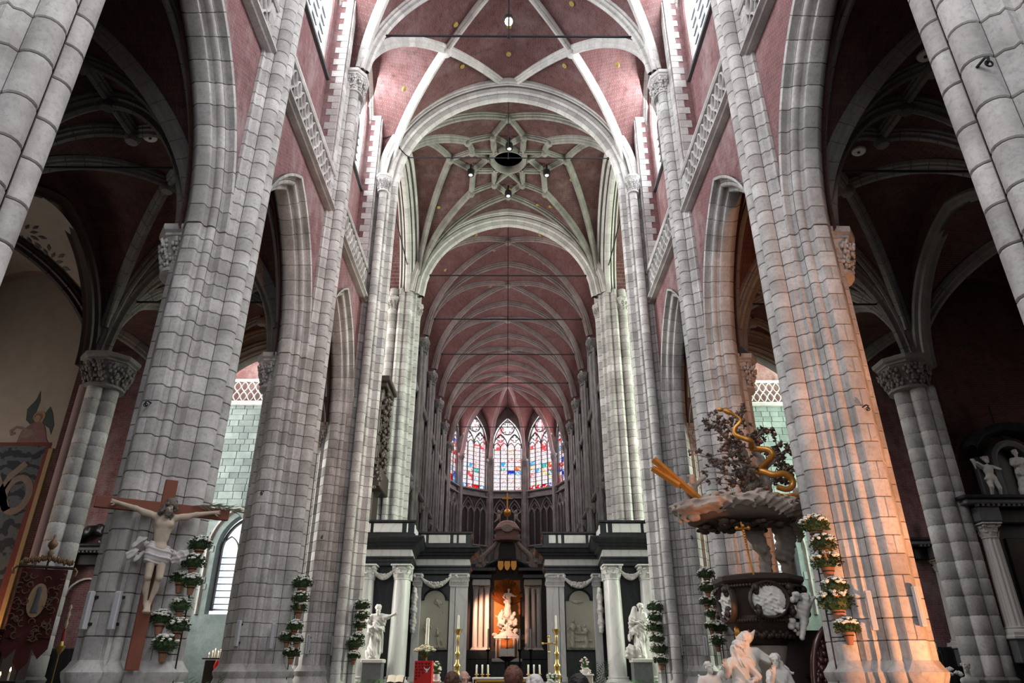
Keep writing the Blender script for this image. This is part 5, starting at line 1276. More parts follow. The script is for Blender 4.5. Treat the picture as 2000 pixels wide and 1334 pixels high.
sdf_obj('carved_assumption_figure', q, STATUE, al, .04, fz(.025), None, (.05, -.1, 5.75))
cl = []
for i in range(46): cl.append(('e', (rr.gauss(0, .55), rr.uniform(-.35, .2), 4.15 + rr.uniform(0, 1.7)), (rr.uniform(.14, .26), .2, rr.uniform(.13, .24)), .08))
for i in range(9):
    x, z = rr.uniform(-.85, .85), 4.2 + rr.uniform(0, 1.9); cl += head_prims((x, -.45, z), rr.uniform(-.6, .6), 0, .95)[0][:3] + [('c', (x, -.4, z - .12), (x + rr.uniform(-.15, .15), -.35, z - .42), .12, .09, .06), ('c', (x, -.42, z - .18), (x + rr.choice((-.3, .3)), -.45, z - .02), .05, .035, .04), ('c', (x, -.4, z - .42), (x + rr.uniform(-.25, .25), -.42, z - .72), .075, .045, .04)]
sdf_obj('carved_cloud_of_angels', cl, STATUE, al, .045, lumps(.012, 16))
tb = hb('tabernacle_step', (0, -1.3, 2.34), (2.4, .8, .25), WHITEM)
for x in (-.85, -.55, .55, .85):
    m = MB(); m.lathe([(.12, 0), (.12, .08), (.085, .12), (.075, 1.35), (.12, 1.42), (.12, 1.5)], (x, -1.45, 2.45), 10); m.build('tabernacle_column', WHITEM, al, 40)
hb('tabernacle_body', (0, -1.15, 3.2), (1.5, .5, 1.55), MATS['orange_gilding']); hb('tabernacle_entablature', (0, -1.3, 4.0), (2.1, .8, .16), WHITEM)
m = MB(); m.extr([(-1.05, -1.7, 4.08), (1.05, -1.7, 4.08), (0, -1.7, 4.5)], (0, .6, 0)); m.build('tabernacle_pediment', WHITEM, al, 0)
m = MB(); m.lathe([(.2, 0), (.12, .08), (.07, .25), (.16, .42), (.06, .55), (.1, .7), (.03, .8)], (0, -1.7, 2.47), 10); m.box((0, -1.7, 3.6), (.06, .06, 1.0)); m.box((0, -1.7, 3.85), (.4, .05, .06)); m.build('altar_crucifix', IRON, al, 40)
# crowning lantern with volutes, seated angels, orb and cross
for sg in (-1, 1):
    m = MB(); pts = [(sg * (1.95 - .9 * t + .35 * math.sin(t * PI * 2)), -.3, 9.5 + 2.7 * t) for t in np.linspace(0, 1, 15)]; m.tube(pts, [.26 - .12 * t for t in np.linspace(0, 1, 15)], 8)
    sp = [(pts[0][0] + sg * (.05 + .32 * (1 - k / 16) * math.cos(k * .55)) - sg * .3, -.3, 9.6 + .32 * (1 - k / 16) * math.sin(k * .55)) for k in range(15)]; m.tube(sp, .1, 6); m.build('volute_console', PWOOD, al, 50)
    q = robed(1.5, (-sg * .6, 0, .1), 0, [((-.19, 0, 1.40), (-.34, -.1, 1.15), (-.2, -.3, 1.0), (.6, -.5, 0)), ((.19, 0, 1.40), (.36, -.1, 1.2), (.5, -.25, 1.3), (1, -.2, .4))], -sg * .1, .36, hair=.04, extra=[('c', (.05, 0, .8), (.1, -.4, .55), .16, .13, .08), ('c', (-sg * .1, .1, 1.3), (sg * .45, .15, 1.7), .1, .03, .06), ('c', (sg * .1, .1, 1.3), (sg * .55, .15, 1.2), .1, .03, .06)])
    sdf_obj('seated_angel', q, PWOOD, al, .045, fz(.025), None, (sg * 2.35, -.3, 9.4))
    sdf_obj('putto', [('e', (0, 0, .3), (.17, .15, .28), .08), ('e', (0, -.05, .72), (.15, .15, .17), .04), ('c', (.1, 0, .45), (-sg * .35, 0, .8), .07, .05, .05), ('c', (0, 0, .2), (sg * .35, -.1, -.15), .1, .06, .06), ('c', (sg * .1, .1, .5), (sg * .5, .1, .85), .08, .03, .05)], PWOOD, al, .045, lumps(.015, 20), None, (sg * .75, -.2, 13.4))
m = MB(); m.lathe([(.95, 0), (1.2, .1), (1.2, .3), (1.0, .36), (1.0, .9), (1.15, 1.0), (1.15, 1.15), (1.0, 1.3), (.8, 1.6), (.5, 1.8), (.1, 1.9)], (0, 0, 11.55), 18); m.build('lantern_dome', plain('rose_stone', (.26, .15, .13), .6, 0, 4, .25), al, 40)
m = MB(); m.lathe([(.30, 0), (.42, .05), (.46, .14), (.40, .2)], (0, 0, 0), 16); o = m.build('oval_opening', PWOOD, al, 40, (0, -1.0, 12.6)); o.rotation_euler = (PI / 2, 0, 0); o.scale = (1.1, .8, 1)
m = MB(); m.lathe([(.31, .0), (.02, .02)], (0, 0, 0), 14); o = m.build('dark_oval', OAK, al, 40, (0, -1.06, 12.6)); o.rotation_euler = (PI / 2, 0, 0); o.scale = (1.1, .8, 1)
m = MB(); pts = [(math.cos(PI * k / 12) * .85, 0, 10.9 + 1.1 * math.sin(PI * k / 12)) for k in range(13)]; m.tube(pts, .16, 8); m.tube([(-1.0, 0, 9.6), (-.85, 0, 10.9)], .2, 8); m.tube([(1.0, 0, 9.6), (.85, 0, 10.9)], .2, 8); m.build('lantern_arch', PWOOD, al, 50)
hb('dark_lantern_recess', (0, .4, 10.6), (1.6, .3, 2.2), OAK)
m = MB(); m.ball((0, 0, 14.1), .33, 14, 10); o = m.build('gilt_orb', GILT, al, 60); m = MB(); m.bbox((0, 0, 15.1), (.13, .1, 1.5), .02); m.bbox((0, 0, 15.35), (.95, .1, .12), .02); m.build('gilt_cross', GILT, al, 20)
for x, r in ((-.55, .2), (0, 0), (.55, -.2)):
    m = MB(); m.extr([(x + w * .22, -.95, 9.55 + z * .36) for w, z in ((-1, 1), (1, 1), (1.1, 0), (.7, -.8), (0, -1.1), (-.7, -.8), (-1.1, 0))], (0, .12, 0)); m.build('heraldic_cartouche', GILT, al, 0)
# side candles on the high altar
for x in (-1.55, 1.05, 1.95):
    t = thing('altar_candle', 'tall white candle on a dark stick at the high altar, %s' % {-1.55: 'left of the tabernacle', 1.05: 'beside the tabernacle', 1.95: 'before the right columns'}[x], 'candle', (x * .93, 57.6, 0))
    m = MB(); m.lathe([(.26, 0), (.26, .1), (.06, .3), (.05, 1.2), (.12, 1.5), (.05, 1.8), (.06, 2.9), (.16, 3.0), (.16, 3.08)], (0, 0, 0), 10); m.build('candlestick', IRON, t, 50)
    m = MB(); m.lathe([(.05, 3.06), (.05, 4.5), (.01, 4.55)], (0, 0, 0), 8); m.build('wax_candle', WAX, t, 50)
# ================================================================== CRUCIFIX on the left pier
cr = thing('crucifix', 'large red-brown wooden crucifix with a painted carved figure on the left pier', 'crucifix', (-6.13, 12.52, 0), math.radians(33))
m = MB(); m.bbox((0, .05, 3.22), (.21, .09, 3.15), .008); m.build('upright_beam', CROSSW, cr, 20)
m = MB(); m.bbox((-.02, .06, 4.28), (2.22, .10, .20), .008); m.build('cross_beam', CROSSW, cr, 20)
q = [('e', (0, -.13, 3.97), (.165, .105, .21), .06), ('e', (0, -.125, 3.76), (.125, .09, .16), .06), ('e', (0, -.12, 3.55), (.145, .105, .13), .05), ('c', (-.15, -.12, 4.10), (.15, -.12, 4.10), .06, .06, .06),
     ('c', (0, -.13, 4.1), (.02, -.18, 4.24), .055, .05, .03)]
for sg in (-1, 1):
    q += [('c', (sg * .17, -.12, 4.10), (sg * .50, -.12, 4.20), .058, .045, .04), ('c', (sg * .50, -.12, 4.20), (sg * .80, -.06, 4.28), .046, .030, .02), ('e', (sg * .3, -.125, 4.13), (.11, .05, .055), .03),
          ('c', (sg * .08, -.13, 3.50), (sg * .088, -.22, 3.08), .086, .060, .012), ('e', (sg * .086, -.228, 3.07), (.052, .052, .062), .02), ('c', (sg * .084, -.20, 3.05), (sg * .034, -.12, 2.66), .054, .032, .01), ('e', (sg * .082, -.15, 2.92), (.048, .052, .12), .02), ('e', (sg * .075, -.2, 3.97), (.07, .04, .055), .04),
          ('c', (sg * .02, -.12, 2.66), (sg * .02 + .01, -.20, 2.53), .038, .03, .02), ('e', (sg * .03, -.21, 2.53), (.035, .07, .03), .02)]
    q += hand_prims((sg * .80, -.06, 4.28), (sg, 0, .12), sg, .9, 1.0)
hp, T = head_prims((.03, -.23, 4.28), .35, .28, .98, .07, .02, .35); q += hp
body = sdf_obj('carved_body', q, CORPUS, cr, .0125)
q = []; rr = random.Random(9)
for i in range(130):
    a = rr.uniform(0, 2 * PI); e = rr.uniform(-.7, 1.35); p = T(.085 * math.cos(a) * math.cos(e), .02 + .095 * math.sin(a) * math.cos(e), .03 + .092 * math.sin(e))
    loc = T(0, -.06, -.03)
    if (Vector(p) - Vector(loc)).length < .062: continue
    q.append(('e', p, (.030, .030, .030), .006))
for sg in (-1, 1):
    for i in range(22): q.append(('e', T(sg * (.085 + .03 * rr.random()), .03 - .09 * rr.random(), .02 - .24 * rr.random()), (.028, .028, .028), .008))
q += [('c', T(-.04, -.07, -.075), T(-.018, -.105, -.16), .034, .024, .015), ('c', T(.04, -.07, -.075), T(.018, -.105, -.155), .034, .024, .015)] + [('e', T(rr.uniform(-.05, .05), -.10, rr.uniform(-.16, -.08)), (.02, .02, .02), .006) for i in range(14)]
sdf_obj('hair_and_beard', q, CARVEH, body, .0125)
q = [('c', (-.12, -.13, 3.60), (.12, -.13, 3.54), .08, .08, .06), ('c', (-.13, -.15, 3.48), (.13, -.15, 3.44), .10, .10, .06), ('c', (-.12, -.17, 3.38), (.12, -.17, 3.36), .095, .09, .06)]
sdf_obj('loincloth', q, CLOTHW, cr, .0115, addf(creases(.018, 9, 10, 36), creases(.007, 16, 10, 70, 2)))
for sg, pts in ((-1, [(.15, 3.60), (.24, 3.66), (.32, 3.70), (.38, 3.60), (.36, 3.48), (.43, 3.40), (.30, 3.38), (.22, 3.46)]), (1, [(.15, 3.54), (.26, 3.52), (.36, 3.50), (.42, 3.44), (.34, 3.38), (.26, 3.40), (.44, 3.52), (.2, 3.45)])):
    q = [('e', (sg * x, -.08, z), (.066, .04, .07), .05) for x, z in pts]
    sdf_obj('flying_cloth_end', q, CLOTHW, cr, .0125, addf(creases(.020, 30, 12, 26 * sg, sg), creases(.009, 20, 30, -46, 2)))
pb = thing('palm_branch', 'dried palm branch tucked behind the right end of the cross beam', 'branch', (-6.13, 12.52, 0), math.radians(33))
m = MB(); rr = random.Random(2); pts = [(.42 + .75 * t, -.03 - .05 * t, 4.36 + .12 * math.sin(t * 2.2) - .12 * t) for t in np.linspace(0, 1, 10)]; m.tube(pts, [.012 - .009 * t for t in np.linspace(0, 1, 10)], 5)
for p in pts[1:]:
    for k in range(6):
        d = Vector((rr.uniform(.1, .3), rr.uniform(-.05, .03), rr.uniform(-.11, .09))); a = Vector(p); m.add([a, a + d * .5 + Vector((0, 0, .008)), a + d, a + d * .5 - Vector((0, 0, .008))], [(0, 1, 2, 3)])
m.build('dry_leaves', plain('dry_palm', (.13, .12, .07), .8, 0, 14, .3), pb, 0)

# ================================================================== PULPIT
PX, PYY = 5.36, 15.5
pu = thing('pulpit', 'carved oak and marble pulpit with a tree, a gilt serpent and a draped canopy', 'pulpit', (PX, PYY, 0))
PX0 = lambda x: x - PX
def octo(r, k=16, ph=PI / 8): return r
m = MB(); m.lathe([(.20, 2.02), (.34, 2.1), (.44, 2.2), (.62, 2.36), (.68, 2.46), (.74, 2.52), (.74, 2.60), (.71, 2.66), (.78, 2.95), (.80, 3.10), (.78, 3.2), (.86, 3.26), (.93, 3.34), (.93, 3.42), (.80, 3.46), (.78, 3.30), (.0, 2.75)], (0, 0, 0), 8, 1, 1, PI / 8)
tubm = m.build('tub', OAK, pu, 25)
m = MB()
for k in range(8):                                        # scrolls, swags and leaf carving on every corner and under the rim
    a = PI / 8 + k * PI / 4
    for u in np.linspace(0, 1, 9):
        r = .79 + .10 * math.sin(u * PI * 3); z = 2.62 + .62 * u; m.ball((r * math.cos(a), r * math.sin(a), z), .055 + .03 * math.sin(u * 9), 7, 5)
    sp = [((.84 + .05 * math.cos(j * .7)) * math.cos(a + .14 * (1 - j / 14) * math.cos(j * .6)), (.84 + .05 * math.cos(j * .7)) * math.sin(a + .14 * (1 - j / 14) * math.cos(j * .6)), 3.16 + .12 * (1 - j / 14) * math.sin(j * .6)) for j in range(13)]; m.tube(sp, .026, 5)
    for j in range(10):
        b = a + PI / 4 * (j + .5) / 10; m.ball((.74 * math.cos(b), .74 * math.sin(b), 2.56), .04, 6, 4); m.ball((.84 * math.cos(b), .84 * math.sin(b), 3.22), .035, 6, 4); m.ball((.58 * math.cos(b), .58 * math.sin(b), 2.3 + .04 * math.sin(j * 2)), .06, 6, 4)
m.build('carved_scrolls', OAK, pu, 60, kind='stuff')
def medallion(name, ang, w, h, z, seed):
    d = Vector((math.cos(ang), math.sin(ang), 0)); tt = Vector((-d.y, d.x, 0)); c = d * .77; rr = random.Random(seed)
    m = MB(); rings = []
    for k, dep in ((1.22, .0), (1.2, .09), (1.1, .13), (1.02, .10), (1.0, .05)): rings.append([c + tt * w * k * math.cos(2 * PI * i / 28) + d * dep + Vector((0, 0, z + h * k * math.sin(2 * PI * i / 28))) for i in range(28)])
    m.loft(rings, True); fr = m.build(name + '_frame', OAK, pu, 40)
    q = [('e', (0, .03, 0), (w, .06, h), .02)]
    for i in range(26): x, zz = rr.uniform(-.75, .75) * w, rr.uniform(-.8, .35) * h; q.append(('c', (x, -.015, zz), (x + rr.uniform(-.1, .1), -.03, zz + rr.uniform(-.06, .08)), rr.uniform(.018, .035), rr.uniform(.012, .025), .02))
    o = sdf_obj(name, q, STATUE, fr, .016, lumps(.006, 50)); o.location = c + d * .06 + Vector((0, 0, z)); o.rotation_euler = (0, 0, math.atan2(d.y, d.x) + PI / 2)
medallion('oval_medallion', math.radians(-97), .33, .31, 2.93, 1); medallion('side_medallion', math.radians(-163), .24, .33, 2.9, 2)
rr = random.Random(5); q = []
for i in range(60):
    t = rr.random(); a = math.radians(-50 + 26 * (rr.random() - .5) * 1.6); q.append(('e', ((.96 - .25 * t) * math.cos(a), (.96 - .25 * t) * math.sin(a) , 3.05 - .75 * t + rr.uniform(-.05, .05)), (rr.uniform(.03, .07),) * 3, .03))
hp, _ = head_prims((.66, -.80, 2.97), .2, .2, .85); q += hp + [('c', (.64, -.74, 2.82), (.58, -.66, 2.52), .11, .08, .05), ('c', (.66, -.8, 2.8), (.80, -.84, 2.97), .045, .035, .03), ('c', (.58, -.7, 2.52), (.46, -.74, 2.22), .07, .05, .04)]
sdf_obj('carved_putto_and_leaves', q, STATUE, pu, .018, lumps(.006, 40))
m = MB(); rr = random.Random(8)
for i in range(40): a = math.radians(rr.uniform(-170, -140)); z = rr.uniform(2.05, 2.4); m.ball((.62 * math.cos(a) + rr.uniform(-.06, .06), .62 * math.sin(a), z), rr.uniform(.03, .06), 6, 4, (1, 1, 1.7))
m.build('gilded_flames', GILT, pu, 60)
# stem and the trunks that carry the canopy
m = MB(); m.lathe([(.7, 0), (.7, .3), (.5, .5), (.36, 1.0), (.34, 1.7), (.44, 2.1)], (0, .1, 0), 14); m.build('stem', PWOOD, pu, 40)
bark = lumps(.022, 26)
def limb(pts, r0, r1, k=.06): return [('c', tuple(pts[i]), tuple(pts[i + 1]), r0 + (r1 - r0) * i / (len(pts) - 1), r0 + (r1 - r0) * (i + 1) / (len(pts) - 1), k) for i in range(len(pts) - 1)]
q = limb([(.36, .75, 0), (.38, .7, 1.6), (.42, .6, 2.6), (.40, .55, 3.4), (.44, .5, 3.9), (.30, .35, 4.4), (.22, .2, 4.8)], .16, .12, .02) + limb([(1.0, .75, 0), (.98, .72, 2.0), (.95, .6, 3.3), (.93, .55, 3.9), (.85, .4, 4.4), (.7, .3, 4.8)], .12, .16, .02)
q += limb([(.34, .4, 4.1), (.05, .3, 4.5), (-.3, .2, 4.75)], .14, .1) + limb([(.86, .5, 4.0), (1.0, .4, 4.4), (1.1, .3, 4.75)], .2, .14) + limb([(.35, .3, 4.9), (.28, .3, 5.6), (.22, .35, 6.2), (.10, .4, 6.9)], .2, .07) + limb([(.6, .3, 4.9), (.6, .25, 5.5), (.62, .3, 6.0), (.5, .35, 6.6)], .16, .06)
sdf_obj('tree_trunks', q, PWOOD, pu, .034, bark)
# canopy: a broad shell draped with cloth
q = []
for i in range(9): a = 2 * PI * i / 9; q.append(('e', (-.26 + .74 * math.cos(a) * 1.18, -.05 + .62 * math.sin(a), 4.86 - .03 * math.cos(a) + .05 * math.sin(a * 3)), (.58, .54, .21), .10))
q += [('c', (-1.1, -.62, 4.95), (.2, -.72, 5.02), .13, .10, .08), ('c', (.1, -.70, 5.06), (.85, -.6, 4.90), .12, .09, .08), ('c', (.85, -.55, 4.95), (1.0, -.35, 4.45), .13, .07, .08), ('c', (-1.3, -.3, 4.95), (-1.5, -.25, 4.55), .15, .07, .08), ('c', (-.6, -.75, 4.9), (-.35, -.78, 4.68), .12, .05, .08), ('c', (.3, -.72, 4.95), (.5, -.74, 4.70), .12, .05, .08), ('c', (1.0, -.1, 4.8), (1.12, .1, 4.2), .14, .06, .08)]
sdf_obj('canopy_cloth', q, PWOOD, pu, .022, addf(creases(.055, 9, 7, 20), creases(.035, 20, 12, -16, 1), folds(.012, 5, 40, 22, 3)))
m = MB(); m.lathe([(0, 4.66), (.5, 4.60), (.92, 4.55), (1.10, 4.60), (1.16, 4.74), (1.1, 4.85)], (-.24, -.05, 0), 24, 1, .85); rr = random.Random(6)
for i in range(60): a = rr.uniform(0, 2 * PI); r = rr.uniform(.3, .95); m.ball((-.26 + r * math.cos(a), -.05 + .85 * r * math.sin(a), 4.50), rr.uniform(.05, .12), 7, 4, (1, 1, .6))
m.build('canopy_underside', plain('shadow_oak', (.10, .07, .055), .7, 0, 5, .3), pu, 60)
# tree crown: twigs, leaves and fruit
rr = random.Random(12); tw = MB(); lv = MB(); fr = MB(); tips = []
BR = [(( -.28, .35, 6.2), (-1.05, .2, 6.95), .06), ((-.28, .35, 6.0), (-1.65, .1, 6.2), .05), ((-.2, .3, 5.8), (-1.2, .0, 5.75), .06), ((-.2, .3, 5.5), (-.95, -.1, 5.45), .05), ((-.1, .3, 5.6), (-.6, -.2, 5.9), .05), ((-.42, .4, 6.7), (-.2, .3, 7.25), .045), ((-.42, .4, 6.8), (-.75, .5, 7.15), .04),
      ((.14, .3, 6.0), (.75, .3, 6.55), .06), ((.14, .3, 5.9), (.95, .2, 6.35), .055), ((.16, .25, 5.7), (1.05, .1, 5.85), .05), ((.16, .25, 5.6), (.6, -.1, 5.6), .05), ((.02, .35, 6.5), (.45, .3, 6.9), .045), ((.02, .35, 6.4), (.1, .0, 6.75), .04), ((-.28, .35, 6.3), (-.7, .2, 6.55), .05), ((-.2, .3, 6.0), (-.75, -.1, 6.25), .05), ((0, .3, 5.3), (-.5, -.2, 5.35), .05)]
for a, b, r in BR:
    a, b = Vector(a) + Vector((.52, 0, 0)), Vector(b) * 1; b.x = b.x * .9 + .45; mid = a.lerp(b, .5) + Vector((rr.uniform(-.1, .1), rr.uniform(-.1, .1), rr.uniform(-.05, .12))); P = [a, a.lerp(mid, .5), mid, mid.lerp(b, .5), b]; tw.tube(P, [r, r * .8, r * .65, r * .5, r * .25], 6)
    for k in range(14):
        t = rr.uniform(.25, 1.05); p = a.lerp(b, t) + Vector((rr.gauss(0, .12), rr.gauss(0, .12), rr.gauss(0, .10))); tw.tube([a.lerp(b, min(1, t - .1)), p], [r * .3, r * .15], 4)
        for j in range(7):
            d = Vector((rr.gauss(0, 1), rr.gauss(0, 1), rr.gauss(0, 1))).normalized(); e = d.cross(Vector((rr.random(), rr.random(), 1))).normalized(); L_ = rr.uniform(.07, .13); lv.add([p, p + d * L_ * .5 + e * L_ * .35, p + d * L_, p + d * L_ * .5 - e * L_ * .35, p + d * L_ * .5 + d.cross(e) * .02], [(0, 1, 4), (1, 2, 4), (2, 3, 4), (3, 0, 4)])
        if k < 4: fr.ball(p + Vector((rr.uniform(-.05, .05), -.06, -.03)), rr.uniform(.035, .055), 8, 6)
        if k < 2: fr.ball(p + Vector((0, -.04, .05)), .03, 6, 4)
tw.build('twigs', PWOOD, pu, 50); o = lv.build('carved_leaves', plain('brown_carved_leaf', (.13, .095, .08), .7, 0, 9, .4, .3), pu, 0); o['kind'] = 'stuff'; fr.build('carved_fruit', plain('ruddy_carved_fruit', (.22, .10, .06), .5, .15, 9, .4), pu, 60, kind='stuff')
SP = [(-.78, -.1, 7.16), (-.62, -.12, 7.10), (-.42, -.14, 6.98), (-.36, -.14, 6.86), (-.50, -.10, 6.70), (-.52, -.12, 6.55), (-.40, -.2, 6.44), (-.22, -.22, 6.36), (-.10, .1, 6.28), (.05, -.1, 6.20), (.18, -.24, 6.12), (.20, -.2, 5.98), (.02, .2, 5.80), (-.12, -.1, 5.68), (-.06, -.26, 5.55), (.12, -.34, 5.47), (.36, -.36, 5.48), (.52, -.34, 5.36), (.50, -.34, 5.20), (.34, -.36, 5.13), (.12, -.36, 5.20)]
sp = [Vector((p[0] * 1.0 + .44, p[1] - .06, p[2] + (.12 if p[2] < 5.6 else .04))) for p in SP]; fine = []
for i in range(len(sp) - 1):
    p0, p1, p2, p3 = sp[max(i - 1, 0)], sp[i], sp[i + 1], sp[min(i + 2, len(sp) - 1)]
    for t in (0, .25, .5, .75): fine.append(.5 * ((2 * p1) + (p2 - p0) * t + (2 * p0 - 5 * p1 + 4 * p2 - p3) * t * t + (3 * p1 - p0 - 3 * p2 + p3) * t ** 3))
m = MB(); n = len(fine); m.tube(fine, [.026 + .046 * min(1, i / n * 2.2) * (1 if i < n - 6 else .8) + (.03 if 2 < i < 6 else 0) for i in range(n)], 10); m.ball(fine[0], .06, 8, 6, (1.6, .9, .8)); m.build('gilded_serpent', GILT, pu, 60)
m = MB(); rr = random.Random(15)
for i in range(16): m.ball((rr.uniform(.35, .95), -.5, rr.uniform(5.04, 5.14)), rr.uniform(.05, .09), 7, 5, (1.6, 1, .5))
m.build('gilded_leaves', GILT, pu, 60)
q, _ = head_prims((.98, -.5, 5.16), .5, .2, .9); q += [('c', (.95, -.45, 5.05), (.6, -.4, 4.85), .1, .1, .06), ('c', (.5, -.52, 5.0), (.8, -.58, 4.86), .05, .04, .04)] + hand_prims((.62, -.58, 4.92), (.8, -.3, -.3), 1, 1.2, .8)
sdf_obj('carved_putto', q, PWOOD, pu, .024, None)
# cross of two gilt beams pushed through the canopy, with the putto that holds it
m = MB()
def beam(a, b, w):
    a, b = Vector(a), Vector(b); t = (b - a).normalized(); u = t.orthogonal().normalized() * w; v = t.cross(u); m.loft([[p + u + v, p - u + v, p - u - v, p + u - v] for p in (a, b)], True, True)
beam((-2.10, -.5, 5.90), (-.68, -.62, 4.48), .055); beam((-2.12, -.42, 5.72), (-1.62, -.62, 5.28), .05); m.build('gilded_cross_beams', GILT, pu, 0)
q, _ = head_prims((-1.28, -.45, 5.46), -.5, .2, .9); q += [('e', (-1.30, -.35, 5.24), (.14, .13, .18), .05), ('c', (-1.2, -.4, 5.34), (-1.0, -.5, 5.50), .05, .04, .03), ('c', (-1.4, -.4, 5.30), (-1.6, -.48, 5.30), .05, .04, .03), ('c', (-1.32, -.35, 5.1), (-1.5, -.4, 4.92), .08, .06, .05), ('c', (-1.25, -.35, 5.1), (-1.1, -.5, 5.0), .08, .06, .05), ('c', (-1.2, -.2, 5.3), (-.95, -.1, 5.62), .06, .02, .05), ('c', (-1.5, -.2, 4.9), (-1.55, -.1, 4.6), .1, .05, .06)]
for i in range(14): q.append(('e', (-1.45 + rr.uniform(-.15, .2), -.35 + rr.uniform(-.1, .1), 4.75 + rr.uniform(-.12, .25)), (rr.uniform(.05, .1),) * 3, .05))
for i in range(12): a = rr.uniform(0, 6.28); q.append(('e', (-1.28 + .08 * math.cos(a), -.42 + .07 * math.sin(a), 5.53 + rr.uniform(-.01, .04)), (.03, .03, .03), .01))
sdf_obj('carved_putto', q, PWOOD, pu, .022, None)
m = MB(); m.tube([(-.35, -.86, 3.4), (-.40, -.88, 3.75), (-.48, -.91, 4.45)], .018, 6); m.tube([(-.56, -.91, 4.30), (-.36, -.91, 4.32)], .025, 6); m.ball((-.46, -.93, 4.36), .04, 8, 6)
for i in range(9): m.ball((-.455 + .004 * i, -.93, 4.25 - .05 * i), .034 - .002 * i, 7, 5)
for x in (-.58, -.34): m.ball((x, -.91, 4.32), .045, 6, 4)
m.build('gilded_crucifix', GILT, pu, 60)
# marble figures at the foot
def fmH(H): return addf(creases(.024 * H / 1.6, 22, 12, 14, 0, -1, .80 * H), creases(.014 * H / 1.6, 40, 18, 22, 1, -1, .82 * H))
fm_ = fmH(1.3)
q = robed(1.6, (.45, .1, .15), .0, [((-.19, 0, 1.40), (-.36, -.14, 1.18), (-.42, -.3, 1.32), (-.3, -.3, .8)), ((.19, 0, 1.40), (.3, -.1, 1.12), (.05, -.24, 1.0), (-1, -.3, 0))], 0, .34, hair=.045, extra=[('e', (-.02, .04, 1.62), (.13, .14, .15), .05)] + [('c', (.12 * math.cos(i * .24 - 3.4) + .03 * math.sin(2 * j + i), -.10 - .02 * (i % 3) + .14 * abs(math.cos(i * .24 - 3.4)), 1.70 - .13 * j), (.12 * math.cos(i * .24 - 3.4) + .03 * math.sin(2 * j + 2 + i) + .012 * j * math.cos(i * .24 - 3.4), -.11 - .02 * (i % 3) + .14 * abs(math.cos(i * .24 - 3.4)) - .015 * j, 1.57 - .13 * j), .026, .022, .008) for i in range(15) for j in range(3) if abs(i - 7) > 1 or j > 1])
def foot_statue(label, x, y, q, rz=0, h=.015, disp=fm_, z=0.0, base=True):
    t = thing('statue', label, 'statue', (x, y, z), rz); sdf_obj('carved_figure', q, STATUE, t, h, disp)
    if base: m = MB(); m.bbox((0, 0, -z / 2), (.7, .6, z), .03); m.build('plinth', GREYST, t, 20)
    return t
foot_statue('white marble long-haired figure seated at the foot of the pulpit', 4.40, 14.35, q, .1, .010, fmH(1.6), .50)
q = robed(1.6, (-.7, .15, .5), .10, [((-.19, 0, 1.40), (-.24, .05, 1.1), (-.2, .08, .9), (0, 0, -1)), ((.19, 0, 1.40), (.42, -.1, 1.22), (.68, -.15, 1.10), (1, -.2, -.4))], .0, .28, extra=[('e', (-.0, .03, 1.70), (.14, .15, .13), .06), ('c', (-.13, .03, 1.66), (-.2, .05, 1.3), .09, .1, .08), ('c', (.1, .0, 1.72), (.22, .04, 1.84), .06, .02, .04)])
foot_statue('veiled marble old man leaning over the long-haired figure below the pulpit tub', 4.74, 14.80, q, .1, .010, fmH(1.6), .68)
q = robed(1.5, (-.55, -.05, .0), .0, [((-.19, 0, 1.40), (-.3, -.14, 1.16), (-.24, -.26, 1.42), (.0, -.2, 1)), ((.19, 0, 1.40), (.28, -.05, 1.12), (.2, -.2, .9), (-.5, -.5, 0))], .0, .28, hair=.035, extra=[('c', (.12, .05, 1.62), (.2, .05, 1.2), .06, .06, .06)])
foot_statue('marble youth raising a finger at the foot of the pulpit', 5.12, 14.40, q, .15, .010, fmH(1.45), .38)
q = robed(1.35, (.4, 0, -.2), .0, [((-.19, 0, 1.40), (-.28, -.1, 1.15), (-.2, -.25, 1.0), (.6, -.5, 0)), ((.19, 0, 1.40), (.28, -.1, 1.15), (.2, -.2, 1.0), (-.6, -.5, 0))], .0, .24, hair=.035, extra=[('c', (.08, .12, 1.3), (.34, .2, 1.55), .07, .06, .05), ('c', (.34, .2, 1.55), (.42, .22, 1.1), .06, .03, .05), ('c', (-.08, .12, 1.3), (-.22, .2, 1.5), .06, .03, .05)])
foot_statue('small marble angel with folded wings left of the pulpit foot', 3.86, 14.6, q, -.1, .010, fmH(1.3), .40)
# stair with its carved handrail
st = thing('pulpit_stair', 'dark glossy carved stair winding up to the pulpit beside the orange pier', 'stair', (6.25, 15.0, 0))
RW = plain('oxblood_varnish', (.055, .018, .014), .25, 0, 6, .4, .5)
m = MB(); P = [(-.62 + .75 * t ** 2, -.95 + .2 * t, 1.2 + 1.35 * t + .2 * math.sin(t * PI)) for t in np.linspace(0, 1, 12)]; m.tube(P, .06, 8); m.tube([(x + .05, y, z - .18) for x, y, z in P], .035, 6)
m.build('handrail', RW, st, 50)
m = MB()
for i in range(10):
    p = P[i + 1]; m.tube([(p[0] + .03, p[1], p[2] - .1), (p[0] + .06, p[1], p[2] - .55)], .035, 6)
    for j in range(5): m.ball((p[0] + rr.uniform(-.08, .14), p[1] - .02, p[2] - .2 - .12 * j), rr.uniform(.05, .08), 6, 5)
m.tube([(.1 + .34 * (1 - k / 20) * math.cos(k * .45), -.85, 1.95 + .5 * (1 - k / 20) * math.sin(k * .45)) for k in range(18)], .06, 7); m.build('carved_balusters', RW, st, 60)
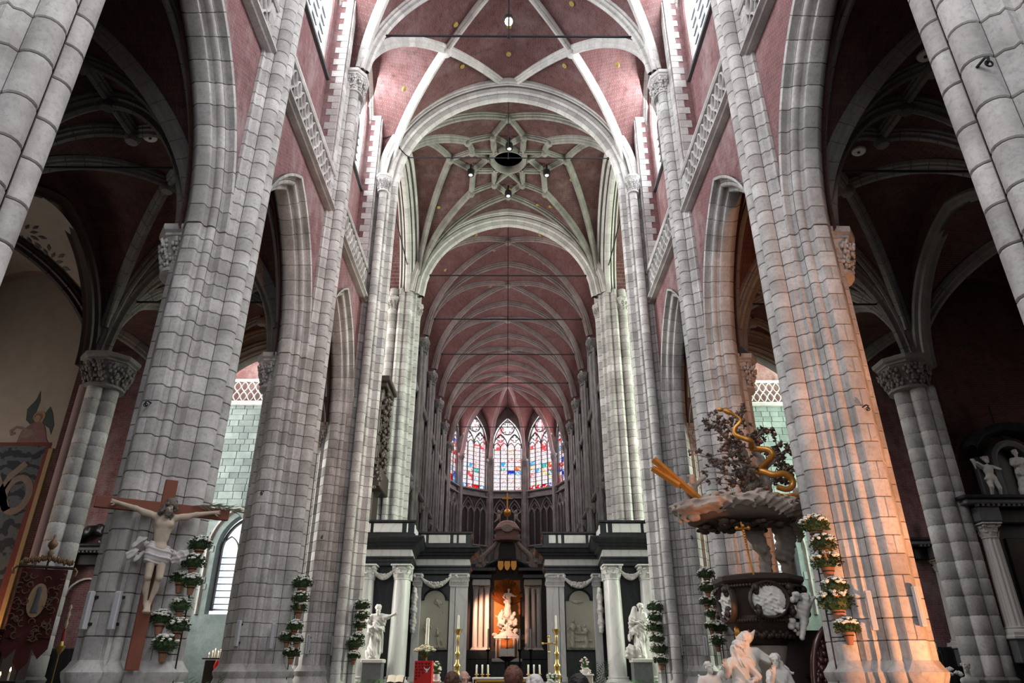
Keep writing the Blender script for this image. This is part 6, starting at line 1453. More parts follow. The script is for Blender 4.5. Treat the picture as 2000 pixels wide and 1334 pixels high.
for i in range(9): m = MB(); m.bbox((-.45 + .12 * i, -.2 + .04 * i, .12 + .24 * i), (.9, 1.2, .08), .01); m.bbox((-.45 + .12 * i, .3 + .04 * i, .06 + .12 * i), (.12, .2, .24 * i + .1), .01); m.build('tread', OAK, st, 20)
m = MB(); m.bbox((.1, .55, 1.2), (1.3, .1, 2.4), .02); m.build('stair_side', OAK, st, 20)

# ================================================================== PEOPLE in the nave, heads at the bottom of the view
def person(label, x, y, top, rz, hair, hairmat, coat=COAT, bald=False, collar=None):
    t = thing('person', label, 'person', (x, y, 0), rz); z = top - .125
    hp, T = head_prims((0, -.01, z), 0, 0, 1.0, 0, .02, .12); sh = z - .215
    body = [('c', (-.16, 0, sh), (.16, 0, sh), .075, .075, .08), ('e', (0, 0, sh - .25), (.20, .13, .3), .1), ('e', (0, .0, sh - .55), (.18, .13, .2), .1)]
    for sg in (-1, 1):
        body += [('c', (sg * .20, 0, sh), (sg * .25, .02, sh - .30), .062, .048, .04), ('c', (sg * .25, .02, sh - .30), (sg * .22, -.06, sh - .54), .048, .036, .02), ('c', (sg * .09, 0, sh - .6), (sg * .10, -.01, .48), .095, .06, .05), ('c', (sg * .10, -.01, .48), (sg * .10, .02, .09), .062, .042, .03), ('e', (sg * .10, -.06, .05), (.045, .13, .05), .03)]
        body += hand_prims((sg * .22, -.06, sh - .54), (0, -.15, -1), sg, .95, .4)
    q = hp + [('c', (0, .01, sh + .02), (0, .0, z - .06), .062, .055, .03)]
    skin = sdf_obj('head', q, SKIN, t, .009)
    sdf_obj('clothed_body', body, coat, t, .022)
    if hair:
        rr = random.Random(int(x * 100)); q = []
        for i in range(190):
            a = rr.uniform(0, 2 * PI); e = rr.uniform(-.95, 1.45); p = (.083 * math.cos(a) * math.cos(e), .014 + .098 * math.sin(a) * math.cos(e), .04 + .092 * math.sin(e))
            if (p[1] < -.045 and p[2] < .075) or (p[2] < -.01 and p[1] < .02): continue
            if bald and p[2] > .05: continue
            q.append(('e', T(*p), (.018 if bald else .026,) * 3, .012))
        sdf_obj('hair', q, hairmat, skin, .009, lumps(.003, 160))
    return t
person('bald man looking down beside the tall brass candlestick', -.68, 12.2, 1.64, .35, True, HAIRG, plain('navy_jacket', (.03, .035, .06), .9), True)
person('person with tousled reddish brown hair seen from behind before the altar table', .075, 8.6, 1.665, PI, True, plain('reddish_brown_hair', (.13, .05, .035), .55, 0, 60, .5))
person('dark-haired person half hidden behind the left brass candlestick', -.80, 11.2, 1.605, PI - .3, True, HAIRB, plain('grey_coat', (.10, .10, .11), .9))
person('black-haired person at the lower edge beside the white flower box', .75, 8.0, 1.585, PI, True, HAIRD)
person('white-haired person at the lower edge right of the tousled head', .33, 9.0, 1.575, PI + .3, True, plain('white_hair', (.6, .58, .56), .6, 0, 60, .2), plain('beige_coat', (.3, .26, .2), .9))
# ================================================================== FLOWERS ON THE PIERS
def flower_proto(seed, r=.15, tilt=0):
    rr = random.Random(seed); root = thing('potted_chrysanthemum', 'x', 'flowers', (0, 0, -20))
    m = MB(); m.lathe([(.045, -.19), (.07, -.05), (.08, -.045), (.08, -.01), (.07, -.01), (.065, -.03), (0, -.03)], (0, 0, 0), 14); m.build('terracotta_pot', TERRA, root, 40)
    m = MB()
    for i in range(420):
        a = rr.uniform(0, 2 * PI); e = rr.uniform(-.55, 1.1); R = r * rr.uniform(.6, 1.05); p = Vector((R * math.cos(a) * math.cos(e), R * math.sin(a) * math.cos(e), .05 + R * .75 * math.sin(e))); d = (p - Vector((0, 0, .02))).normalized() + Vector((rr.gauss(0, .4), rr.gauss(0, .4), rr.gauss(0, .4))); d.normalize(); w = d.cross(Vector((rr.random(), rr.random(), rr.random()))).normalized() * .012; L_ = .045
        m.add([p, p + d * L_ * .5 + w, p + d * L_, p + d * L_ * .5 - w], [(0, 1, 2, 3)])
    m.ball((0, 0, .05), r * .72, 8, 6, (1, 1, .75)); o = m.build('foliage', LEAFD, root, 0); o['kind'] = 'stuff'
    for i in range(40):
        a = rr.uniform(0, 2 * PI); e = math.asin(rr.uniform(.30, 1.0)); c = (r * .98 * math.cos(a) * math.cos(e), r * .98 * math.sin(a) * math.cos(e), .06 + r * .80 * math.sin(e)); b = MB(); k = rr.uniform(.020, .031); b.ball(c, k, 7, 5, (1, 1, .75))
        for j in range(7): q = 2 * PI * j / 7; b.ball((c[0] + k * .8 * math.cos(q), c[1] + k * .8 * math.sin(q), c[2] + .004), k * .45, 5, 3)
        b.build('blossom', PETAL, root, 60)
    return root
FP = [flower_proto(31, .185), flower_proto(32, .20), flower_proto(33, .17)]
ORD = ['topmost', 'second', 'third', 'fourth', 'fifth', 'sixth', 'seventh', 'eighth']
KIDS = {r: list(r.children) for r in FP}
def put_flower(root, loc, rz, sc, label, group):
    r = root.copy(); COL.objects.link(r); r.location = loc; r.rotation_euler = (0, 0, rz); r.scale = (sc,) * 3; r['label'] = label; r['group'] = group
    for ch in KIDS[root]:
        c = ch.copy(); COL.objects.link(c); c.parent = r
    return r
COLS = [('crucifix pier', 'left', -1, 13.45, [(-5.62, 3.66, 1.15), (-5.64, 3.34, 1.05), (-5.85, 3.08, 1.1), (-5.60, 3.02, 1.0), (-5.76, 2.63, .95), (-6.02, 2.40, 1.15), (-5.73, 2.28, 1.05), (-5.86, 1.98, 1.15)]),
        ('second left pier', 'left', -1, 20.2, [(-5.56, 3.70, 1.5), (-5.54, 3.33, 1.2), (-5.57, 3.10, 1.3), (-5.60, 2.63, 1.2), (-5.78, 2.37, 1.15), (-5.50, 2.33, 1.0), (-5.62, 1.99, 1.2)]),
        ('left crossing pier', 'left', -1, 26.9, [(-5.20, 3.66, 1.6), (-5.15, 3.32, 1.35), (-5.22, 3.02, 1.45), (-5.24, 2.64, 1.25), (-5.32, 2.42, 1.7), (-5.32, 2.04, 1.3)]),
        ('orange pier', 'right', 1, 13.45, [(5.72, 4.00, 1.45), (5.78, 3.66, 1.25), (5.82, 3.35, 1.55), (5.84, 2.92, 1.25), (5.86, 2.66, 1.6), (5.92, 2.26, 1.25)]),
        ('pier behind the pulpit', 'right', 1, 20.2, [(5.46, 3.95, 1.3), (5.42, 3.60, 1.2), (5.38, 3.27, 1.1), (5.60, 3.24, 1.1), (5.50, 2.96, 1.05), (5.40, 2.66, .95), (5.62, 2.60, 1.35), (5.52, 2.28, 1.15)]),
        ('right crossing pier', 'right', 1, 26.9, [(5.32, 3.62, 1.6), (5.27, 3.28, 1.4), (5.25, 2.93, 1.75), (5.28, 2.58, 1.45), (5.35, 2.24, 1.6), (5.35, 1.90, 1.45)])]
for nm, side, s, y, L_ in COLS:
    po = thing('flower_pole', 'thin iron pole with rings holding the flower pots on the %s' % nm, 'pole', (s * 5.72 if y < 26 else s * 5.55, y - .25, 0)); x0 = abs(po.location.x)
    m = MB(); top = max(z for _, z, _ in L_) + .1; m.tube([(0, 0, 0), (0, 0, top)], .014, 6); m.bbox((0, 0, .01), (.3, .3, .02), .004); m.build('pole', IRON, po, 40)
    for i, (x, z, sc) in enumerate(L_):
        yy = y - .42 - .10 * (i % 2); sc *= .92; put_flower(FP[i % 3], (x, yy, z), i * 1.3, sc, '%s pot of white chrysanthemums on the %s' % (ORD[i], nm), 'chrysanthemum pots on the ' + nm)
        m = MB(); a = (x - s * x0, yy - (y - .25), z - .06 * sc); m.tube([(0, 0, a[2] - .02), (a[0] * .6, a[1] * .6, a[2] - .02), (a[0], a[1] + .1 * sc, a[2])], .009, 5); m.tube([(a[0] + .074 * sc * math.cos(k * PI / 6), a[1] + .074 * sc * math.sin(k * PI / 6), a[2]) for k in range(13)], .008, 4); m.build('pot_ring', IRON, po, 40)
for r in FP:
    for ch in KIDS[r]: bpy.data.objects.remove(ch)
    bpy.data.objects.remove(r)

# ================================================================== LOUDSPEAKERS, HOOKS
def speaker(x, y, z, h, rz, label):
    t = thing('column_speaker', label, 'loudspeaker', (x, y, z), rz, 'slim loudspeakers on the piers')
    m = MB(); m.bbox((0, -.10, 0), (.10, .09, h), .012); m.build('case', SPEAKER, t, 20)
    m = MB(); m.bbox((0, -.148, 0), (.07, .006, h * .9), .002); m.build('front_grille', plain('grille_%d' % (len(MATS)), (.44, .45, .47), .5, 0, 90, .15), t, 0)
    m = MB()
    for k in (-.35, .35): m.bbox((.03, -.02, h * k), (.04, .12, .05), .006)
    m.build('wall_bracket', IRON, t, 20); return t
for x, y, z, h, rz, lb in ((-6.95, 12.42, 2.55, .60, -.35, 'left slim loudspeaker on the crucifix pier'), (-6.52, 12.42, 2.55, .60, .0, 'right slim loudspeaker on the crucifix pier, beside the cross foot'),
                           (-6.85, 19.22, 2.50, .62, -.2, 'left slim loudspeaker on the second left pier'), (-6.16, 19.62, 2.46, .62, .5, 'right slim loudspeaker on the second left pier'),
                           (-6.80, 25.92, 2.45, .62, -.1, 'left slim loudspeaker on the left crossing pier'), (-6.12, 26.34, 2.42, .62, .5, 'right slim loudspeaker on the left crossing pier'),
                           (6.28, 12.72, 2.58, .64, -.3, 'left slim loudspeaker on the orange pier'), (6.90, 12.42, 2.62, .64, .25, 'right slim loudspeaker on the orange pier'),
                           (6.12, 26.34, 2.42, .62, -.5, 'left slim loudspeaker on the right crossing pier'), (6.80, 25.92, 2.40, .62, .1, 'right slim loudspeaker on the right crossing pier, left of the pulpit flowers')):
    speaker(x, y, z, h, rz, lb)
def hook(x, y, z, label, k=1.0):
    t = thing('iron_hook', label, 'hook', (x, y, z)); m = MB(); m.tube([(0, .06, 0), (0, -.10, -.01), (.0, -.14, -.05), (0, -.13, -.10), (0, -.08, -.11)], .014 * k, 6); m.build('hook', IRON, t, 50)
    m = MB(); m.tube([(.035 * k * math.cos(a * PI / 8), -.12, -.10 * k - .035 * k * math.sin(a * PI / 8)) for a in range(17)], .009 * k, 5); m.build('ring', IRON, t, 50)
hook(-6.80, 12.36, 6.25, 'iron hook high on the crucifix pier'); hook(6.80, 12.36, 6.2, 'iron hook high on the orange pier'); hook(-6.80, 19.16, 6.15, 'iron hook with a ring on the second left pier'); hook(-6.75, 25.86, 6.1, 'small iron hook on the left crossing pier'); hook(6.75, 25.86, 6.1, 'small iron hook on the right crossing pier'); hook(5.85, 6.2, 8.45, 'iron hook on the huge close right pier', 1.3); hook(-5.83, 6.3, 10.55, 'iron hook on the huge close left pier', .9)

# ================================================================== TIE RODS, LAMPS, ROUNDELS
def tie_rod(a, b, r, hang, label):
    t = thing('tie_rod', label, 'tie rod', ((a[0] + b[0]) / 2, (a[1] + b[1]) / 2, a[2])); L_ = (Vector(b) - Vector(a)); h = L_ / 2
    m = MB(); m.tube([-h, h], r, 6)
    for q in (-h, h): m.ball(q, r * 2.4, 6, 4)
    m.build('rod', IRON, t, 40)
    if hang: m = MB(); m.tube([(0, 0, 0), (0, 0, hang)], r * .7, 5); m.ball((0, 0, 0), r * 2, 6, 4); m.build('hanger', IRON, t, 40)
    return t
tie_rod((-5.35, 20.2, 25.2), (5.35, 20.2, 25.2), .05, CR - 25.5, 'heavy tie rod across the nave vault at the top of the view')
tie_rod((-4.95, 26.9, 24.55), (4.95, 26.9, 24.55), .03, 28.2 - 24.55, 'tie rod across the western crossing arch below the star')
for i, y in enumerate(CY):
    tie_rod((-5.0 if i == 0 else -5.25, y, 24.5), (5.0 if i == 0 else 5.25, y, 24.5), .042, (28.2 if i == 0 else 28.9) - 24.5, 'tie rod %s of the choir vault' % ('on the eastern crossing arch', 'on the second arch', 'on the third arch', 'on the fourth arch', 'on the fifth arch', 'before the apse windows')[i])
for s, side in ((-1, 'left'), (1, 'right')):
    tie_rod((s * 7.7, 13.4, 12.7), (s * 12.6, 13.4, 12.7), .035, 0, '%s aisle tie rod level with the big arch' % side); tie_rod((s * 7.7, 20.2, 12.7), (s * 12.6, 20.2, 12.7), .035, 0, '%s aisle tie rod further back' % side)
    tie_rod((s * 6.35, 37.2, 24.7), (s * 6.35, 28.2, 24.7), .035, 0, '%s side crossing arch tie rod running away from the viewer' % side)
cb = thing('cable', 'dark sagging cable from the clerestory to the crossing arch rod', 'cable', (-6.4, 26.4, 25.3)); m = MB(); m.tube([(-.3, .0, .05), (.3, -.05, .0), (.85, -.05, .22), (.95, 0, .1), (1.05, .1, -.5), (1.35, .3, -.75), (1.5, .45, -.75)], .03, 5); m.build('cable', IRON, cb, 50)
la = thing('vault_lamp', 'white globe lamp hanging from the tie rod hanger in the nave vault', 'lamp', (0, 20.35, 26.25)); m = MB(); m.ball((0, 0, 0), .17, 14, 10); m.build('globe', LAMPW, la, 60); m = MB(); m.lathe([(.2, .08), (.2, .22), (.05, .28), (.02, .5)], (0, 0, 0), 12); m.build('housing', IRON, la, 40)
sl = 0
for i, (x, y, lb) in enumerate(((0.05, 30.6, 'behind the oculus ring at the western star point'), (-2.25, 32.9, 'at the left star point'), (2.3, 32.9, 'at the right star point'), (0, 34.9, 'at the eastern star point'))):
    t = thing('spot_lamp', 'small black spot lamp %s' % lb, 'lamp', (x, y, 28.45), 0, 'spot lamps on the crossing vault'); m = MB(); m.lathe([(.20, -.1), (.22, .1), (.2, .25), (.06, .3), (.06, .7)], (0, 0, 0), 14); m.build('housing', IRON, t, 40); m = MB(); m.lathe([(.01, -.12), (.11, -.11), (.125, -.06)], (0, 0, 0), 12); m.build('lens', LAMPW, t, 40)
def disc(name, label, cat, x, y, z, r, mat, group, nrm=(0, 0, -1)):
    t = thing(name, label, cat, (x, y, z), 0, group); t.rotation_euler = Vector(nrm).to_track_quat('Z', 'Y').to_euler()
    m = MB(); m.lathe([(.01, .05), (r * .9, .045), (r, .02), (r, -.03)], (0, 0, 0), 18); m.build('disc', mat, t, 40); m = MB(); m.lathe([(.01, .075), (r * .2, .07), (r * .22, .04)], (0, 0, 0), 10); m.build('centre_knob', OAK if mat is DISC else mat, t, 40)
for x, y, lb in ((-10.0, 11.5, 'nearer white ceiling disc in the left aisle vault'), (-9.85, 14.75, 'further white ceiling disc in the left aisle vault'), (9.95, 11.85, 'nearer white ceiling disc in the right aisle vault'), (9.9, 15.2, 'further white ceiling disc in the right aisle vault')):
    b = [q for q in BAYS if q[0] <= y < q[1]][0]; disc('ceiling_disc', lb, 'disc', x, y, AZ + za(x, y, (b[0] + b[1]) / 2, (b[1] - b[0]) / 2) - .06, .19, DISC, 'white discs on the aisle vaults', (-.15 * (1 if x > 0 else -1), 0, -1))
def ring_label(what, L_, i):
    o = sorted(L_); n = ('leftmost', 'second from left', 'third from left', 'fourth from left', 'middle', 'fourth from right', 'third from right', 'second from right', 'rightmost')[o.index(L_[i])]
    return 'ochre roundel on the brick %s vault, %s of the nine' % (what, n)
RN = [(-2.45, 22.4), (0.02, 23.1), (-2.3, 24.9), (0, 24.75), (2.75, 24.6), (2.8, 21.1), (-2.6, 20.9), (-4.9, 24.1), (4.9, 22.6)]
for i, (x, y) in enumerate(RN):
    sl = (BX(abs(x) + .05) - BX(abs(x) - .05)) / .1 * (1 if x > 0 else -1) if x else 0; disc('vault_roundel', ring_label('nave', RN, i), 'roundel', x, y, NZ + BX(x) - .03, .13, OCHRE, 'roundels on the nave vault', (sl, 0, -1))
RX = [(-4.9, 29.2), (-3.9, 33.6), (-4.4, 35.6), (3.9, 34.0), (4.6, 30.0), (2.7, 36.0), (.1, 35.4), (1.9, 36.4), (-1.9, 36.8)]
for i, (x, y) in enumerate(RX): disc('vault_roundel', ring_label('crossing', RX, i), 'roundel', x, y, NZ + zc(x, y) - .03, .12, OCHRE, 'roundels on the crossing vault')
RC = [(-2.2, 39.6), (2.2, 39.6), (-1.0, 42.2), (1.6, 42.4), (-2.6, 42.5), (-4.4, 41.4), (-1.4, 47.2), (1.4, 47.0), (2.6, 42.9)]
for i, (x, y) in enumerate(RC): disc('vault_roundel', ring_label('choir', RC, i), 'roundel', x, y, NZ + BX(x) - .03, .12, OCHRE, 'roundels on the choir vault', ((BX(abs(x) + .05) - BX(abs(x) - .05)) / .1 * (1 if x > 0 else -1), 0, -1))

# ================================================================== ORGAN on the left of the crossing
og = thing('organ', 'dark carved organ case with a gallery beside the left eastern crossing pier', 'organ', (-8.2, 35.9, 0))
def ob(name, c, d, mat=OAK, b=.04): m = MB(); m.bbox(c, d, b); return m.build(name, mat, og, 20)
ob('case', (0, 0, 13), (3.0, 2.0, 5.6)); ob('cornice', (0, -.1, 15.9), (3.7, 2.7, .3)); ob('cornice_fillet', (0, -.05, 15.6), (3.4, 2.4, .3)); ob('gallery', (0, -.1, 10.5), (3.5, 2.6, 1.0)); ob('lower_case', (0, .2, 5.0), (2.6, 1.6, 10)); m = MB(); m.lathe([(.05, 8.6), (.5, 9.0), (.9, 9.6), (1.5, 10.0)], (.1, 0, 0), 10); m.build('gallery_corbel', OAK, og, 40)
rr = random.Random(21); CARV = plain('carved_oak_edge', (.075, .055, .045), .45, 0, 9, .5, .5)
for x in (1.35, .6, -.6, -1.35):
    m = MB(); m.lathe([(.16, 0), (.12, .1), (.12, 3.4), (.2, 3.6), (.22, 4.0)], (x, -1.15, 11.2), 10)
    for i in range(50): m.ball((x + rr.uniform(-.2, .2), -1.2 + rr.uniform(-.1, .1), 11.3 + rr.uniform(0, 4)), rr.uniform(.05, .11), 6, 4)
    m.build('carved_post', CARV, og, 60)
m = MB()
for i in range(90): m.ball((1.6, rr.uniform(-1.1, 1), 11 + rr.uniform(0, 4.6)), rr.uniform(.06, .16), 6, 4)
for i in range(60): m.ball((rr.uniform(-1.7, 1.75), -1.35, 10.2 + rr.uniform(-.3, .7)), rr.uniform(.06, .14), 6, 4)
o = m.build('carved_foliage', CARV, og, 60)
TIN = plain('tin_pipe_metal', (.55, .56, .58), .3, .8, 8, .1)
for i in range(9):
    h = 2.6 + .9 * abs(i - 4) / 4; m = MB(); m.lathe([(.02, 0), (.09, .4), (.09, h), (.0, h)], (-2.1 - .22 * i, -.8, 11.1), 8); m.build('organ_pipe', TIN, og, 50)
ob('pipe_gallery', (-2.9, -.6, 10.4), (2.6, 1.4, 1.2), CARV); ob('pipe_case', (-2.9, .2, 13), (2.6, .6, 5))

# ================================================================== FURNITURE BEFORE THE SCREEN
at_ = thing('altar_table', 'altar table with a white cloth and a brown gold front below the high altar', 'table', (0, 30, 0))
m = MB(); m.bbox((0, 0, .66), (2.5, 1.0, 1.32), .02); m.build('body', OAK, at_, 20); m = MB(); m.bbox((0, -.52, .82), (2.42, .03, .98), .01); m.build('antependium', plain('old_gold_brocade', (.16, .11, .04), .6, .2, 14, .5), at_, 20); m = MB(); m.bbox((0, -.01, 1.36), (2.66, 1.1, .07), .01); m.bbox((-1.29, -.01, 1.1), (.03, 1.1, .5), .005); m.bbox((1.29, -.01, 1.1), (.03, 1.1, .5), .005); m.build('altar_cloth', PETAL, at_, 20)
m = MB()
for z in (1.28, .38): m.bbox((0, -.545, z), (2.42, .03, .05), .008)
for x in (-1.19, 1.19): m.bbox((x, -.545, .83), (.05, .03, .95), .008)
m.build('gold_frame', GILT, at_, 20)
def short_candle(x, y, z, label):
    t = thing('candle', label, 'candle', (x, y, z), 0, 'short white candles on the altar table'); m = MB(); m.lathe([(.09, 0), (.09, .015), (.025, .03), (.02, .08), (.08, .10), (.085, .12), (.04, .125)], (0, 0, 0), 12); m.build('brass_holder', GOLD, t, 40); m = MB(); m.lathe([(.034, .11), (.034, .44), (.028, .45), (.005, .455)], (0, 0, 0), 10); m.build('wax_candle', WAX, t, 40)
for i, x in enumerate((-1.18, -.96, -.74, .84, 1.06, 1.28)): short_candle(x, 29.85, 1.395, '%s short white candle on the altar table' % ('leftmost', 'second from left', 'third from left', 'fourth from left', 'fifth from left', 'rightmost')[i])
def brass_stick(x, y, label):
    t = thing('candlestick', label, 'candlestick', (x, y, 0)); m = MB()
    m.lathe([(.30, 0), (.32, .1), (.20, .2), (.26, .5), (.24, .95), (.15, 1.15), (.09, 1.25), (.14, 1.4), (.17, 1.48), (.10, 1.58), (.09, 1.68), (.13, 1.75), (.14, 1.82), (.07, 1.9), (.05, 2.1), (.09, 2.2), (.10, 2.26), (.05, 2.32), (.035, 2.6), (.06, 2.68), (.045, 2.75), (.06, 2.82), (.04, 2.9), (.10, 2.98), (.15, 3.05), (.16, 3.12), (.05, 3.13)], (0, 0, 0), 18); m.build('turned_stem', GOLD, t, 50)
    for k in range(3): a = k * 2 * PI / 3 - PI / 2; m = MB(); m.tube([(.25 * math.cos(a), .25 * math.sin(a), 1.0), (.34 * math.cos(a), .34 * math.sin(a), .7), (.26 * math.cos(a), .26 * math.sin(a), .35), (.38 * math.cos(a), .38 * math.sin(a), .06)], .045, 6); m.build('scroll_foot', GOLD, t, 50)
    m = MB(); m.lathe([(.042, 3.1), (.036, 3.62), (.006, 3.64)], (0, 0, 0), 10); m.build('wax_candle', WAX, t, 50)
brass_stick(-1.93, 29.6, 'tall brass candlestick left of the altar table'); brass_stick(1.95, 29.6, 'tall brass candlestick right of the altar table')
pc = thing('processional_cross', 'slender gilt processional cross beside the right brass candlestick', 'cross', (1.68, 30.2, 0)); m = MB(); m.tube([(0, 0, .02), (0, 0, 2.3)], .016, 6); m.lathe([(.2, 0), (.2, .04), (.03, .08)], (0, 0, 0), 12); m.build('staff', GOLD, pc, 50); m = MB(); m.bbox((0, 0, 2.55), (.05, .03, .62), .01); m.bbox((0, 0, 2.62), (.44, .03, .05), .01)
for p in ((0, 2.88), (-.24, 2.62), (.24, 2.62), (0, 2.3)): m.ball((p[0], 0, p[1]), .05, 8, 6)
m.build('cross_head', GOLD, pc, 50)
rp = thing('red_pedestal', 'red pedestal box with cut-out hearts and a white dove', 'pedestal', (-3.04, 28, 0)); m = MB(); m.bbox((0, 0, .98), (.64, .6, 1.96), .01); m.build('box', RED, rp, 20); rr = random.Random(30); m = MB()
for r in range(6):
    for k in range(5):
        if k - 5 + r > 0 and r > 2: continue
        x, z = -.25 + .115 * k + rr.uniform(-.02, .02), 1.86 - .10 * r; w = .042
        m.extr([(x + w * a, -.302, z + w * b) for a, b in ((0, -1), (1, .2), (.9, .8), (.45, .9), (0, .45), (-.45, .9), (-.9, .8), (-1, .2))], (0, -.004, 0))
m.build('dark_hearts', plain('dark_red_print', (.09, .004, .004), .6), rp, 0)
m = MB(); m.extr([(.14 + a * .13, -.303, 1.66 + b * .13) for a, b in ((-1, .8), (-.3, .2), (0, .3), (.3, .2), (.9, .9), (.5, 0), (.1, -.3), (.25, -.7), (-.1, -.5), (-.35, -.75), (-.2, -.2), (-.6, .1))], (0, -.004, 0)); m.build('white_dove', PETAL, rp, 0)
def bouquet(name, label, x, y, z, r, hgt, mat, leafmat, seed, n=60, tall=1.0, vase=None):
    rr = random.Random(seed); t = thing(name, label, 'flowers', (x, y, z)); m = MB()
    if vase: v = MB(); v.lathe([(.10, 0), (.13, .05), (.12, .22), (.10, .22), (.1, .05)], (0, 0, 0), 14); v.build('vase', vase, t, 40)
    for i in range(120):
        a = rr.uniform(0, 2 * PI); q = rr.uniform(.2, 1); p = Vector((0, 0, .05)); e = Vector((r * q * math.cos(a), r * q * math.sin(a), hgt * rr.uniform(.3, .9))); w = Vector((-math.sin(a), math.cos(a), 0)) * .018; mid = p.lerp(e, .6) + Vector((0, 0, .05)); m.add([p, mid + w, e, mid - w], [(0, 1, 2, 3)])
    o = m.build('leaves', leafmat, t, 0); o['kind'] = 'stuff'
    for i in range(n):
        a = rr.uniform(0, 2 * PI); q = math.sqrt(rr.random()); c = (r * q * math.cos(a), r * q * math.sin(a), hgt * (1 - .35 * q * q) * tall + rr.uniform(-.25, .05) * hgt * (.3 if tall == 1 else 2.4)); b = MB(); k = rr.uniform(.025, .042); b.ball(c, k, 7, 5)
        for j in range(5): b.ball((c[0] + k * math.cos(j * 1.26), c[1] + k * math.sin(j * 1.26), c[2]), k * .55, 5, 3)
        b.build('blossom', mat, t, 60)
    return t
bouquet('flower_arrangement', 'cream flower arrangement on the red pedestal around the tall candle', -3.04, 28, 1.965, .40, .52, plain('cream_petal', (.62, .56, .42), .7, 0, 20, .3), PALM, 40, 90)
pca = thing('paschal_candle', 'thick tall white candle rising from the cream flowers', 'candle', (-3.0, 28.25, 0)); m = MB(); m.tube([(0, 0, 0), (0, 0, 2.5)], .03, 8); m.lathe([(.3, 0), (.3, .04), (.05, .1)], (0, 0, 0), 12); m.lathe([(.03, 2.4), (.1, 2.48), (.1, 2.52)], (0, 0, 0), 12); m.build('stand', GOLD, pca, 40); m = MB(); m.lathe([(.065, 2.5), (.06, 3.42), (.01, 3.45)], (0, 0, 0), 12); m.build('wax_candle', WAX, pca, 40)
bouquet('orchid_plant', 'white orchid behind the right side of the red pedestal', -2.62, 28.5, 1.3, .16, .75, PETAL, PALM, 41, 34, .8, STATUE)
bouquet('flower_bouquet', 'white flowers at the foot of the right brass candlestick', 1.62, 27.4, 1.1, .24, .55, PETAL, PALM, 42, 40, .9, STATUE)
bouquet('flower_bouquet', 'white and pink flowers on the pale box right of the candlestick', 2.98, 29, 1.52, .20, .62, plain('pinkish_petal', (.75, .60, .60), .7, 0, 22, .35), PALM, 43, 36, .8, STATUE)
for nm, px_, py_, hz in (('behind the red pedestal under the white orchid', -2.62, 28.5, 1.3), ('at the foot of the right brass candlestick under white flowers', 1.62, 27.4, 1.1)):
    ps = thing('plant_stand', 'small pale plant stand ' + nm, 'stand', (px_, py_, 0)); m = MB(); m.bbox((0, 0, hz / 2 - .02), (.26, .26, hz - .04), .015); m.build('column', CREAM, ps, 20); m = MB(); m.bbox((0, 0, hz - .02), (.34, .34, .04), .01); m.build('top_board', PETAL, ps, 20)
fb = thing('flower_box', 'pale square plant stand under the white and pink flowers', 'stand', (2.98, 29, 0)); m = MB(); m.bbox((0, 0, .74), (.5, .5, 1.48), .02); m.build('body', CREAM, fb, 20); m = MB(); m.bbox((0, 0, 1.49), (.58, .58, .06), .01); m.build('top_board', PETAL, fb, 20)
lc = thing('reading_stand', 'cream book stand standing before the left pedestal', 'stand', (-4.15, 28.6, 0)); m = MB(); m.tube([(0, 0, 0), (0, 0, 1.3)], .05, 8); m.lathe([(.26, 0), (.26, .05), (.06, .1)], (0, 0, 0), 12); m.build('post', OAK, lc, 40); m = MB(); m.add([(-.33, -.16, 1.22), (.33, -.16, 1.22), (.33, .16, 1.44), (-.33, .16, 1.44), (-.33, -.14, 1.18), (.33, -.14, 1.18), (.33, .18, 1.40), (-.33, .18, 1.40)], [(0, 1, 2, 3), (7, 6, 5, 4), (0, 4, 5, 1), (1, 5, 6, 2), (2, 6, 7, 3), (3, 7, 4, 0)]); m.build('sloping_board', OAK, lc, 0)
m = MB()
for sg in (-1, 1): m.loft([[(sg * .30 * u, -.16 + .31 * v, 1.235 + .225 * v + .035 * math.sin(PI * min(1, u * 1.05) * .9)) for u in np.linspace(0.01, 1, 7)] for v in (0, 1)], False)
m.build('open_book', CREAM, lc, 40)
ms = thing('missal_stand', 'white open missal on a dark stand in front of the tabernacle', 'stand', (.02, 45, 0)); m = MB(); m.lathe([(.5, 0), (.5, .1), (.18, .3), (.14, 2.1), (.5, 2.3), (.7, 2.36)], (0, 0, 0), 10); m.build('stand', OAK, ms, 40); m = MB()
for sg in (-1, 1): m.loft([[(sg * .42 * u, -.05 + .2 * v, 2.38 + .42 * v + .03 * math.sin(PI * u * .9)) for u in np.linspace(0.01, 1, 6)] for v in (0, 1)], False)
m.build('open_pages', PETAL, ms, 40)
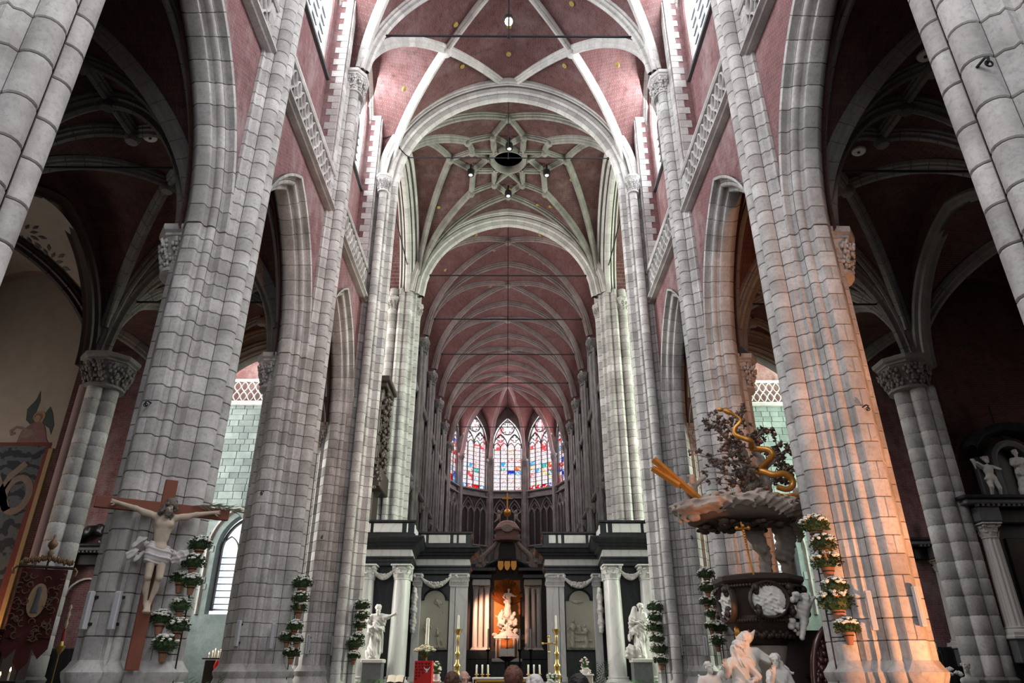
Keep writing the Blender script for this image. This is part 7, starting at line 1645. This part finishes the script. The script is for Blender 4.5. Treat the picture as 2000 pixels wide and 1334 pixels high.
def palm(label, x, y, n, L_, seed, mat=PALM, z=0.0, lean=.5):
    rr = random.Random(seed); t = thing('palm_plant', label, 'plant', (x, y, z)); m = MB(); m.lathe([(.12, 0), (.17, .3), (.18, .32), (.15, .32)], (0, 0, 0), 14); m.build('pot', TERRA, t, 40)
    for k in range(n):
        a = 2 * PI * k / n + rr.uniform(-.3, .3); b = MB(); ln = L_ * rr.uniform(.75, 1.1); P = [Vector((math.cos(a) * lean * ln * u, math.sin(a) * lean * ln * u, .3 + ln * (u - .42 * u * u * lean * 1.6))) for u in np.linspace(0, 1, 9)]; b.tube(P, [.012 * (1 - .7 * u) for u in np.linspace(0, 1, 9)], 4)
        for i in range(1, 9):
            for sg in (-1, 1):
                for f in (0, .5):
                    p = P[i - 1].lerp(P[i], f); d = (P[i] - P[i - 1]).normalized(); w = Vector((-math.sin(a), math.cos(a), 0)) * sg; e = p + (w * .75 + d * .6 + Vector((0, 0, -.15))) * ln * .26 * math.sin(PI * (i + f) / 10); mid = p.lerp(e, .45) + d * .014; b.add([p, mid, e, p.lerp(e, .5) - d * .014], [(0, 1, 2, 3)])
        b.build('frond', mat, t, 0)
    return t
palm('green palm in a pot before the left statue pedestal', -5.55, 30.6, 13, 1.45, 50); palm('green palm in a pot before the right statue pedestal', 5.62, 30.6, 13, 1.5, 51); palm('tall dark palm before the right relief panel', 3.72, 33.5, 12, 2.6, 52, plain('dark_palm', (.02, .045, .022), .5, 0, 14, .4), 0, .4); palm('small palm at the foot of the crucifix pier', -5.55, 13.7, 9, 1.55, 53, plain('dusky_palm', (.06, .10, .06), .6, 0, 14, .4), 0, .3)

# ================================================================== LEFT CHAPEL
LC = thing('wall_painting', 'faded mural of kneeling winged angels above a dark damask cloth in the left chapel', 'painting', (0, 0, 0))
yw = 20.45
def paint(name, pts, mat, dy=.0, label=None): m = MB(); m.extr([(x, yw + .05 - .006 - dy, z) for x, z in pts], (0, .006, 0)); return m.build(name, mat, LC, 0, label=label)
def damask():
    m, N, L = nt('painted_damask'); b = principled(N, L, .9); pos = geo_pos(N); w = N.new('ShaderNodeTexWave'); w.wave_type = 'RINGS'; w.inputs['Scale'].default_value = 2.4; w.inputs['Distortion'].default_value = 7; w.inputs['Detail'].default_value = 3; L.new(pos, w.inputs['Vector'])
    v = N.new('ShaderNodeTexVoronoi'); v.inputs['Scale'].default_value = 7; L.new(pos, v.inputs['Vector']); c = mixc(N, L, ramp(N, L, w.outputs['Fac'], [(.35, 0.0), (.55, 1.0)]), (.035, .038, .045), (.095, .105, .115)); L.new(mixc(N, L, ramp(N, L, v.outputs['Distance'], [(.1, .5), (.3, 0.0)]), c, (.02, .02, .025)), b.inputs['Base Color']); return m
DAM = damask(); PRED = plain('painted_red', (.15, .045, .04), .9, 0, 5, .4); PGR = plain('painted_wing_green', (.06, .075, .07), .9, 0, 8, .4); PSC = plain('painted_scroll_buff', (.20, .155, .13), .9, 0, 8, .3); PFL = plain('painted_flesh', (.32, .21, .16), .9, 0, 8, .2); PHA = plain('painted_halo', (.34, .22, .10), .9, 0, 8, .3); PROBE = plain('painted_rose_robe', (.20, .11, .105), .9, 0, 7, .4)
paint('damask_cloth', [(-17.5, 1.2), (-13.72, 1.2), (-13.98, 7.9), (-17.5, 7.9)], DAM); paint('red_border', [(-14.25, 1.2), (-13.72, 1.2), (-13.96, 7.9), (-14.1, 7.9)], PRED, .006); paint('top_band', [(-17.5, 7.84), (-13.97, 7.84), (-13.97, 7.95), (-17.5, 7.95)], PRED, .007)
def angel_paint(x, z, k):
    T = lambda pts: [(x + a * k, z + b * k) for a, b in pts]
    paint('painted_wing', T([(-.15, .75), (-.45, 1.0), (-.55, 1.5), (-.28, 1.95), (-.22, 2.35), (-.10, 1.9), (-.12, 1.4), (-.05, .95)]), PGR, .004); paint('painted_wing', T([(.28, .85), (.30, 1.35), (.42, 1.62), (.62, 1.3), (.82, .75), (.80, .35), (.66, .62), (.45, .75)]), PGR, .004)
    paint('painted_robe', T([(-.55, 0), (.78, 0), (.62, .25), (.52, .55), (.35, .85), (.0, .95), (-.25, .75), (-.5, .5)]), PROBE, .008); paint('painted_sleeve', T([(-.5, .42), (-.1, .62), (.12, .4), (-.1, .2), (-.45, .2)]), PSC, .012)
    paint('painted_halo', T([(.08 + .26 * math.cos(i * PI / 8), 1.16 + .26 * math.sin(i * PI / 8)) for i in range(16)]), PHA, .010); paint('painted_hair', T([(.05 + .19 * math.cos(i * PI / 8), 1.12 + .2 * math.sin(i * PI / 8)) for i in range(16)]), PROBE, .014); paint('painted_face', T([(.04 + .13 * math.cos(i * PI / 8), 1.06 + .16 * math.sin(i * PI / 8)) for i in range(16)]), PFL, .018)
    m = MB(); mould_ring(m, T([(-.1, .45), (-.45, .62), (-.75, .68), (-.95, .5), (-.88, .35), (-.75, .42)]), lambda a, zz, d: (a, yw + .05 - .02 - d * .01, zz), [(-.06 * k, 0), (.06 * k, 0)]); m.build('painted_scroll', PSC, LC, 0)
angel_paint(-14.65, 7.95, .72); angel_paint(-16.55, 7.95, .85)
m = MB(); mould_ring(m, [(-14.55, 7.3), (-14.9, 6.9), (-15.05, 6.4), (-14.8, 5.9)] + [(-14.55 + .36 * math.cos(a), 6.35 + .5 * math.sin(a)) for a in np.linspace(-2.2, 4.3, 22)] + [(-15.3, 6.9), (-15.6, 7.3)], lambda a, zz, d: (a, yw + .05 - .016 - d * .01, zz), [(-.10, 0), (.10, 0)]); m.build('painted_scroll', PSC, LC, 0)
gp = thing('gilded_post', 'tall slender ochre wooden post at the edge of the mural', 'post', (-13.76, 20.3, 0)); m = MB(); m.bbox((0, 0, 4.9), (.16, .14, 5.6), .02); m.build('shaft', plain('ochre_wood', (.34, .22, .10), .6, 0, 5, .2), gp, 20); m = MB(); m.bbox((0, 0, 1.0), (.3, .3, 2.0), .03); m.bbox((0, 0, 2.12), (.24, .22, .2), .02); m.build('base', OAK, gp, 20)
spot('mural_lamp', (-14.3, 19.6, 1.6), (-13.8, 20.5, 4.0), 170, (1, .55, .25), 60)
# processional banner
bn = thing('processional_banner', 'dark red processional banner with an oval saint and a carved gilt crest', 'banner', (-9.95, 15.6, 0), math.radians(28))
BR_ = plain('dark_red_velvet', (.075, .018, .018), .9, 0, 30, .4)
m = MB(); rows = [[(-.42 + .84 * u, -.03 * math.sin(u * 9) - .02, z) for u in np.linspace(0, 1, 13)] for z in np.linspace(3.62, 2.25, 10)]; m.loft(rows, False); rows2 = [[(x, y + .012, z) for x, y, z in r] for r in rows]; m.loft(rows2, False)
for u0, u1, zt in ((0, .34, 1.85), (.34, .66, 1.6), (.66, 1, 1.85)): m.add([(-.42 + .84 * u0, -.02, 2.27), (-.42 + .84 * u1, -.02, 2.27), (-.42 + .84 * u1, -.02, zt + .2), (-.42 + .84 * (u0 + u1) / 2, -.02, zt), (-.42 + .84 * u0, -.02, zt + .2)], [(0, 1, 2, 3, 4)])
m.build('cloth', BR_, bn, 40)
EMB = plain('faded_gold_thread', (.16, .11, .075), .6, .3, 20, .4); m = MB(); rr = random.Random(60)
for i in range(70):
    x, z = rr.uniform(-.38, .38), rr.uniform(2.2, 3.55)
    if abs(x) < .17 and 2.62 < z < 3.35: continue
    m.tube([(x + .06 * math.cos(a + i), -.075, z + .06 * math.sin(a + i)) for a in np.linspace(0, 4, 7)], .012, 4)
m.build('embroidered_scrolls', EMB, bn, 50)
m = MB(); m.extr([(.17 * math.sin(a) * (1 if abs(math.cos(a)) < .98 else .4), -.075, 2.98 + .34 * math.cos(a)) for a in np.linspace(0, 2 * PI, 24, endpoint=False)], (0, .02, 0)); o = m.build('oval_picture', plain('buff_silk', (.36, .25, .15), .8, 0, 8, .25), bn, 0); m = MB(); m.lathe([(.07, 0), (.05, .2), (.04, .38), (.05, .42), (.04, .5), (.0, .52)], (0, -.085, 2.74), 10, 1, .3); m.build('embroidered_saint', plain('grey_blue_silk', (.10, .105, .115), .8, 0, 9, .3), o, 60)
m = MB(); m.tube([(0, .06, 0), (0, .06, 4.0)], .022, 8); m.tube([(-.50, 0, 3.66), (.50, 0, 3.66)], .03, 8); m.lathe([(.2, 0), (.2, .05), (.04, .1)], (0, .06, 0), 12); m.build('pole', OAK, bn, 50)
m = MB()
for i in range(26):
    x = -.46 + .92 * i / 25; m.ball((x, 0, 3.72 + .05 * abs(math.sin(i * 1.2)) + .10 * (1 - abs(x) / .5)), .042, 6, 5, (.8, .8, 1.5))
for x in (-.52, .52): m.tube([(x, 0, 3.66), (x * 1.12, 0, 3.6), (x * 1.08, 0, 3.5)], .03, 6)
m.lathe([(.02, 3.85), (.07, 3.95), (.03, 4.02), (.09, 4.1), (.10, 4.16), (.02, 4.25), (.03, 4.32), (0, 4.36)], (0, 0, 0), 10); m.build('carved_crest', plain('tarnished_gilt', (.22, .14, .08), .5, .4, 10, .3), bn, 60)
# candelabrum, side altar, votive candles
cs = thing('hanging_sanctuary_lamp', 'small brass sanctuary lamp and red glass before the banner', 'lamp', (-8.85, 15.0, 0)); m = MB(); m.lathe([(.0, 1.9), (.03, 1.95), (.07, 2.02), (.085, 2.08), (.04, 2.1), (.02, 2.2)], (0, 0, 0), 12); m.tube([(0, 0, 0), (0, 0, 1.95)], .012, 6); m.lathe([(.16, 0), (.16, .04), (.03, .08)], (0, 0, 0), 12); m.build('brass_bowl', GOLD, cs, 50); m = MB(); m.lathe([(.025, 2.15), (.032, 2.3), (.02, 2.4)], (0, 0, 0), 10); m.build('red_glass', plain('ruby_glass', (.25, .02, .02), .2), cs, 50); m = MB(); m.lathe([(.012, 2.4), (.03, 2.5), (.012, 2.58), (.03, 2.66), (.010, 2.74), (.028, 2.80), (.005, 2.86)], (0, 0, 0), 8); m.build('finial', plain('pale_gilt', (.5, .42, .30), .4, .3), cs, 50)
sa = thing('side_altar', 'low dark red side altar with an inscription band at the far left edge', 'altar', (-11.9, 16.8, 0)); m = MB(); m.bbox((0, 0, 1.1), (2.2, 1.0, 2.2), .03); m.build('body', OAK, sa, 20); m = MB(); m.bbox((0, -.51, 2.28), (2.3, .06, .2), .01); m.bbox((0, 0, 2.42), (2.4, 1.1, .08), .01); m.build('red_band', BR_, sa, 20)
m = MB(); rr = random.Random(77)
for i in range(16): m.tube([(-1.0 + i * .13 + .03 * math.cos(a), -.545, 2.28 + .05 * math.sin(a)) for a in np.linspace(rr.uniform(0, 3), rr.uniform(4, 6.5), 7)], .009, 4)
m.build('worn_inscription', PFL, sa, 50)
def votive(label, x, y, z, h, group, holder=True):
    t = thing('votive_candle', label, 'candle', (x, y, z), 0, group); m = MB(); m.lathe([(.016, 0), (.015, h), (.002, h + .004)], (0, 0, 0), 8); m.build('wax', WAX, t, 50); m = MB(); m.lathe([(.0, h), (.014, h + .02), (.012, h + .04), (.0, h + .075)], (0, 0, 0), 8); m.build('flame', FLAME, t, 50)
wc = thing('candle', 'thick white candle on the dark red side altar at the left edge', 'candle', (-11.42, 16.5, 2.46)); m = MB(); m.lathe([(.07, 0), (.07, .05), (.045, .06), (.045, .42), (.01, .44)], (0, 0, 0), 12); m.build('wax_candle', WAX, wc, 40)
vs_ = thing('votive_stand', 'black iron votive stand in the lower left corner', 'stand', (-8.88, 13.55, 0)); m = MB(); m.bbox((0, 0, 1.46), (.7, .3, .05), .01); m.tube([(0, 0, 0), (0, 0, 1.45)], .03, 6); m.lathe([(.25, 0), (.25, .04), (.04, .1)], (0, 0, 0), 12); m.build('tray', IRON, vs_, 30)
for i, (dx, h) in enumerate(((-.24, .13), (-.08, .05), (-.02, .07), (.14, .14))): votive('%s burning votive candle in the lower left corner' % ('leftmost', 'second', 'third', 'rightmost')[i], -8.88 + dx, 13.5, 1.485, h, 'votive candles in the lower left corner')
vr = thing('votive_rack', 'dark votive rack glowing between the crucifix pier and the second pier', 'stand', (-11.2, 29.6, 0)); m = MB(); m.bbox((0, 0, 1.0), (.9, .5, 2.0), .03); m.bbox((0, 0, 2.06), (1.1, .6, .06), .01); m.build('body', OAK, vr, 20); m = MB(); m.lathe([(.12, 1.5), (.16, 1.8), (.1, 2.0)], (.1, -.28, 0), 10); m.build('red_lamp', plain('red_lamp_glass', (.5, .02, .02), .3), vr, 40)
for i in range(8): votive('%s flame on the dark votive rack' % ('first', 'second', 'third', 'fourth', 'fifth', 'sixth', 'seventh', 'eighth')[i], -11.58 + .11 * i, 29.5 + .06 * (i % 2), 2.09, .12 + .05 * (i % 3) + .02 * i, 'flames on the votive rack')
for p in ((-11.2, 29.4, 2.6),):
    d = bpy.data.lights.new('votive_glow', 'POINT'); d.energy = 16; d.color = (1, .4, .15); d.shadow_soft_size = .1; o = bpy.data.objects.new('votive_glow', d); COL.objects.link(o); o.location = p

# ================================================================== CHAPEL ALTARS
def chapel_altar(label, x, y, s, cols, zc0, zc1, stat=True, w=3.6, seed=1):
    """dark marble retable: columns, entablature with dentils, segmental pediment with a niche"""
    t = thing('chapel_altar', label, 'altar', (x, y, 0))
    def b(name, c, d, mat, ch=.03): m = MB(); m.bbox(c, d, ch); return m.build(name, mat, t, 20)
    b('table', (0, -.2, .55), (w, 1.2, 1.1), BLACKM); b('pedestal_zone', (0, 0, (1.1 + zc0) / 2), (w, .7, zc0 - 1.1), BLACKM); b('retable', (0, .15, (zc0 + zc1) / 2), (w * .9, .25, zc1 - zc0 + .1), BLACKM)
    b('dark_picture', (0, -.0, (zc0 + zc1) / 2), (w * .42, .06, zc1 - zc0 - .7), plain('dark_old_painting_%d' % seed, (.03, .022, .018), .4, 0, 2, .6))
    for cx in cols:
        b('column_pedestal', (cx, -.32, zc0 - .35), (.62, .6, .6), GREYST); b('column_pedestal_cap', (cx, -.32, zc0 - .02), (.72, .7, .10), STATUE); column(t, cx, -.32, zc0 + .12, zc1, .24, STATUE, .42, 12)
        b('entablature_block', (cx, -.3, zc1 + .22), (.66, .62, .42), GREYST)
    b('entablature', (0, -.05, zc1 + .22), (w, .5, .40), BLACKM); b('cornice', (0, -.2, zc1 + .56), (w + .5, 1.0, .14), GREYST); b('cornice_top', (0, -.22, zc1 + .68), (w + .7, 1.15, .10), BLACKM)
    m = MB()
    for i in range(24): m.bbox((-w / 2 + w * (i + .5) / 24, -.62, zc1 + .46), (.07, .12, .08), .008)
    m.build('dentils', GREYST, t, 0)
    if stat:
        zt = zc1 + .73; m = MB(); P = lambda a, z, d: (a, d - .25, z)
        mould_ring(m, [(.46, zt), (.46, zt + 1.1)] + [(.46 * math.cos(PI * k / 10), zt + 1.1 + .46 * math.sin(PI * k / 10)) for k in range(1, 10)] + [(-.46, zt + 1.1), (-.46, zt)], P, [(0, .3), (0, -.05), (.08, -.12), (.18, -.08), (.2, .3)]); m.build('niche_arch', GREYST, t, 30); b('niche_back', (0, .1, zt + .8), (1.1, .1, 1.6), BLACKM)
        m = MB(); mould_ring(m, [(1.25 * math.cos(a), zt + 1.1 + .95 * math.sin(a)) for a in np.linspace(.35, PI - .35, 15)], P, [(-.06, .3), (-.06, -.25), (.04, -.38), (.16, -.34), (.18, .3)]); m.build('segmental_pediment', BLACKM, t, 30)
        for sg in (-1, 1): b('side_scroll_panel', (sg * .75, .05, zt + .65), (.4, .2, 1.3), GREYST)
        m = MB(); m.tube([(0, 0, zt + 2.05), (0, 0, zt + 2.95)], .022, 6); m.tube([(-.2, 0, zt + 2.65), (.2, 0, zt + 2.65)], .02, 6); m.lathe([(.2, zt + 1.98), (.14, zt + 2.06), (.04, zt + 2.1)], (0, 0, 0), 10); m.build('iron_cross', IRON, t, 40)
    return t
chapel_altar('dark marble altar with fluted white columns against the brick wall at the right edge', 14.95, 20.1, 1, (-1.38, 1.38), 2.45, 5.40, True, 3.5, 1)
q = robed(1.32, (-.4, 0, .05), 0, [((-.19, 0, 1.40), (-.3, -.1, 1.18), (-.08, -.28, 1.2), (.8, -.3, .3)), ((.19, 0, 1.40), (.34, -.12, 1.24), (.36, -.3, 1.12), (.3, -.8, 0))], .02, .22)
t = thing('statue', 'white robed statue in the arched niche of the right chapel altar', 'statue', (15.0, 19.72, 6.18)); sdf_obj('carved_figure', q, STATUE, t, .014, fmH(1.3))
q = head_prims((0, -.02, .98), .3, 0, .95)[0] + [('e', (0, 0, .68), (.14, .11, .17), .05), ('e', (0, 0, .46), (.13, .11, .14), .05), ('c', (-.08, 0, .4), (-.12, -.1, .16), .09, .06, .04), ('c', (-.12, -.1, .16), (-.1, 0, -.05), .055, .04, .03), ('c', (.08, 0, .4), (.14, -.05, .14), .09, .06, .04), ('c', (.14, -.05, .14), (.16, .02, -.08), .055, .04, .03), ('c', (-.13, 0, .78), (-.32, -.08, .88), .055, .035, .03), ('c', (.13, 0, .78), (.26, -.15, .66), .055, .035, .03), ('c', (-.1, .1, .8), (-.34, .12, 1.02), .08, .03, .05), ('c', (-.3, .1, 1.0), (-.28, .1, .74), .05, .02, .04), ('c', (.1, 0, .45), (-.2, -.06, .4), .06, .04, .05)] + [('e', (.08 * math.cos(i), .02 + .08 * math.sin(i), 1.06), (.035, .035, .035), .01) for i in range(7)]
t = thing('statue', 'white winged child angel perched left of the niche on the right chapel altar', 'statue', (14.12, 19.80, 6.28)); sdf_obj('carved_figure', q, STATUE, t, .018)
chapel_altar('dark altar with one fluted column in the further right chapel', 16.9, 26.75, 1, (-.9, .9), 2.4, 5.35, False, 3.4, 2)
q = robed(.78, (.3, 0, 0), 0, [((-.19, 0, 1.40), (-.3, -.1, 1.18), (-.1, -.28, 1.2), (.8, -.3, .3)), ((.19, 0, 1.40), (.3, -.1, 1.15), (.1, -.25, 1.0), (-.6, -.6, 0))], .02, .24)
t = thing('statue', 'small white statue standing on the further right chapel altar', 'statue', (16.03, 26.3, 6.09)); sdf_obj('carved_figure', q, STATUE, t, .018)
t = chapel_altar('black altar with marbled columns and a pale arched line in the further left chapel', -15.4, 26.75, -1, (-.95, 1.2), 2.35, 5.1, False, 3.4, 3)
m = MB(); mould_ring(m, [(.75, 1.2), (.75, 3.9)] + [(.75 * math.cos(PI * k / 12), 3.9 + .75 * math.sin(PI * k / 12)) for k in range(1, 12)] + [(-.75, 3.9), (-.75, 1.2)], lambda a, z, d: (a + .1, d - .12, z), [(0, .05), (0, -.03), (.06, -.03), (.06, .05)]); m.build('pale_arch_line', STATUE, t, 30)
q = [('c', (-.9 + .12 * i, -.3, 5.9 + .5 * math.sin(i * .2)), (-.78 + .12 * i, -.3, 5.9 + .5 * math.sin((i + 1) * .2)), .16, .16, .1) for i in range(16)] + [('e', (.5, -.35, 5.9), (.3, .2, .2), .1), ('e', (.9, -.35, 6.1), (.16, .16, .18), .1)]
sdf_obj('scrolled_crest', q, BLACKM, t, .05, lumps(.03, 14))
# bits on the right
bu = thing('bust', 'small white marble bust beside the orange pier base', 'bust', (9.62, 15.9, 0)); m = MB(); m.bbox((0, 0, .68), (.26, .26, 1.36), .02); m.build('dark_pillar', OAK, bu, 20)
hp, _ = head_prims((0, -.01, 1.70), -1.1, 0, .8); q = hp + [('c', (0, .01, 1.5), (0, 0, 1.62), .06, .045, .03), ('c', (-.12, 0, 1.45), (.12, 0, 1.45), .07, .07, .06), ('e', (0, 0, 1.42), (.15, .1, .08), .05)] + [('e', (.07 * math.cos(i), .02 + .07 * math.sin(i), 1.76), (.03, .03, .03), .012) for i in range(9)]
sdf_obj('carved_bust', q, STATUE, bu, .012)
for i, (x, h) in enumerate(((9.15, 2.12), (9.32, 2.05))):
    t = thing('candlestick', '%s dark turned candlestick beside the orange pier' % ('left', 'right')[i], 'candlestick', (x, 16.3, 0)); m = MB(); m.lathe([(.14, 0), (.14, .05), (.05, .12), (.04, .9), (.07, 1.0), (.03, 1.1), (.035, 1.5), (.07, 1.58), (.03, 1.66), (.05, h - .15), (.07, h - .08), (.02, h)], (0, 0, 0), 12); m.build('turned_stem', plain('dark_bronze_%d' % i, (.07, .06, .055), .35, .7), t, 50); m = MB(); m.lathe([(.016, h - .02), (.016, h + .12), (.002, h + .13)], (0, 0, 0), 8); m.build('thin_candle', WAX, t, 50)
bouquet('flower_bouquet', 'small white flowers beside the dark candlesticks on the right', 9.42, 16.1, 1.35, .16, .34, PETAL, LEAFD, 46, 18, 1, IRON)
t = thing('pillar_stand', 'dark stand under the small white flowers on the right', 'stand', (9.42, 16.1, 0)); m = MB(); m.bbox((0, 0, .67), (.3, .3, 1.34), .02); m.build('body', OAK, t, 20)
t = thing('junction_box', 'small white box fixed on the right aisle column', 'box', (12.72, 19.9, 2.62)); m = MB(); m.bbox((0, 0, 0), (.09, .08, .14), .01); m.build('case', PETAL, t, 20)
# lower shafts of the transept: a foliate corbel and stone shaft seen between right pier and screen
bpy.context.view_layer.update()
